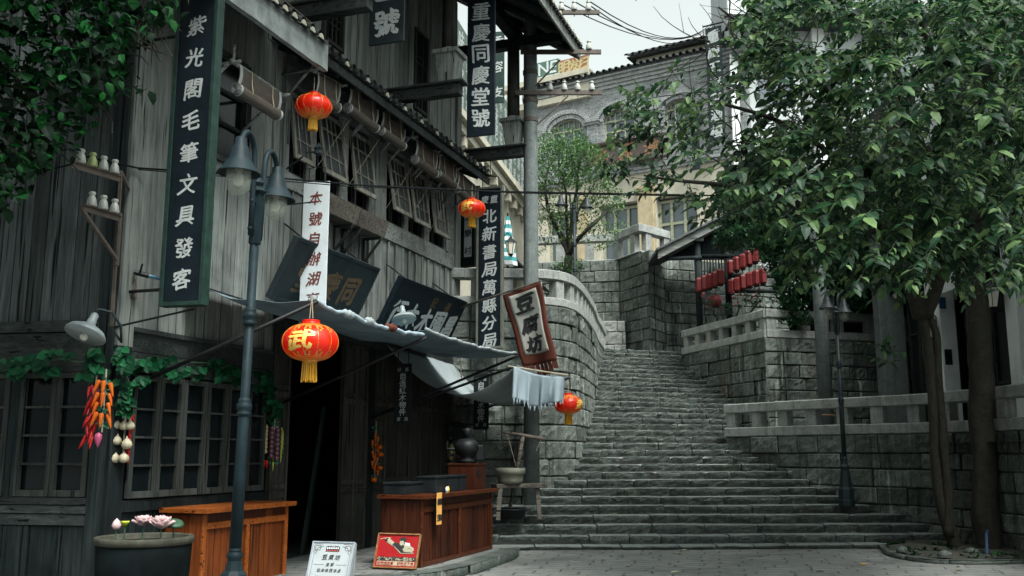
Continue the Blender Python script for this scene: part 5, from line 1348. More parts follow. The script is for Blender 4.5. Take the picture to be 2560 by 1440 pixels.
for k in range(7): mb.obox(mp(-.125 + k * .0415, .15) + nn * .002, ax * (.013 * wd), -nn * .0005, ay * (.017 * wd))
mb.build('emblem_lettering', M['white'], t)
mb = MB()
for k in range(5): mb.obox(mp(-.12 + k * .06, .205) + nn * .002, ax * (.012 * wd), -nn * .0005, ay * (.01 * wd))
mb.build('emblem_marks', M['red'], t)
# red poster leaning on the counter
t = thing('framed_poster', 'red framed poster of a man reaching forward, leaning on the counter end', 'poster', W(a0 - .3, av - .3, .12))
def onU(px, py, u):
    d = ray(px, py); k = HO.dot(DU) + u
    return V((0, 0, EYE)) + d * ((k - V((0, 0, EYE)).dot(DU)) / d.dot(DU))
pBL, pBR, pTL, pTR = onU(934, 1418, a0 - .30), onU(1040, 1420, a0 - .30), onU(949, 1335, a0 - .10), onU(1051, 1338, a0 - .10)
ax = (pTR - pTL); wd = ax.length; ax.normalize(); ay = ((pTL + pTR) / 2 - (pBL + pBR) / 2); hh = ay.length; ay.normalize(); ay = (ay - ax * ay.dot(ax) * .0).normalized(); nn = ax.cross(ay).normalized()
c = (pTL + pTR + pBL + pBR) / 4
M['preds'] = plain('poster_red', (.26, .004, .006), .45, var=.12); M['pcream'] = plain('poster_cream', (.33, .30, .21), .5, var=.12)
MB().obox(c - nn * .012, ax * (wd / 2), -nn * .01, ay * (hh / 2)).build('panel', M['preds'], t)
mb = MB()
for s in (-1, 1): mb.obox(c + ax * (s * (wd / 2 + .004)), ax * .008, -nn * .018, ay * (hh / 2 + .01)); mb.obox(c + ay * (s * (hh / 2 + .004)), ax * (wd / 2), -nn * .018, ay * .008)
mb.build('frame', plain('rusty_gilt_edge', (.22, .11, .045), .5, .2, var=.5, scale=20), t)
def pp(poly, mat, name, d=.001):
    mb = MB()
    for pl_ in (poly if isinstance(poly[0][0], (tuple, list)) else [poly]): mb.prism([((x - .5) * wd, (y - .5) * hh) for x, y in pl_], c + nn * d, ax, ay, nn * .0006)
    mb.build(name, M[mat], t, fix=True)
pp([(.03, .2), (.97, .2), (.97, .31), (.9, .325), (.8, .30), (.7, .325), (.58, .30), (.45, .33), (.3, .30), (.15, .325), (.03, .30)], 'ink', 'dark_band')
pp([(.05, .06), (.95, .06), (.95, .185), (.05, .185)], 'pcream', 'caption_strip')
sp = []
for k in range(70):
    x, y = rng(.05, .95), rng(.205, .30); s = rng(.006, .016); sp.append([(x - s, y), (x, y - s * 1.6), (x + s, y + .004), (x + .003, y + s * 1.4)])
for x in (.3, .52, .8):
    for k in range(5): q = x + rng(-.05, .05); y = rng(.215, .27); sp.append([(q, y), (q + .02, y - .012), (q + .045, y + .02), (q + .03, y + .03)])
pp(sp, 'pcream', 'crowd_marks', .002)
pp([(.17, .86), (.20, .90), (.26, .90), (.30, .84), (.38, .77), (.50, .73), (.56, .69), (.60, .70), (.66, .71), (.72, .68), (.80, .66), (.88, .60), (.90, .54), (.86, .48), (.92, .44), (.60, .42), (.56, .45), (.48, .54), (.40, .63), (.32, .68), (.24, .74), (.18, .79)], 'pcream', 'figure_outline', .002)
pp([[(.40, .76), (.52, .73), (.57, .66), (.63, .69), (.66, .62), (.62, .55), (.66, .48), (.82, .45), (.90, .46), (.60, .44), (.50, .55), (.42, .63), (.36, .67)], [(.16, .80), (.20, .885), (.25, .875), (.22, .83), (.245, .78), (.2, .77)]], 'ink', 'shirt', .0034)
pp([[(.22, .83), (.27, .86), (.38, .76), (.36, .69), (.245, .78)], [(.66, .62), (.74, .66), (.86, .60), (.87, .54), (.80, .49), (.68, .50), (.64, .55)], [(.535, .80), (.535, .70), (.58, .66), (.635, .71), (.64, .79), (.6, .81)]], 'pcream', 'skin', .0042)
pp([[(.525, .87), (.545, .90), (.60, .92), (.67, .90), (.69, .83), (.66, .75), (.63, .73), (.635, .79), (.61, .82), (.58, .80), (.53, .81)], [(.56, .775), (.58, .775), (.58, .765), (.56, .765)], [(.70, .56), (.78, .59), (.84, .55), (.79, .575)]], 'ink', 'hair', .005)
pp([(.65, .76), (.78, .74), (.80, .66), (.68, .67)], 'white', 'paper', .005)
pp([(.04, .83), (.12, .87), (.30, .885), (.30, .905), (.12, .89), (.05, .86)], 'pcream', 'baton', .0015)
mb = MB()
for i, ch in enumerate('吃饭选这家 好吃还不贵'):
    if ch != ' ': write(mb, ch, c + ax * ((.10 + i * .080 - .5) * wd) + ay * ((.122 - .5) * hh) + nn * .0022, ax, ay, .075 * wd, nib=.05, slant=0, wob=.01)
mb.build('lettering', M['preds'], t)
# ------------------------------------------------------------ strings of vegetables
M['chilli'] = plain('glossy_red', (.30, .004, .004), .35, var=.3, spec=.25); M['carrot'] = plain('orange_carrot', (.42, .08, .004), .5, var=.25, spec=.2); M['radish'] = plain('pink_radish', (.30, .045, .11), .45, var=.2)
M['garlic'] = plain('garlic_skin', (.34, .30, .21), .6, var=.2, scale=25); M['onion'] = plain('purple_onion', (.085, .03, .05), .35, var=.3); M['potato'] = plain('pale_potato', (.30, .25, .13), .6, var=.3); M['vegleaf'] = plain('plastic_green', (.012, .12, .055), .4, var=.35, scale=20)
M['ripe'] = plain('yellow_green_pod', (.25, .28, .03), .4, var=.3)
_P = {}
def veg(kind, parent, loc, d=(0, 0, -1), sc=1.0):
    """A small vegetable hanging from loc along d; the meshes are shared."""
    if kind not in _P:
        prof = {'chilli': [(.002, 0), (.011, .012), (.013, .04), (.009, .09), (.002, .125), (0, .13)], 'carrot': [(.002, 0), (.021, .008), (.022, .03), (.016, .08), (.008, .13), (0, .15)], 'radish': [(.004, 0), (.03, .02), (.034, .05), (.022, .095), (.004, .135), (0, .14)],
                'garlic': [(.004, -.02), (.01, .0), (.04, .03), (.05, .06), (.04, .09), (.012, .1), (0, .1)], 'onion': [(.003, 0), (.022, .012), (.03, .032), (.022, .055), (0, .064)], 'potato': [(.003, 0), (.022, .012), (.028, .034), (.02, .055), (0, .06)],
                'pod': [(.002, 0), (.008, .01), (.010, .05), (.006, .1), (0, .13)], 'pumpkin': [(.004, .01), (.03, .0), (.046, .025), (.036, .055), (0, .058)]}[kind]
        mm = {'pod': 'ripe', 'pumpkin': 'carrot'}.get(kind, kind); mb = MB()
        sq = {'garlic': lambda a, z: 1 + .09 * cos(a * 6), 'pumpkin': lambda a, z: 1 + .12 * cos(a * 7)}.get(kind)
        mb.lathe([(r, -z) for r, z in prof], n=14, squash=sq)
        if kind in ('chilli', 'pod'):
            for q in mb.v: q.x += .10 * q.z * q.z * 12
        me = mb.build(kind, M[mm], smooth=True, fix=True); _P[kind] = me.data; bpy.data.objects.remove(me)
    o = bpy.data.objects.new({'pod': 'green_pod'}.get(kind, kind), _P[kind]); COL.objects.link(o); o.parent = parent
    o.location = V(loc) - org(parent); o.rotation_euler = (V((0, 0, -1)).rotation_difference(V(d).normalized()) @ Matrix.Rotation(rng(0, 6), 3, 'Z').to_quaternion()).to_euler(); o.scale = (sc,) * 3
def leaves_tuft(mb, p, n, s):
    for _ in range(n):
        a, e = rng(0, 2 * pi), rng(-1.0, .6); d = V((cos(a) * cos(e), sin(a) * cos(e), sin(e))); sd_ = d.orthogonal().normalized()
        q = V(p) + d * s * .2; l = s * rng(.7, 1.2); mb.add([q, q + d * l * .5 + sd_ * l * .3, q + d * l, q + d * l * .5 - sd_ * l * .3], [(0, 1, 2, 3)])
def string(label, top, length, fill, tufts=(), ts=.06):
    t = thing('vegetable_string', label, 'vegetable string', top)
    MB().tube([top + Z * .12, top, top - Z * length], .008, 5).build('cord', M['rope'], t)
    fill(t, top, length)
    if tufts:
        mb = MB()
        for f, n in tufts: leaves_tuft(mb, top - Z * (length * f), n, ts)
        mb.build('leaves', M['vegleaf'], t)
    return t
fwd = V((.2, -.9, 0))
def f_chil(t, p, L):
    for k in range(34):
        f = (k + .5) / 34; veg('chilli', t, p - Z * (L * f) + V((rng(-.05, .05), rng(-.05, .0), 0)) - fwd * -.02, (rng(-.5, .3), rng(-.5, .1), -1), rng(.9, 1.2))
string('string of glossy red chillies on the dark house corner', at(240, 960, 9.9), .55, f_chil)
def f_car(t, p, L):
    for f, n in ((.02, 3), (.24, 3), (.42, 2), (.60, 3)):
        for k in range(n): veg('carrot', t, p - Z * (L * f) + V((lerp(-.05, .06, k / (n - 1)), -.03 - .02 * (k % 2), rng(-.02, .02))), (lerp(-.35, .3, k / (n - 1)), -.1, -1), rng(.95, 1.15))
    veg('radish', t, p - Z * (L * 1.0) + V((-.02, -.03, 0)), (0, 0, -1), 1.1); veg('radish', t, p - Z * (L * .1) + V((-.10, .01, 0)), (0, 0, -1), 1.0)
string('string of orange carrots ending in a pink radish at the house corner', at(264, 952, 9.82), .52, f_car, ((.0, 14), (.2, 12), (.55, 20), (.86, 26)), .055)
def f_gar(t, p, L):
    for f, x in ((.22, -.06), (.40, -.07), (.42, .01), (.42, .07), (.62, -.05), (.66, .05), (.86, -.06), (.86, .03)): veg('garlic', t, p - Z * (L * f) + V((x, -.05, 0)), (x * 2, -.1, -1), rng(.95, 1.15))
    for k in range(10): veg('chilli', t, p - Z * (L * lerp(.2, .95, k / 10)) + V((.06, -.01, 0)), (rng(-.2, .4), 0, -1))
string('string of white garlic bulbs over the left edge of the front window', at(318, 978, 10.28), .75, f_gar)
def f_mix(t, p, L):
    for k in range(7): veg('potato', t, p - Z * (L * lerp(.02, .6, k / 6)) + V((-.10, -.04, 0)), (0, -.2, -1), 1.1)
    for k in range(14): veg('onion', t, p - Z * (L * lerp(.05, .75, k / 13)) + V((-.02 + .075 * (k % 2), -.05, 0)), (0, -.2, -1), 1.15)
    for k in range(9): veg('pod', t, p - Z * (L * lerp(.1, .9, k / 8)) + V((.10 - .1 * (k > 6), -.03, 0)), (.2, -.1, -1), 1.0)
    for k in range(3): veg('chilli', t, p - Z * (L * .85) + V((-.11 + .02 * k, -.03, 0)))
string('string of potatoes and purple onions between the window and the doorway', onF(687, 1058, .1), .56, f_mix, ((.0, 22), (.35, 10), (.6, 10), (.85, 24)), .07)
def f_org(t, p, L):
    for k in range(11): veg('carrot', t, p - Z * (L * lerp(.08, .75, k / 10)) + V((.05 * sin(k * 2.1), -.05, 0)), (rng(-.2, .3), -.1, -1), .95)
    for f, x in ((.32, .07), (.46, .09), (.72, .08), (.95, -.01)): veg('pumpkin', t, p - Z * (L * f) + V((x, -.06, 0)), (0, -.3, -1), 1.1)
    for k in range(8): veg('pod', t, p - Z * (L * lerp(.05, .8, k / 7)) + V((-.08, -.04, 0)), (-.3, -.1, -1), 1.05)
string('string of orange carrots and small pumpkins beside the door panels', onF(940, 1072, .1), .82, f_org, ((.0, 18), (.12, 14), (.4, 8), (.7, 8), (.9, 6)), .08)
def f_far(t, p, L):
    for k in range(6): veg('potato', t, p - Z * (L * lerp(.1, .95, k / 5)) + V((-.06, -.04, 0)), sc=1.5)
    for k in range(7): veg('onion', t, p - Z * (L * lerp(.05, .9, k / 6)) + V((.06, -.05, 0)), sc=1.6)
string('string of onions and potatoes at the far end of the shop front', onF(1137, 1100, .12), .68, f_far, ((.0, 16),), .09)
# broom-like tassel and rope on the wall
p = at(336, 720, 10.3); t = thing('straw_tassel', 'small straw tassel hanging from a stub of blue pipe left of the tall signboard', 'tassel', p)
mb = MB()
for k in range(14): a = k * 2.4; mb.bar(p + V((0, 0, .1)), p + V((cos(a) * .03, sin(a) * .03, -.12)), .008, .008)
mb.build('straw', M['planter'], t); MB().tube([p + Z * .1, p + Z * .2, at(336, 680, 10.3)], .006, 4).build('cord', M['rope'], t)
t = thing('pipe_stub', 'black and blue pipe stub poking out beside the tall signboard', 'pipe', at(370, 688, 10.3))
MB().tube([at(335, 680, 10.25), at(372, 690, 10.3)], .028, 8).build('black_end', M['iron'], t); MB().tube([at(372, 690, 10.3), at(420, 700, 10.4)], .022, 8).build('blue_pipe', plain('blue_pipe_plastic', (.05, .16, .24), .4), t); MB().tube([at(350, 682, 10.25), at(356, 660, 10.2)], .012, 6).build('black_stub', M['iron'], t)
tag(MB().bar(at(343, 397, 10.35), at(341, 465, 10.35), .03, .012, up=(1, 0, 0)).build('iron_strap', M['iron'], loc=at(341, 465, 10.35)), 'flat black iron strap bolted to the pale planks by the signboard', 'strap')
# ------------------------------------------------------------ arched brick building at the head of the steps
M['greybrick'] = _brick('grey_brick', (.13, .145, .15), (.26, .275, .275), (.32, .325, .315), sc=1.0, bw=.26, rh=.075, ms=.008, rot=(pi / 2, 0, 0))
M['archbrick'] = plain('arch_brick', (.26, .27, .272), .85, var=.4, scale=9, bump=.3, grime=.4)
M['oldframe'] = plain('peeling_window_frame', (.30, .31, .22), .7, var=.4, scale=12)
M['brown'] = plain('faded_brown_board', (.06, .042, .037), .6, var=.3, scale=3, grime=.5)
M['goldfaint'] = plain('worn_gilt', (.22, .11, .05), .6, var=.3)
BO = V((320 / 2435 * 36, 36, 0)); BD = V((.852, -.523, 0)); BN = V((-.523, -.852, 0))
def onPl(px, py, o, n, v=0.0):
    d = ray(px, py); return V((0, 0, EYE)) + d * ((V(o).dot(n) + v - V((0, 0, EYE)).dot(n)) / d.dot(n))
def bq(px, py, v=0.0):
    p = onPl(px, py, BO, BN, v); return (p - BO).dot(BD), p.z
def WB(s, v, z): return BO + BD * s + BN * v + V((0, 0, z))
def bbox(mb, s0, s1, v0, v1, z0, z1, mi=0):
    mb.obox(WB((s0 + s1) / 2, (v0 + v1) / 2, (z0 + z1) / 2), BD * ((s1 - s0) / 2), -BN * ((v1 - v0) / 2), Z * ((z1 - z0) / 2), mi)
BB = thing('brick_building', 'grey brick building with arched upper windows and an ochre ground floor', 'building', WB(0, 0, 7.8))
zg = bq(1600, 425)[1]; zc_ = bq(1600, 205)[1]
sL, sR = bq(1318, 400)[0], 4.6
AW = []
for xa, xb, ysp, yb in ((1378, 1458, 325, 400), (1509, 1586, 297, 352), (1664, 1732, 268, 343)):
    AW.append((bq(xa, 340)[0], bq(xb, 340)[0], bq((xa + xb) / 2, ysp)[1], bq((xa + xb) / 2, yb)[1]))
mb = MB()                                                   # brick storey pierced by three arches
xs = [sL]
for a, b, zs, zb in AW: xs += [a, b]
xs.append(sR)
for i in range(0, len(xs) - 1):
    a, b = xs[i], xs[i + 1]
    if i % 2 == 0: bbox(mb, a, b, -.3, 0, zg, zc_)
    else:
        _, _, zs, zb = AW[i // 2]; r = (b - a) / 2; c = (a + b) / 2; rise = r * .62
        bbox(mb, a, b, -.3, 0, zg, zb)
        N_ = 14
        for k in range(N_):
            x0, x1 = lerp(a, b, k / N_), lerp(a, b, (k + 1) / N_)
            f = lambda x: zs + rise * sqrt(max(0, 1 - ((x - c) / r) ** 2))
            mb.hexa([WB(x0, 0, f(x0)), WB(x1, 0, f(x1)), WB(x1, -.3, f(x1)), WB(x0, -.3, f(x0)), WB(x0, 0, zc_), WB(x1, 0, zc_), WB(x1, -.3, zc_), WB(x0, -.3, zc_)])
wl_ = mb.build('wall', M['greybrick'], BB, fix=True)
for a, b, zs, zb in AW:                                     # two rings of voussoirs over each window
    r = (b - a) / 2; c = (a + b) / 2
    mb = MB()
    for r0, r1, v in ((1.0, 1.22, .06), (1.26, 1.5, .12)):
        for k in range(26):
            t0, t1 = pi * k / 26 + .012, pi * (k + 1) / 26 - .012
            P = lambda t, rr, vv: WB(c + cos(t) * r * rr, vv, zs + sin(t) * r * (.62 + (rr - 1)))
            mb.hexa([P(t0, r0, v), P(t1, r0, v), P(t1, r0, -.05), P(t0, r0, -.05), P(t0, r1, v), P(t1, r1, v), P(t1, r1, -.05), P(t0, r1, -.05)])
    mb.build('arch', M['archbrick'], BB, fix=True)
for a, b, zs, zb in AW:
    r = (b - a) / 2; c = (a + b) / 2; mb = MB(); w_ = .055
    for x in (a + w_ / 2, a + (b - a) * .34, a + (b - a) * .66, b - w_ / 2): bbox(mb, x - w_ / 2, x + w_ / 2, -.22, -.14, zb, zs)
    for z in (zb + .04, lerp(zb, zs, .5), zs): bbox(mb, a, b, -.215, -.145, z - .035, z + .035)
    for k in range(1, 6): x = lerp(a, b, k / 6); bbox(mb, x - .018, x + .018, -.21, -.16, zs, zs + .62 * r * sqrt(max(0, 1 - ((x - c) / r) ** 2)))
    for k in range(12):
        t0, t1 = pi * k / 12, pi * (k + 1) / 12; mb.bar(WB(c + cos(t0) * r * .97, -.17, zs + sin(t0) * r * .6), WB(c + cos(t1) * r * .97, -.17, zs + sin(t1) * r * .6), .06, .06)
    wf = mb.build('window', M['oldframe'], BB)
    mb = MB(); mb.add([WB(a, -.2, zb), WB(b, -.2, zb), WB(b, -.2, zs + r * .65), WB(a, -.2, zs + r * .65)], [(0, 1, 2, 3)]); mb.build('pane', M['pane_sky'], wf)
for i in range(2): 
    mb = MB(); c = (AW[i][1] + AW[i + 1][0]) / 2; zs = (AW[i][2] + AW[i + 1][2]) / 2
    bbox(mb, c - .22, c + .22, 0, .12, zg, zs - .05); bbox(mb, c - .3, c + .3, 0, .18, zs - .05, zs + .05); bbox(mb, c - .34, c + .34, 0, .22, zs + .05, zs + .12)
    mb.build('pilaster', M['greybrick'], BB)
mb = MB()
for k, (dz, v) in enumerate(((0, .06), (.14, .12), (.28, .2), (.42, .3))): bbox(mb, sL, sR, -.3, v, zc_ + dz, zc_ + dz + .13)
for dz, v in ((-.14, .1), (-.02, .16)): bbox(mb, sL, sR, -.3, v, zg + dz, zg + dz + .11)
mb.build('cornice', M['archbrick'], BB)
def tiles(mb, P, n, rows, pitch):
    """rows of rounded tiles; P(s, r) gives the eave-to-ridge line."""
    for i in range(n):
        for j in range(rows):
            for half in (1, -1):
                o = (0 if half > 0 else .5)
                def fn(x, y):
                    an = (x - .5) * pi; q = P((i + o + sin(an) * (.3 if half > 0 else .36)) * pitch, (j + y * 1.1) / rows)
                    return q + Z * (cos(an) * .075 * half + .06 - .02 * y)
                mb.grid(fn, 4, 1)
mb = MB(); tiles(mb, lambda s, r: WB(sL + s, .42 - r * 1.2, zc_ + .55 + r * .35), int((sR - sL) / .27), 3, .27)
bbox(mb, sL, sR, -.9, .34, zc_ + .5, zc_ + .56); mb.build('roof_tiles', M['tile'], BB, smooth=False)
# ground floor with stained columns and dark glazing
mb = MB(); bbox(mb, sL, sR, -1.0, -.6, 7.8, zg - .14)
gf = [(bq(1366, 600)[0], bq(1442, 600)[0]), (bq(1500, 600)[0], bq(1600, 600)[0]), (bq(1642, 600)[0], bq(1745, 600)[0])]
mb = MB(); x = sL
for a, b in gf:
    bbox(mb, x, a, -.4, 0, 7.8, zg - .14); bbox(mb, a, b, -.4, 0, lerp(7.8, zg, .74), zg - .14); x = b
bbox(mb, x, sR, -.4, 0, 7.8, zg - .14); mb.build('wall', M['cream'], BB)
for px0, px1 in ((1448, 1470), (1600, 1640)):
    mb = MB(); a, b = bq(px0, 560)[0], bq(px1, 560)[0]; bbox(mb, a, b, -.05, .22, 7.8, lerp(7.8, zg, .8)); bbox(mb, a - .06, b + .06, -.05, .28, lerp(7.8, zg, .8), lerp(7.8, zg, .84))
    mb.build('column', M['creamdk'], BB, bevel=.02)
for a, b in gf:
    mb = MB(); zt_ = lerp(7.8, zg, .72)
    for q in (0, .3, .65, 1): x = lerp(a + .04, b - .04, q); bbox(mb, x - .05, x + .05, -.38, -.3, 7.8, zt_)
    for z in (zt_ - .05, lerp(7.8, zt_, .72), 8.3): bbox(mb, a, b, -.37, -.31, z - .05, z + .05)
    wf = mb.build('shop_window', M['oldframe'], BB)
    MB().add([WB(a, -.39, 7.8), WB(b, -.39, 7.8), WB(b, -.39, zg), WB(a, -.39, zg)], [(0, 1, 2, 3)]).build('pane', M['pane_sky'], wf)
# set-back attic with tiled roof, and the balustraded roof corner on the left
mb = MB(); za = bq(1620, 170, -1.2)[1]
s0 = bq(1592, 170, -1.6)[0]; bbox(mb, s0, sR + .5, -4, -1.6, zc_, zc_ + 1.75); bbox(mb, sL + 2.2, s0, -4.2, -1.9, zc_, zc_ + 1.0); mb.build('attic', M['cream'], BB)
mb = MB(); tiles(mb, lambda s, r: WB(s0 - .3 + s, -1.2 - r * 1.6, zc_ + 1.75 + r * .7), int((sR + .8 - s0) / .3), 3, .3)
tiles(mb, lambda s, r: WB(sL + 2.1 + s, -1.6 - r * 1.6, zc_ + 1.0 + r * .6), int((s0 - sL - 2.1) / .3), 3, .3)
bbox(mb, s0 - .3, sR + .5, -3.2, -1.3, zc_ + 1.70, zc_ + 1.77); bbox(mb, sL + 2.1, s0, -3.4, -1.7, zc_ + .95, zc_ + 1.02); mb.build('attic_tiles', M['tile'], BB)
mb = MB(); bbox(mb, s0 + 1.0, s0 + 3.0, -1.62, -1.58, zc_ + .75, zc_ + 1.5); mb.build('attic_window', M['pane_sky'], BB)
sB = bq(1478, 200)[0]; zb0 = bq(1466, 228)[1]; zb1 = bq(1466, 178)[1]
mb = MB(); bbox(mb, sL - 3, sB, -.2, .25, zb1 - .16, zb1 + .06); bbox(mb, sL - 3, sB, -.2, .2, zb0 - .3, zb0 - .04); bbox(mb, sB - .42, sB, -.25, .22, zb0 - .2, zb1); bbox(mb, sL - 3, sB, -3, -.2, zb0 - 2, zb0 - .1)
mb.build('parapet', M['cream'], BB)
for i in range(9):
    s = sB - .75 - i * .40; mb = MB(); h = zb1 - .16 - zb0 + .04; mb.lathe([(.09, 0), (.06, .06 * h), (.11, .3 * h), (.115, .42 * h), (.07, .72 * h), (.06, .85 * h), (.09, h)], WB(s, .0, zb0 - .04), 12); mb.build('urn_baluster', M['cream'], BB, smooth=True)
mb = MB(); mb.add([WB(sL, -.8, 7.8), WB(sL, -6, 7.8), WB(sL, -6, zc_ + 1.4), WB(sL, -.8, zc_ + 1.4)], [(0, 1, 2, 3)]); mb.build('side_wall', M['greybrick'], BB)
# signs on that building
def bsign(name, label, x0, x1, yc, y_h, v, mbd, ml, txt, sz, frame=None, vert=False):
    a, b = bq(x0, yc, v)[0], bq(x1, yc, v)[0]; z = bq((x0 + x1) / 2, yc, v)[1]; h = y_h
    t = thing(name, label, 'sign', WB((a + b) / 2, v, z - h / 2))
    mb = MB(); bbox(mb, a, b, v - .05, v, z - h / 2, z + h / 2); mb.build('board', M[mbd], t)
    mb = MB()
    for i, ch in enumerate(txt):
        n_ = len(txt)
        c = WB((a + b) / 2, v + .004, z + h / 2 - h * (i + .6) / (n_ + .2)) if vert else WB(lerp(a, b, (i + .5) / n_), v + .004, z)
        if ch != ' ': write(mb, ch, c, BD, Z, sz, nib=.04)
    mb.build('lettering', M[ml], t)
    if frame:
        mb = MB(); w_ = .12
        for q in (z - h / 2, z + h / 2): mb.tube([WB(a - .1, v, q), WB(b + .1, v, q)], .1, 8)
        for q in (a, b): mb.tube([WB(q, v, z - h / 2), WB(q, v, z + h / 2)], .08, 8)
        mb.build('frame', M[frame], t, smooth=True)
    return t
bsign('shop_board', 'long brown board with worn gold characters under the arched windows', 1470, 1662, 377, .86, .35, 'brown', 'goldfaint', '永源渝', .62, 'brown')
t = bsign('vertical_signboard', 'tall dark sign with white characters high up behind the twigs', 1768, 1808, 208, 4.4, .7, 'signslate', 'letter', '重慶五福彩酒樓', .46, None, True)
mb = MB(); c0 = bq(1788, 56, .7); 
q = t.location; mb.tube([q + Z * 4.5 - BD * .4, q + Z * 4.5 + BD * .4], .03, 6); mb.build('rod', M['iron'], t)
bsign('vertical_signboard', 'narrow grey weathered sign hanging left of the tall dark one', 1729, 1748, 352, 2.2, .6, 'signslate', 'letter', '什報', .26, None, True)
for i, (x0, x1, yc, h, mbd, ml, txt, sz, lab) in enumerate(((1322, 1396, 172, .62, 'neon_green', 'white', 'INE', .5, 'green roof sign with white letters behind the pole'), (1398, 1470, 163, .66, 'neon_red', 'neon_yellow', '明发扫', .52, 'red roof sign with yellow characters above the balustrade'))):
    if i == 0:
        M['neon_green'] = plain('green_sign_paint', (.06, .12, .09), .5, var=.15); M['neon_red'] = plain('red_sign_paint', (.22, .09, .055), .5, var=.2); M['neon_yellow'] = plain('yellow_sign_paint', (.40, .33, .16), .5, var=.1)
    t = bsign('roof_sign', lab, x0, x1, yc, h, .05 if i else .02, mbd, ml, txt, sz)
    z0 = t.location.z
    mb = MB()
    for k in (-.4, 0, .4): mb.bar(t.location + BD * k - Z * .3 - BN * .15, t.location + BD * k + Z * h - BN * .15, .04, .04)
    mb.build('stand', M['rust'], t)
# ------------------------------------------------------------ cream shop building on the left terrace
CO, CD = V((-.95, 23.5, 0)), V((.205, .979, 0)); CN = V((.979, -.205, 0))
def WC(s, v, z): return CO + CD * s + CN * v + V((0, 0, z))
def cbox(mb, s0, s1, v0, v1, z0, z1): mb.obox(WC((s0 + s1) / 2, (v0 + v1) / 2, (z0 + z1) / 2), CD * ((s1 - s0) / 2), -CN * ((v1 - v0) / 2), Z * ((z1 - z0) / 2))
def cq(px, py, v=0.0): p = onPl(px, py, CO, CN, v); return (p - CO).dot(CD), p.z
CB = thing('shop_building', 'cream plaster shop building behind the concrete pole on the left terrace', 'building', WC(2, 0, 4.45))
mb = MB(); cbox(mb, -3, 7.2, -.3, 0, 7.1, 9.25); cbox(mb, -3, .2, -.3, 0, 4.45, 7.1); cbox(mb, 4.6, 5.3, -.3, 0, 4.45, 7.1); cbox(mb, 6.7, 7.2, -.3, 0, 4.45, 7.1); mb.build('wall', M['cream'], CB)
mb = MB(); cbox(mb, -3.1, 7.35, -.3, .22, 9.0, 9.22); cbox(mb, -3.1, 7.4, -.3, .34, 9.22, 9.4)
for k in range(12): cbox(mb, -2.6 + k * .85, -2.35 + k * .85, 0, .2, 8.75, 9.0)
mb.build('cornice', M['cream'], CB)
mb = MB(); cbox(mb, .2, 6.7, -1.6, -1.3, 4.45, 7.1); cbox(mb, .2, 6.7, -1.3, -.3, 7.0, 7.1); mb.build('shopfront', M['palegrey'], CB)
mb = MB(); mb.add([WC(7.2, 0, 4.45), WC(7.2, -8, 4.45), WC(7.2, -8, 9.3), WC(7.2, 0, 9.3), WC(-3, 0, 4.45), WC(-3, -8, 4.45), WC(-3, -8, 9.3), WC(-3, 0, 9.3)], [(0, 1, 2, 3), (7, 6, 5, 4), (3, 2, 6, 7)]); mb.build('end_wall', M['cream'], CB)
mb = MB(); mb.hexa([WC(.6, .02, 6.9), WC(5.6, .02, 6.9), WC(5.6, 1.0, 6.35), WC(.6, 1.0, 6.35), WC(.6, .02, 6.96), WC(5.6, .02, 6.96), WC(5.6, 1.0, 6.41), WC(.6, 1.0, 6.41)]); mb.build('awning', M['black'], CB)
M['boardgreen'] = plain('dark_green_board', (.06, .09, .075), .6, var=.2, grime=.4)
t = thing('roof_board', 'long dark green board with columns of pale writing along the cream roofline', 'sign', WC(2, .2, 9.5))
mb = MB(); cbox(mb, -2.5, 6.6, .1, .18, 9.45, 11.6); mb.build('board', M['boardgreen'], t)
mb = MB()
for k in range(14):
    for j, ch in enumerate(R.sample('山城老茶館川味小食酒坊花生豆干', 4)): write(mb, ch, WC(-2.1 + k * .62, .185, 11.2 - j * .48), CD, Z, .36 if k % 3 else .5, nib=.03)
mb.build('lettering', M['letter'], t)
t = hang_sign('vertical_signboard', 'green vertical sign with pale characters behind the narrow blue-black sign', 1226, 1262, 80, 258, 21.5, -10, 'boardgreen2' if 0 else 'signframe', None, 'letter', [('香容支', 0, 105, 232, .27, {})], fw=0)
for i, (px, py) in enumerate(((1345, 518), (1352, 537))):
    p = at(px, py, 27.2); t = thing('globe_lamp', ('upper white globe lamp on the cream wall behind the pole', 'lower white globe lamp on the cream wall behind the pole')[i], 'lamp', p)
    MB().lathe([(.17 * sin(a), -.17 * cos(a)) for a in [pi * k / 12 for k in range(13)]], p, 20).build('globe', M['globe_white'], t, smooth=True); MB().tube([p, p + V((-.45, .1, .0))], .02, 6).build('arm', M['iron'], t)
p = at(1269, 610, 23.5); t = thing('folded_parasol', 'folded parasol in teal and white stripes beside the cream shop', 'parasol', p - Z * .6)
mb = MB(); 
for k in range(12): 
    z = -.55 + k * .105; r0, r1 = .19 * (1 - k / 13), .19 * (1 - (k + 1) / 13); mb.lathe([(r0 + .02, z), (r1 + .03, z + .1)], p, 12, squash=lambda a, z_: 1 + .18 * cos(a * 6), mi=k % 2)
mb.build('canopy', [M['white'], plain('teal_stripe', (.03, .22, .24), .8)], t); MB().tube([p - Z * 1.8, p + Z * .8], .025, 8).build('pole', M['iron'], t)
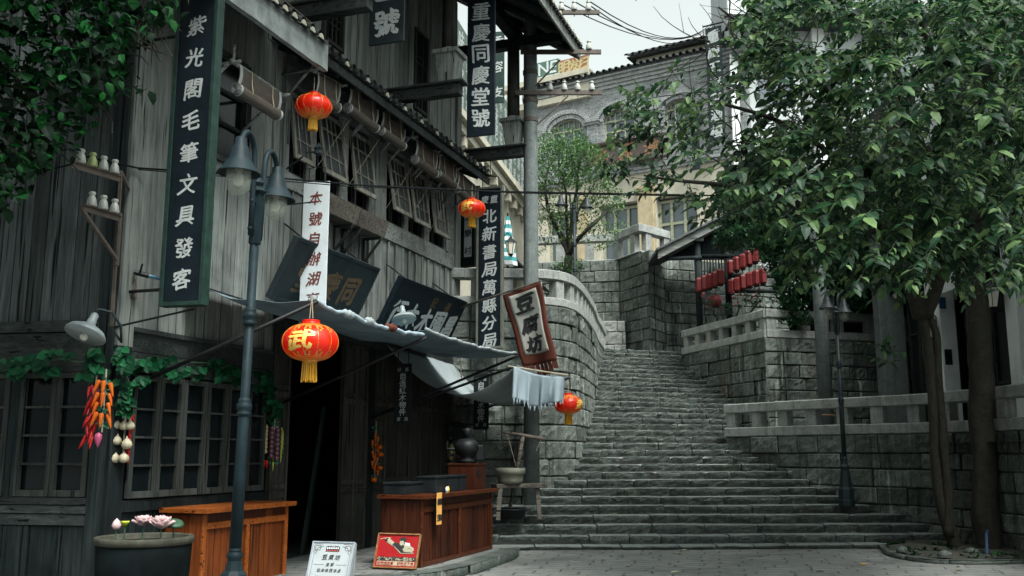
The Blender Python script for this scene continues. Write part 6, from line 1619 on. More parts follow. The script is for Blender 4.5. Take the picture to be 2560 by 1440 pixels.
def coach_lamp(label, p, h=.42, arm=(-.2, .1, 0)):
    t = thing('wall_lantern', label, 'lamp', p)
    MB().lathe([(.02, -.5 * h), (.07 * h / .42, -.42 * h), (.13 * h / .42, .25 * h)], p, 6).build('glass', M['globe_white'], t)
    mb = MB(); mb.lathe([(.15 * h / .42, .25 * h), (.14 * h / .42, .3 * h), (.05, .48 * h), (.03, .6 * h), (0, .7 * h)], p, 6); mb.lathe([(0, -.62 * h), (.03, -.56 * h), (.07 * h / .42, -.44 * h), (.02, -.4 * h)], p, 6)
    for k in range(6): a = k * pi / 3; mb.bar(p + V((cos(a) * .07 * h / .42, sin(a) * .07 * h / .42, -.42 * h)), p + V((cos(a) * .135 * h / .42, sin(a) * .135 * h / .42, .26 * h)), .012, .012)
    mb.build('cage', M['iron'], t); MB().tube([p + Z * (.65 * h), p + Z * (.85 * h) + V(arm) * .4, p + Z * (.6 * h) + V(arm), p - Z * (.3 * h) + V(arm)], .014, 6).build('bracket', M['iron'], t)
coach_lamp('black coach lantern on the cream shop under the striped parasol', at(1277, 617, 23.0), .42)
# ------------------------------------------------------------ pale tower block behind the twigs
TB = thing('pale_building', 'tall pale grey building with tiled eaves behind the right tree', 'building', (9, 36, 7))
mb = MB(); mb.box(8.3, 26, 34, 37.5, 4, 25); mb.build('wall', M['palegrey'], TB)
mb = MB()
for j in range(5):
    for i in range(5): x = 9.2 + i * 2.2; z = 8.5 + j * 2.9; MB().box(x, x + 1.2, 33.93, 34.0, z, z + 1.6).build('window', M['pane_sky'], TB)
mb = MB()
for z in (17.3, 11.4): tiles(mb, lambda s, r: V((8.0 + s, 32.9 + r * 1.3, z + r * .6)), 34, 2, .3); mb.box(8, 18.4, 33.0, 34.0, z - .05, z + .02)
mb.build('eave_tiles', M['tile'], TB)
for x in (8.1, 11.2): MB().box(x, x + .45, 33.75, 34, 4, 25).build('pilaster', M['whitewall'], TB)
# ------------------------------------------------------------ building on the right: white posts, dark openings
RB = thing('arcade_building', 'shaded shop building with white posts and black openings at the right edge', 'building', (9.1, 18, 1.8))
for Y, wx, m in ((20.0, .17, 'whitewall'), (17.0, .15, 'whitewall'), (22.9, .3, 'concrete'), (14.2, .2, 'whitewall')):
    mb = MB(); mb.box(9.07 - wx, 9.07 + wx, Y - .2, Y + .2, 1.8, 9.5); mb.build('post', M[m], RB, bevel=.02)
mb = MB(); mb.box(9.2, 9.5, 12, 25, 5.6, 10); mb.build('upper_wall', M['plank_brown'], RB)
mb = MB(); mb.box(9.0, 9.3, 12, 24, 5.35, 5.6); mb.box(8.9, 9.35, 12, 24, 7.9, 8.1); mb.build('lintel', M['plank_dark'], RB)
mb = MB(); mb.box(10.6, 10.8, 12, 26, 1.8, 6); mb.box(7.9, 11, 25.2, 25.4, 1.8, 9); mb.box(9.3, 10.7, 12, 26, 5.5, 5.6); mb.box(9.2, 16, 12, 26, 10, 10.2); mb.build('inner_wall', M['dark'], RB)
for i, (a, b) in enumerate(((14.5, 17.0), (17.5, 19.8), (20.3, 22.6))):
    mb = MB(); mb.box(9.45, 9.5, a, b, 1.8, 5.35); mb.build('doors', M['black'], RB)
    for k in range(4):
        y = lerp(a, b, k / 4); mb = MB()
        for q in (y + .02, y + (b - a) / 4 - .07): mb.box(9.39, 9.45, q, q + .05, 1.8, 5.3)
        for z in (1.85, 2.9, 4.3, 5.2): mb.box(9.4, 9.45, y + .07, y + (b - a) / 4 - .07, z, z + .06)
        mb.build('door', M['board_dark'], RB)
# tilted sign, slatted fringe, lamps, plates on that building
c = at(2490, 555, 18.2); ax, nn = axes(58); t = thing('tilted_signboard', 'black board with a pale character tilted over the right-hand opening', 'sign', c)
ay = (Z + nn * .35).normalized(); n2 = ax.cross(ay); mb = MB(); mb.obox(c, ax * .85, -n2 * .03, ay * .42); mb.build('board', M['black'], t)
mb = MB(); write(mb, '鋪', c + n2 * .034 + ax * .2, ax, ay, .4, nib=.04); write(mb, '茶', c + n2 * .034 - ax * .4, ax, ay, .4, nib=.04); mb.build('lettering', M['letter'], t)
MB().tube([c + ay * .4 - ax * .6, V((9.15, c.y - .3, c.z + .9))], .015, 5).build('stay', M['iron'], t)
t = thing('slatted_valance', 'row of pale slats hanging under a short eave between the white posts', 'valance', V((8.7, 18.6, 5.0)))
mb = MB(); mb.hexa([(8.55, 17.6, 5.05), (9.0, 17.6, 5.3), (9.0, 19.6, 5.3), (8.55, 19.6, 5.05), (8.55, 17.6, 5.1), (9.0, 17.6, 5.36), (9.0, 19.6, 5.36), (8.55, 19.6, 5.1)]); mb.build('eave_board', M['plank_dark'], t, fix=True)
mb = MB()
for k in range(24): y = 17.65 + k * .082; mb.box(8.53, 8.55, y, y + .045, 4.72, 5.06)
sl_ = mb.build('slats', M['whitewall'], t)
coach_lamp('black coach lantern on the white post at the right picture edge', V((8.72, 17.2, 4.42)), .5, (.16, 0, 0))
coach_lamp('small black coach lantern between the forked trunk and the white post', V((8.72, 19.9, 4.15)), .42, (.15, 0, 0))
p = at(2245, 737, 22.6); t = thing('globe_lamp', 'white globe lamp on a curled iron arm in the dark passage', 'lamp', p)
MB().lathe([(.115 * sin(a), -.115 * cos(a)) for a in [pi * k / 12 for k in range(13)]], p, 20).build('globe', M['globe_white'], t, smooth=True); MB().tube([p + Z * .11, p + V((.08, 0, .22)), p + V((.25, 0, .2)), p + V((.3, 0, -.1))], .018, 6).build('arm', M['iron'], t)
c = V((8.83, 20.0, 3.78)); t = thing('letter_box', 'green metal letter box fixed to the white post', 'letter box', c)
mb = MB(); mb.obox(c, (.06, 0, 0), (0, .16, 0), (0, 0, .22)); mb.build('box', plain('green_enamel', (.012, .075, .055), .4), t, bevel=.02); MB().obox(c + V((-.062, 0, .1)), (.004, 0, 0), (0, .1, 0), (0, 0, .015)).build('slot', M['black'], t)
tag(MB().obox((8.98, 19.79, 4.68), (.07, 0, 0), (0, .006, 0), (0, 0, .12)).build('number_plate', plain('blue_enamel', (.02, .07, .16), .4), loc=(8.98, 19.79, 4.68)), 'small blue enamel plate on the white post', 'plate')
tag(MB().obox((9.02, 19.79, 3.55), (.075, 0, 0), (0, .006, 0), (0, 0, .16)).build('notice_plate', M['black'], loc=(9.02, 19.79, 3.55)), 'small black notice plate low on the white post', 'plate')
t = thing('utility_pole', 'thick grey concrete pole on the lower terrace behind the far balustrade', 'utility pole', V((7.28, 22.4, 1.78)))
MB().lathe([(.165, 0), (.16, 4), (.15, 9)], (7.28, 22.4, 1.78), 26).build('pole', M['concrete'], t, smooth=True); MB().lathe([(.166, 0), (.166, .03)], (7.28, 22.4, 2.45), 26).build('ochre_band', M['goldfaint'], t)
# ------------------------------------------------------------ pavilion over the steps
PV = thing('pavilion', 'dark timber pavilion with a tiled gable roof above the upper steps', 'pavilion', V((6.5, 27, 4.4)))
PY = 27.7
ra, rb = at(1644, 640, PY), at(1890, 512, PY)
sl = (rb - ra); ridge_x = rb.x + .4; kx = sl.z / sl.x
zz = lambda x: ra.z + (min(x, 2 * ridge_x - x) - ra.x) * kx
x1 = 2 * ridge_x - ra.x
mb = MB()
for xa, xb in ((ra.x, ridge_x), (x1, ridge_x)):
    mb.hexa([(xa, PY, zz(xa)), (xb, PY, zz(xb)), (xb, (PY + 2.6), zz(xb)), (xa, (PY + 2.6), zz(xa)), (xa, PY, zz(xa) + .08), (xb, PY, zz(xb) + .08), (xb, (PY + 2.6), zz(xb) + .08), (xa, (PY + 2.6), zz(xa) + .08)])
mb.build('roof', M['plank_dark'], PV, fix=True)
mb = MB()
for xa, xb in ((ra.x, ridge_x), (x1, ridge_x)): mb.hexa([(xa, (PY - .08), zz(xa) - .1), (xb, (PY - .08), zz(xb) - .1), (xb, PY, zz(xb) - .1), (xa, PY, zz(xa) - .1), (xa, (PY - .08), zz(xa) + .16), (xb, (PY - .08), zz(xb) + .16), (xb, PY, zz(xb) + .16), (xa, PY, zz(xa) + .16)])
mb.build('bargeboard', M['board'], PV, fix=True)
mb = MB()
for sgn in (1, -1):
    tiles(mb, lambda s, r: V(((ra.x - .05 + r * (ridge_x - ra.x)) if sgn > 0 else (x1 + .05 - r * (x1 - ridge_x)), PY - .1 + s, zz(ra.x) + r * (zz(ridge_x) - zz(ra.x)) + .08)), 7, 9, .27)
mb.build('roof_tiles', M['tile'], PV)
pa_, pb_ = at(1746, 700, PY + .2).x, at(1820, 700, PY + .3).x
for x, y in ((pa_, PY + .2), (pb_, PY + .3), (9.2, PY + .3)): MB().tube([(x, y, 4.3), (x, y, zz(x) + .02)], .10, 10).build('post', M['plank_dark'], PV, smooth=True)
mb = MB()
for z in (6.75, 6.3, 7.35): mb.tube([(pb_ - (.0 if z < 7 else .9), PY + .2, z), (9.2, PY + .3, z)], .06, 8)
mb.tube([(ra.x + .25, PY + .12, zz(ra.x) - .06), (pa_ + .1, PY + .12, zz(ra.x) - .02)], .06, 8); mb.tube([(pa_, PY + .2, 6.35), (pb_, PY + .3, 6.62)], .06, 8); mb.build('beam', M['plank_dark'], PV, smooth=True)
mb = MB()
mb.prism([(ra.x + .28, zz(ra.x) - .02), (9.2, zz(ra.x) - .02), (9.2, zz(9.2) - .02), (ridge_x, zz(ridge_x) - .05)], (0, PY + .45, 0), (1, 0, 0), (0, 0, 1), (0, .06, 0)) if 1 else 0  # solid dark panel added to stand for the shade under the roof
for k in range(9): x = pa_ + .1 + k * .085; mb.box(x, x + .03, PY + .2, PY + .25, 6.7, 7.3)
mb.build('lattice', M['plank_dark'], PV)
tag(MB().obox(at(1748, 596, PY + .1), (.12, 0, 0), (0, .08, 0), (0, 0, .09)).build('flood_lamp', M['concrete'], loc=at(1748, 596, PY + .1), bevel=.02), 'pale box-shaped flood lamp under the pavilion roof', 'lamp')
# hexagonal red lanterns in three rows, one round one
mb = MB(); mb.lathe([(.07, -.2), (.1, -.16), (.1, .14), (.07, .19)], n=6); HXb = mb
HX = thing('hexagonal_lantern', '', 'lantern', (0, 0, 0), 'hexagonal red lanterns hanging in the pavilion')
M['dullred'] = plain('dull_red_paper', (.125, .005, .006), .6, var=.25)
HXb.build('body', M['dullred'], HX); MB().lathe([(.06, -.235), (.075, -.2), (.03, -.2)], n=6).build('base', M['black'], HX); MB().tube([(0, 0, .18), (0, 0, .34)], .01, 5).build('hanger', M['black'], HX)
first = True
rows = (('lower left row', [(1748, 712), (1761, 707), (1774, 703), (1787, 698), (1801, 692)]), ('upper row', [(1825, 668), (1841, 660), (1857, 653), (1873, 645), (1888, 638)]), ('lower right row', [(1828, 716), (1843, 711), (1858, 705), (1874, 699), (1890, 694), (1907, 690)]))
nm = ['first', 'second', 'third', 'fourth', 'fifth', 'sixth']
for rn, pts in rows:
    for i, (px, py) in enumerate(pts):
        p = at(px, py, PY - .1 - .06 * i); lab = f'{nm[i]} hexagonal red lantern from the left in the {rn} of the pavilion'; rz = rng(0, 1); sc = (1.0 + .02 * i) * 1.08
        if first: HX.location = p; HX.rotation_euler = (0, 0, rz); HX.scale = (sc,) * 3; HX['label'] = lab; first = False
        else: dup(HX, p, rz, sc, lab)
p = at(1790, 752, PY - .2); t = thing('round_lantern', 'single dark red round lantern hanging below the pavilion rows', 'lantern', p)
MB().lathe([(.10, -.16), (.16, -.1), (.175, 0), (.16, .1), (.1, .16)], p, 16).build('body', M['dullred'], t, smooth=True); MB().lathe([(.11, -.19), (.11, -.155)], p, 14).build('base', M['black'], t); MB().tube([p + Z * .16, p + Z * .9], .008, 4).build('cord', M['wire'], t)
for i, (px, py, m) in enumerate(((1736, 812, 'creamdk'), (1762, 795, 'goldfaint'))):
    p = at(px, py, PY + .9); t = thing('flower_pot', ('pale clay pot at the foot of the pavilion post', 'ochre pot of pink flowers beside the pavilion post')[i], 'flower pot', V((p.x, p.y, 4.4)))
    MB().lathe([(.10, 0), (.14, .2), (.15, .42), (.17, .44), (.17, .48), (.14, .48)], (p.x, p.y, 4.4), 18).build('pot', M[m], t, smooth=True)
    mb = MB(); leaves_tuft(mb, V((p.x, p.y, 4.95)), 40, .14); mb.build('leaves', M['leaf_shrub'], t)
    mb = MB()
    for k in range(12): leaves_tuft(mb, V((p.x + rng(-.12, .12), p.y + rng(-.12, .1), 4.95 + rng(0, .16))), 5, .05)
    mb.build('flowers', M['radish'], t)
# ------------------------------------------------------------ vegetation
def leaf(mb, p, d, up, L, wd, droop=.25):
    p, d = V(p), V(d).normalized(); s = d.cross(up)
    s = s.normalized() if s.length > 1e-4 else d.orthogonal().normalized(); n = s.cross(d).normalized()
    q = lambda t, x, f: p + d * (L * t) + s * (wd * L * x) + n * (f * L - droop * L * t * t)
    mb.add([q(0, 0, 0), q(.3, -.5, .07), q(.3, .5, .07), q(.34, 0, 0), q(.68, -.40, .06), q(.68, .40, .06), q(.7, 0, 0), q(1.0, 0, 0)],
           [(0, 3, 1), (0, 2, 3), (1, 3, 6, 4), (3, 2, 5, 6), (4, 6, 7), (6, 5, 7)])
def spray(mb, tw, p, d, n, L, tl, wd=.56, tr=.006):
    """A twig with alternating leaves that turn to the light and droop."""
    d = V(d).normalized(); pts = [p + d * (tl * k / 3) + Z * (-.06 * tl * (k / 3) ** 2) for k in range(4)]
    if tw is not None: tw.tube(pts, [tr, tr * .8, tr * .6, tr * .4], 4, cap=False)
    for k in range(n):
        f = (k + .6) / n; i = min(2, int(f * 3)); q = pts[i].lerp(pts[i + 1], f * 3 - i)
        s = d.cross(Z); s = s.normalized() if s.length > .01 else V((1, 0, 0))
        ld = d * rng(.2, .9) + s * (rng(.5, 1.2) * (1 if k % 2 else -1)) + Z * rng(-.75, .25)
        up = Z + V((rng(-.5, .5), rng(-.7, .3), 0))
        leaf(mb, q, ld, up, L * rng(.7, 1.2), wd * rng(.85, 1.15), rng(.1, .45))
def proj(p):
    q = p - V((0, 0, EYE)); f = q.y * cos(PITCH) + q.z * sin(PITCH); u = -q.y * sin(PITCH) + q.z * cos(PITCH)
    return (1280 + FPX * q.x / f, 720 - FPX * u / f) if f > .1 else (-9999, -9999)
def limb(mb, pts, r0, r1, n=16):
    P = resample([V(p) for p in pts], .12 if r0 > .07 else .18); N_ = len(P)
    P = [p + V((noise.noise(p * 1.3), noise.noise(p * 1.3 + V((9, 0, 0))), 0)) * .05 for p in P]
    b = len(mb.v); mb.tube(P, [lerp(r0, r1, k / (N_ - 1)) * (1 + .16 * noise.noise(P[k] * 2.5)) for k in range(N_)], n)
    if r0 > .07:
        for i in range(b, len(mb.v)): q = mb.v[i]; mb.v[i] = q + noise.noise_vector(V((q.x * 14, q.y * 14, q.z * 3.5))) * (r0 * .16)
# the big right tree: forked trunk behind the planter, crown reaching over the street
T1 = thing('broadleaf_tree', 'forked brown tree whose broad-leaved crown hangs over the steps from the right', 'tree', V((7.3, 16.2, 0)))
mb = MB()
B = lambda px, py, Y: at(px, py, Y)
limb(mb, [V((7.3, 16.2, -.05)), B(2352, 1250, 16.2), B(2338, 1080, 16.2), B(2325, 900, 16.2), B(2305, 780, 16.1)], .10, .08)
limb(mb, [B(2372, 1340, 16.15), B(2364, 1150, 16.1), B(2350, 1000, 16.15), B(2342, 850, 16.2), B(2322, 790, 16.15)], .08, .062)
mb.build('trunk', M['bark'], T1, smooth=True)
mb = MB()
limb(mb, [B(2300, 790, 16.1), B(2262, 690, 15.8), B(2205, 600, 15.2), B(2130, 562, 14.4), B(2050, 535, 13.6), B(1990, 515, 13)], .12, .06)
limb(mb, [B(1990, 515, 13), B(1900, 480, 12.6), B(1800, 462, 12.3), B(1700, 452, 12), B(1610, 440, 11.8)], .055, .012, 7)
limb(mb, [B(2310, 790, 16.1), B(2345, 700, 15.8), B(2360, 600, 15.2), B(2330, 450, 14.5), B(2260, 250, 13.5), B(2200, 50, 13)], .12, .05)
limb(mb, [B(2230, 640, 15.5), B(2190, 560, 15), B(2120, 430, 14), B(2000, 330, 13), B(1880, 280, 12.4), B(1770, 250, 12)], .075, .018, 8)
limb(mb, [B(2120, 430, 14), B(2080, 250, 13.2), B(1980, 130, 12.6), B(1860, 60, 12), B(1800, 20, 11.8)], .05, .014, 7)
limb(mb, [B(2345, 640, 15.6), B(2440, 450, 14.5), B(2520, 250, 13.5), B(2600, 50, 13)], .08, .03, 8)
limb(mb, [B(2300, 760, 16), B(2262, 725, 15.9), B(2235, 705, 15.6)], .04, .015, 6)
limb(mb, [B(2240, 640, 15.5), B(2320, 620, 14.8), B(2440, 560, 13), B(2560, 480, 11.5)], .05, .02, 7)
for k in range(58):                                   # thin bare twigs among the pale wall behind
    a = B(rng(1760, 2050), rng(60, 520), rng(11.5, 13.2)); d = V((rng(-1.0, .25), rng(-.3, .3), rng(-.35, .7))).normalized(); l = rng(.5, 1.3); P = [a]
    for j in range(5): d = (d + V((rng(-.3, .3), rng(-.2, .2), rng(-.25, .3)))).normalized(); P.append(P[-1] + d * l / 5)
    mb.tube(P, [.011, .009, .008, .006, .005, .003], 5, cap=False)
    if k % 2 == 0: mb.tube([P[2], P[2] + (d + V((rng(-.6, .6), 0, rng(-.6, .6)))) * l * .4], [.006, .002], 4, cap=False)
mb.build('limbs', M['bark'], T1, smooth=True)
EDGE = [(-300, 1840), (0, 1850), (60, 1830), (120, 1800), (170, 1700), (230, 1600), (330, 1590), (400, 1600), (450, 1500), (490, 1660), (540, 1780), (600, 1830), (640, 2000), (700, 2060), (760, 2400)]
def keep(p):
    x, y = proj(p)
    if y < -40 or x > 2620: return .85
    e = interp(EDGE, max(-300, min(760, y)))
    if y > 560 + 90 * smst((x - 2000) / 300): return .0 if y > 690 or x < 2000 else .22
    if x < e: return 0.0
    k = smst((x - e) / 400)
    hole = noise.noise(V((x / 120, y / 90, 3.3)))
    base = .10 + .90 * k
    if x < 1960: base *= .5
    if x < 1870 and y < 385: base *= .55
    if x > 1900 and y < 520: base = max(base, .85)
    h3 = noise.noise(p * 1.15)
    return base * (1.1 if hole > -.12 else .3) * (1.0 if h3 > -.08 else .12)
mb = MB(); tw = MB(); n = 0; tries = 0
def spr(p):
    d = V((p.x - 7.2, (p.y - 13.5), (p.z - 7.2) * .6 - .8)) + V((rng(-1.5, 1.5), rng(-1.5, 1.5), rng(-1, 1)))
    spray(mb, tw, p, d, R.randint(5, 9), rng(.08, .2), rng(.25, .5))
while n < 3000 and tries < 99000:                     # the part of the crown over the street
    tries += 1; p = at(rng(1540, 2620), rng(-60, 700), 9.6 + 5.6 * R.random() ** .8)
    if R.random() < keep(p): spr(p); n += 1
n = tries = 0
while n < 420 and tries < 60000:
    tries += 1
    a = rng(0, 2 * pi); cz = rng(-1, 1); r = rng(.25, 1) ** .4; s = sqrt(1 - cz * cz)
    p = V((7.2 + 5.4 * r * s * cos(a), 12.6 + 4.6 * r * s * sin(a), 7.6 + 3.3 * r * cz))
    x, y = proj(p)
    if p.y < 7.6 or (-40 < y < 1500 and x < 2620): continue
    spr(p); n += 1
for k in range(150):                                  # leaves along the long left-reaching twig and twig ends
    px, py = R.choice([(1620, 440), (1690, 450), (1760, 460), (1840, 470), (1640, 250), (1700, 200), (1660, 300), (1620, 330), (1740, 130), (1700, 280), (1570, 270), (1600, 260), (1650, 240), (1620, 285), (1580, 330), (1660, 340), (1560, 410), (1525, 395), (1660, 370), (1690, 320), (1760, 290), (1800, 340)])
    spray(mb, tw, B(px + rng(-38, 38), py + rng(-30, 30), rng(11.6, 12.6)), V((rng(-1, .3), rng(-.6, .2), rng(-.9, .3))), R.randint(3, 6), rng(.10, .145), rng(.2, .35))
for px, py in ((2205, 860), (2230, 840), (2210, 900), (2250, 870), (2150, 720), (2100, 710), (2140, 690), (2200, 680), (2060, 690), (2480, 570), (2510, 590), (2450, 560), (2535, 600)):
    for _ in range(2): spray(mb, tw, B(px + rng(-12, 12), py + rng(-12, 12), rng(13.5, 15)), V((rng(-1, .4), rng(-.5, .2), rng(-.6, .2))), 5, rng(.13, .18), .3)
tw.build('twigs', M['bark'], T1); mb.build('crown', M['leaf_big'], T1)
T2 = thing('broadleaf_tree', 'thick dark mossy tree trunk standing nearest the right picture edge', 'tree', V((7.7, 16.0, 0)))
mb = MB(); limb(mb, [V((7.68, 15.9, -.05)), B(2462, 1200, 15.9), B(2452, 900, 15.9), B(2432, 650, 15.9), B(2430, 480, 15.8), B(2470, 250, 15.5), B(2500, 0, 15)], .205, .13, 20); limb(mb, [B(2426, 560, 15.9), B(2400, 400, 15.5), B(2340, 200, 15), B(2300, 20, 14.5)], .12, .05); mb.build('trunk', M['bark'], T2, smooth=True)
mb = MB(); tw = MB()
for k in range(760):
    p = V((rng(6.2, 12.5), rng(14.5, 22.5), rng(5.6, 11.5)))
    if proj(p)[1] > 520 or keep(p) < .3: continue
    spray(mb, tw, p, V((rng(-1, 1), rng(-1, 1), rng(-1, .4))), R.randint(5, 8), rng(.14, .2), rng(.3, .5))
tw.build('twigs', M['bark'], T2); mb.build('crown', M['leaf_big'], T2)
# small feathery tree on the terrace
T3 = thing('small_tree', 'small fine-leaved pale green tree above the curved balustrade', 'tree', V((1.55, 27.3, 4.45)))
mb = MB(); b0 = V((1.6, 27.3, 4.4))
fk = B(1424, 640, 27.3); limb(mb, [b0, B(1420, 690, 27.3), fk], .14, .12)
TIPS = [[(1400, 590), (1378, 540), (1352, 510)], [(1418, 560), (1412, 470), (1395, 400)], [(1428, 570), (1440, 480), (1450, 400), (1470, 370)], [(1440, 610), (1475, 565), (1505, 540), (1540, 500)], [(1415, 600), (1385, 560), (1365, 480), (1370, 420)], [(1432, 560), (1480, 470), (1510, 420)]]
for tp in TIPS: limb(mb, [fk] + [B(x, y, 27.3 + rng(-.8, .8)) for x, y in tp], .075, .014, 7)
mb.build('trunk', M['bark'], T3, smooth=True)
mb = MB()
for cx, cy, rx, ry, nn_ in ((1430, 405, 95, 60, 3000), (1380, 420, 50, 75, 1300), (1480, 420, 60, 60, 1300), (1410, 350, 60, 35, 700), (1520, 500, 45, 45, 800), (1365, 520, 40, 40, 260), (1400, 480, 70, 50, 500), (1352, 600, 22, 40, 160), (1425, 660, 40, 20, 240), (1530, 560, 35, 25, 160), (1470, 520, 60, 40, 300), (1378, 560, 45, 50, 420), (1500, 585, 45, 40, 420), (1440, 560, 60, 50, 420), (1355, 470, 25, 60, 260)):
    for _ in range(nn_):
        a, r = rng(0, 2 * pi), sqrt(R.random()); p = B(cx + cos(a) * r * rx, cy + sin(a) * r * ry, 27.3 + rng(-1.1, 1.1))
        if noise.noise(p * 1.6) < -.22: continue
        leaf(mb, p, V((rng(-1, 1), rng(-1, 1), rng(-.8, .6))), Z, rng(.07, .12), .45)
mb.build('crown', M['leaf_small'], T3)
# shrubs
def shrub(label, blobs, mat, base, L, n, cat='shrub', flowers=None, wd=.3, name='leafy_shrub'):
    t = thing(name, label, cat, base); mb = MB()
    for cx, cy, Y, rx, ry, rd in blobs:
        for _ in range(int(n * rx * ry / 2500)):
            a, r = rng(0, 2 * pi), R.random() ** .5; p = B(cx + cos(a) * r * rx, cy + sin(a) * r * ry, Y + rng(-rd, rd))
            for _k in range(R.randint(5, 8)): leaf(mb, p, V((rng(-1, 1), rng(-1, .4), rng(-.3, 1))), Z, L * rng(.7, 1.2), wd)
    mb.build('foliage', M[mat], t)
    mb = MB(); c = V(base)
    for cx, cy, Y, rx, ry, rd in [q for q in blobs if abs(q[0] - proj(c)[0]) < 110] or blobs[:1]: limb(mb, [c, c.lerp(B(cx, cy, Y), .5) + V((0, 0, .1)), B(cx, cy, Y)], .05, .015, 6)
    mb.build('stems', M['bark'], t, smooth=True)
    if flowers:
        mb = MB()
        for cx, cy, Y, rx, ry in flowers:
            for _ in range(int(rx * ry / 85)): leaves_tuft(mb, B(cx + rng(-rx, rx), cy + rng(-ry, ry), Y), 4, .07)
        mb.build('flowers', M['flower'], t)
    return t
M['flower'] = plain('red_flower', (.26, .022, .035), .6, var=.4, scale=20)
shrub('dense dark evergreen shrub hanging over the right end of the pavilion', [(1900, 590, 24.6, 70, 40, .8), (1960, 640, 24.2, 60, 60, .8), (1990, 720, 24, 55, 60, .6), (2040, 620, 24, 60, 60, .8), (1850, 560, 25.4, 50, 25, .6), (2060, 700, 24, 40, 60, .6), (1985, 790, 23.8, 40, 30, .4), (1890, 510, 25, 80, 40, .8), (2120, 580, 24, 70, 60, .8), (2200, 640, 24, 70, 70, .8), (2130, 720, 23.8, 60, 60, .5), (1830, 600, 26.5, 40, 30, .5)], 'leaf_shrub', V((7.2, 24.3, 4.4)), .2, 200)
shrub('low flowering shrub with small red blooms behind the pavilion balustrade', [(1800, 770, 26.6, 35, 25, .4), (1850, 762, 26, 45, 28, .4), (1900, 750, 25.4, 40, 30, .4)], 'leaf_shrub', V((6.0, 26.2, 4.4)), .11, 70, flowers=[(1790, 752, 26.2, 40, 26), (1880, 735, 25.0, 50, 28)], name='flowering_shrub')
shrub('dark low shrub at the foot of the small tree', [(1428, 668, 27, 42, 20, .5), (1395, 680, 27, 35, 15, .4)], 'leaf_shrub', V((1.6, 27.1, 4.45)), .13, 70)
shrub('shrub with orange-red blossom between the great eave and the pole', [(1195, 310, 25, 20, 40, .5), (1210, 340, 25, 15, 30, .4), (1348, 350, 30, 16, 20, .3)], 'leaf_small', V((-.6, 25.0, 9.4)), .1, 60, flowers=[(1200, 320, 24.8, 18, 35), (1345, 348, 29.6, 12, 14)], name='flowering_shrub')
# dark vine mass at the upper left, hanging before the side wall
VO = V((-5.6, 6.6, 7.2))
VN = thing('wall_vine', 'dark hanging mass of vine leaves in the upper left corner', 'vine', at(40, 470, 8.6))
mb = MB(); tw = MB(); n = 0; tries = 0
VE = [(-400, 520), (0, 462), (60, 425), (120, 360), (190, 340), (230, 318), (260, 250), (300, 225), (340, 205), (380, 170), (420, 120), (470, 80), (505, 30), (540, -60)]
while n < 3600 and tries < 90000:
    tries += 1
    px, py = rng(-700, 540), rng(-500, 520); e = interp(VE, max(-400, min(540, py))) + 28 * noise.noise(V((py / 45, 7, 0)))
    if px > e or R.random() > .22 + .78 * smst((e - px) / 45): continue
    Y = lerp(8.8, 7.5, R.random()); 
    p = at(px, py, Y)
    for _ in range(R.randint(2, 4)):
        q = p + V((rng(-.09, .09), rng(-.09, .09), rng(-.09, .09))); leaf(mb, q, V((rng(-.6, 1.0), rng(-.9, .3), rng(-1.1, .3))), V((rng(-.5, .5), -.4, 1)), rng(.06, .15), rng(.5, .85), rng(.1, .5))
    n += 1
for k in range(1500):                                 # unseen leaves added overhead to shade the near left
    p = VO + V((rng(-2.6, 2.2), rng(-3.2, 2.6), rng(-.9, 1.2)))
    x, y = proj(p)
    if y > -60 and x > -60: continue
    for _ in range(3): leaf(mb, p + V((rng(-.15, .15), rng(-.15, .15), rng(-.1, .1))), V((rng(-1, 1), rng(-1, 1), rng(-1, .2))), Z, rng(.12, .2), .8)
for k in range(46):
    y0 = rng(-300, 380); e = interp(VE, max(-400, min(540, y0))); x0 = e - rng(60, 380); P = [at(x0, y0, 8.3)]
    for j in range(4): x0 += rng(5, 45); y0 += rng(5, 40); P.append(at(min(x0, e), y0, 8.2 + rng(-.2, .2)))
    tw.tube(P, [.014, .011, .009, .007, .004], 5, cap=False)
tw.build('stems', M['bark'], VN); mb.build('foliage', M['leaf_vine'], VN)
# plastic leaf garlands over the ground-floor windows
def garland(label, pts, n, drop=.12, L=.12):
    c = pts[len(pts) // 2]; t = thing('leaf_garland', label, 'garland', c); P = resample(pts, .1)
    MB().tube([p + Z * (.03 * noise.noise(p * 3)) for p in P], .008, 5).build('cord', M['stem'], t); mb = MB()
    for _ in range(n):
        p = R.choice(P) + V((rng(-.06, .06), rng(-.08, .0), rng(-drop, .09)))
        for s in (-.8, 0, .8): leaf(mb, p, V((sin(s) + rng(-.4, .4), -.5, -cos(s) * .8 + rng(-.2, .2))), V((.1, -1, .4)), L * rng(.6, 1.15), .7, .1)
    mb.build('leaves', M['leaf_garland'], t); return t
garland('string of plastic leaves above the dark side window', [at(-10, 900, 10.3), at(70, 905, 10.2), at(150, 895, 10.1), at(215, 905, 10.0), at(258, 890, 9.95)], 24, .14, .15)
garland('string of plastic leaves above the six-leaved front window', [onF(300, 905, .12), onF(380, 915, .12), onF(480, 905, .12), onF(580, 925, .12), onF(670, 945, .12)], 34, .14, .15)
garland('bunch of plastic leaves hanging down the house corner', [at(316, 890, 10.1), at(312, 920, 10.1), at(322, 960, 10.15), at(325, 1020, 10.2)], 26, .05)
garland('bunch of plastic leaves hanging beside the doorway above the onions', [onF(672, 950, .15), onF(682, 985, .15), onF(688, 1030, .15)], 20, .05)
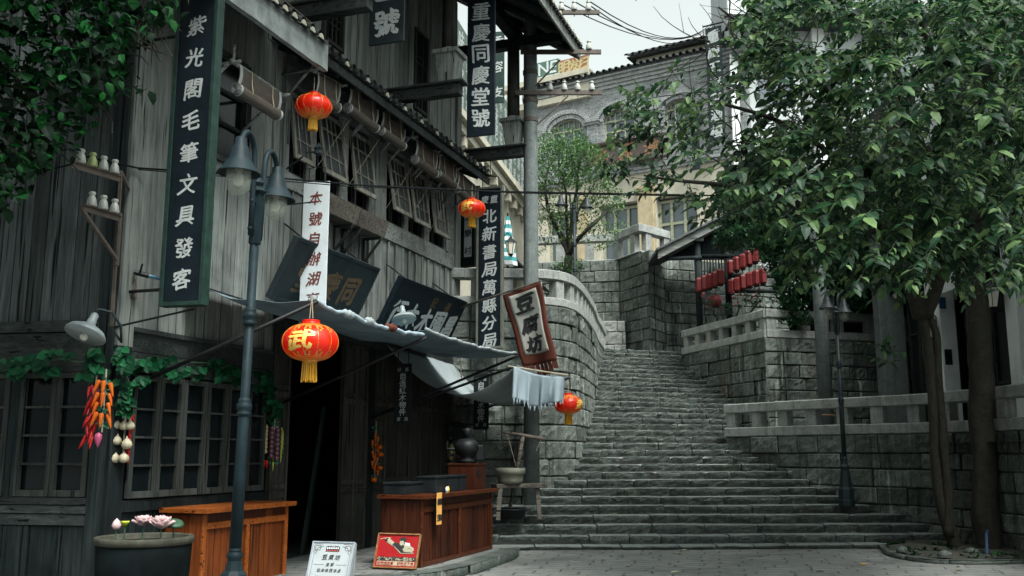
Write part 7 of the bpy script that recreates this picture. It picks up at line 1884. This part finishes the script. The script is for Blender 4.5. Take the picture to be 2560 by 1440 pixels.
# planting bed, ground cover and litter at the foot of the trees
bed = [at(2197, 1378, 16.3), at(2235, 1393, 15.6), at(2330, 1408, 15.1), at(2450, 1408, 14.9), at(2600, 1400, 14.8)]
bed = [V((p.x, p.y, 0)) for p in [atz(2197, 1372, .0), atz(2228, 1392, .0), atz(2320, 1408, .0), atz(2440, 1412, .0), atz(2620, 1408, .0)]]
pth = Path([p.xy for p in bed], side=1); mb = MB()
masonry(mb, pth, -.02, .065, course=.09, lmin=.6, lmax=1.1, amp=.03, seg=.06)
for i in range(12):
    a, b = pth.L * i / 12, pth.L * (i + 1) / 12
    def P(d, o): q = pth(d, o); q.z = .062 + rough(q, .01); return q
    mb.grid(lambda x, y: P(lerp(a + .004, b - .004, x), lerp(.0, -.14, y)), 5, 2)
tag(mb.build('bed_kerb', M['step'], smooth=True, fix=True), kind='structure')
mb = MB(); mb.grid(lambda x, y: (lambda q: V((q.x, q.y, .07 + .06 * noise.noise(q * 2) + .04 * sin(y * 3))))(pth(x * pth.L, -.1).lerp(V((lerp(7.0, 10, x), 17.2, 0)), y)), 40, 14)
tag(mb.build('bed_soil', M['soil'], smooth=True), kind='structure')
mb = MB()
for _ in range(520):
    x, y = R.random(), R.random(); q = pth(x * pth.L, -.12).lerp(V((lerp(7.0, 9.5, x), 16.9, 0)), y * .8); q.z = .08
    if noise.noise(q * 1.8) < -.05: continue
    for _k in range(4): leaf(mb, q, V((rng(-1, 1), rng(-1, 1), rng(.1, .9))), Z, rng(.05, .11), .4)
tag(mb.build('ground_cover', M['leaf_vine']), 'low dark ground cover at the foot of the trees', 'ground cover', kind='stuff')
for i, (px, py) in enumerate(((2255, 1380), (2362, 1392), (2430, 1385))):
    p = atz(px, py, .08); mb = MB(); mb.lathe([(.0, -.04), (.10, .0), (.09, .06), (0, .1)], p, 9, squash=lambda a, z: 1 + .25 * sin(a * 2 + i))
    tag(mb.build('rock', M['step'], loc=p, smooth=True), ('small rock at the left tip of the planting bed', 'small rock before the forked trunk', 'small rock before the thick dark trunk')[i], 'rock')
tag(MB().tube([atz(2468, 1395, .05), at(2466, 1335, 15.2), at(2470, 1325, 15.2)], .022, 8).build('blue_pipe', plain('blue_pipe_paint', (.008, .028, .075), .5), loc=atz(2468, 1395, .05)), 'blue pipe standing at the foot of the thick dark trunk', 'pipe')
M['litter'] = [plain('brown_litter', (.07, .05, .025), .8), plain('ochre_litter', (.16, .13, .05), .8), plain('green_litter', (.06, .075, .03), .8)]
for i, (px, py, z, lab) in enumerate(((1683, 1383, 0, 'pale fallen leaf on the paving near the middle of the lowest step'), (1676, 1432, 0, 'fallen leaf on the paving at the bottom of the picture'), (2155, 1412, 0, 'yellow fallen leaf on the paving left of the planting bed'), (1545, 1286, STZ(3), 'fallen leaf lying on the third step near its left end'), (1720, 1376, 0, 'small fallen leaf right of the pale one by the lowest step'), (2060, 1428, 0, 'dark fallen leaf on the paving at the lower right'))):
    p = atz(px, py, z + .008); mb = MB(); leaf(mb, p, V((rng(-1, 1), rng(-.3, .3), .05)), Z, .13, .6, .1)
    tag(mb.build('fallen_leaf', plain(f'fallen_leaf_{["pale", "pale", "yellow", "green", "pale", "dark"][i]}', [(.34, .35, .22), (.34, .35, .22), (.36, .22, .03), (.2, .26, .1), (.34, .35, .22), (.05, .05, .03)][i], .7), loc=p, solid=.004), lab, 'leaf', 'fallen leaves on the paving and steps')

for i in range(26):                                   # more litter, alike
    p = V((rng(-.8, 7), rng(11.5, 16.3), .008)) if i < 18 else None
    if p is None:
        k = R.randint(1, 9); q = steppt(k, rng(1450, 2050)); p = V((q.x, q.y + rng(.1, .3), STZ(k) + .012))
    mb = MB(); leaf(mb, p, V((rng(-1, 1), rng(-1, 1), .06)), Z, rng(.06, .11), .55, .12)
    tag(mb.build('fallen_leaf', M['litter'][i % 3], loc=p, solid=.004), 'small dull fallen leaf lying on the grey paving' if i < 18 else 'small dull fallen leaf lying on the lower steps', 'leaf', 'small dull leaves on the paving' if i < 18 else 'small dull leaves on the lower steps')

# unseen timber row, added behind the viewer to block sky light
t = thing('unseen_row_house', 'unseen timber row house added behind the viewer to block sky light', 'house', (-4, -6, 0))
mb = MB()
P_ = lambda u, v, z: V((u, -6 + v, z))
planks(mb, -15, 8, 0, 7.5, P=P_, wd=.3); mb.build('wall', M['plank_dark'], t, fix=True)
mb = MB(); mb.hexa([(-15.5, -5.2, 7.4), (8.5, -5.2, 7.4), (8.5, -12, 10.5), (-15.5, -12, 10.5), (-15.5, -5.2, 7.6), (8.5, -5.2, 7.6), (8.5, -12, 10.7), (-15.5, -12, 10.7)]); mb.build('roof', M['tile'], t, fix=True)
for i in range(7):
    x = -14 + i * 3.1; wf = MB().box(x, x + 1.5, -5.99, -5.93, 1.2, 2.7).build('window', M['frame'], t); MB().box(x + .08, x + 1.42, -5.93, -5.92, 1.28, 2.62).build('pane', M['pane'], wf)
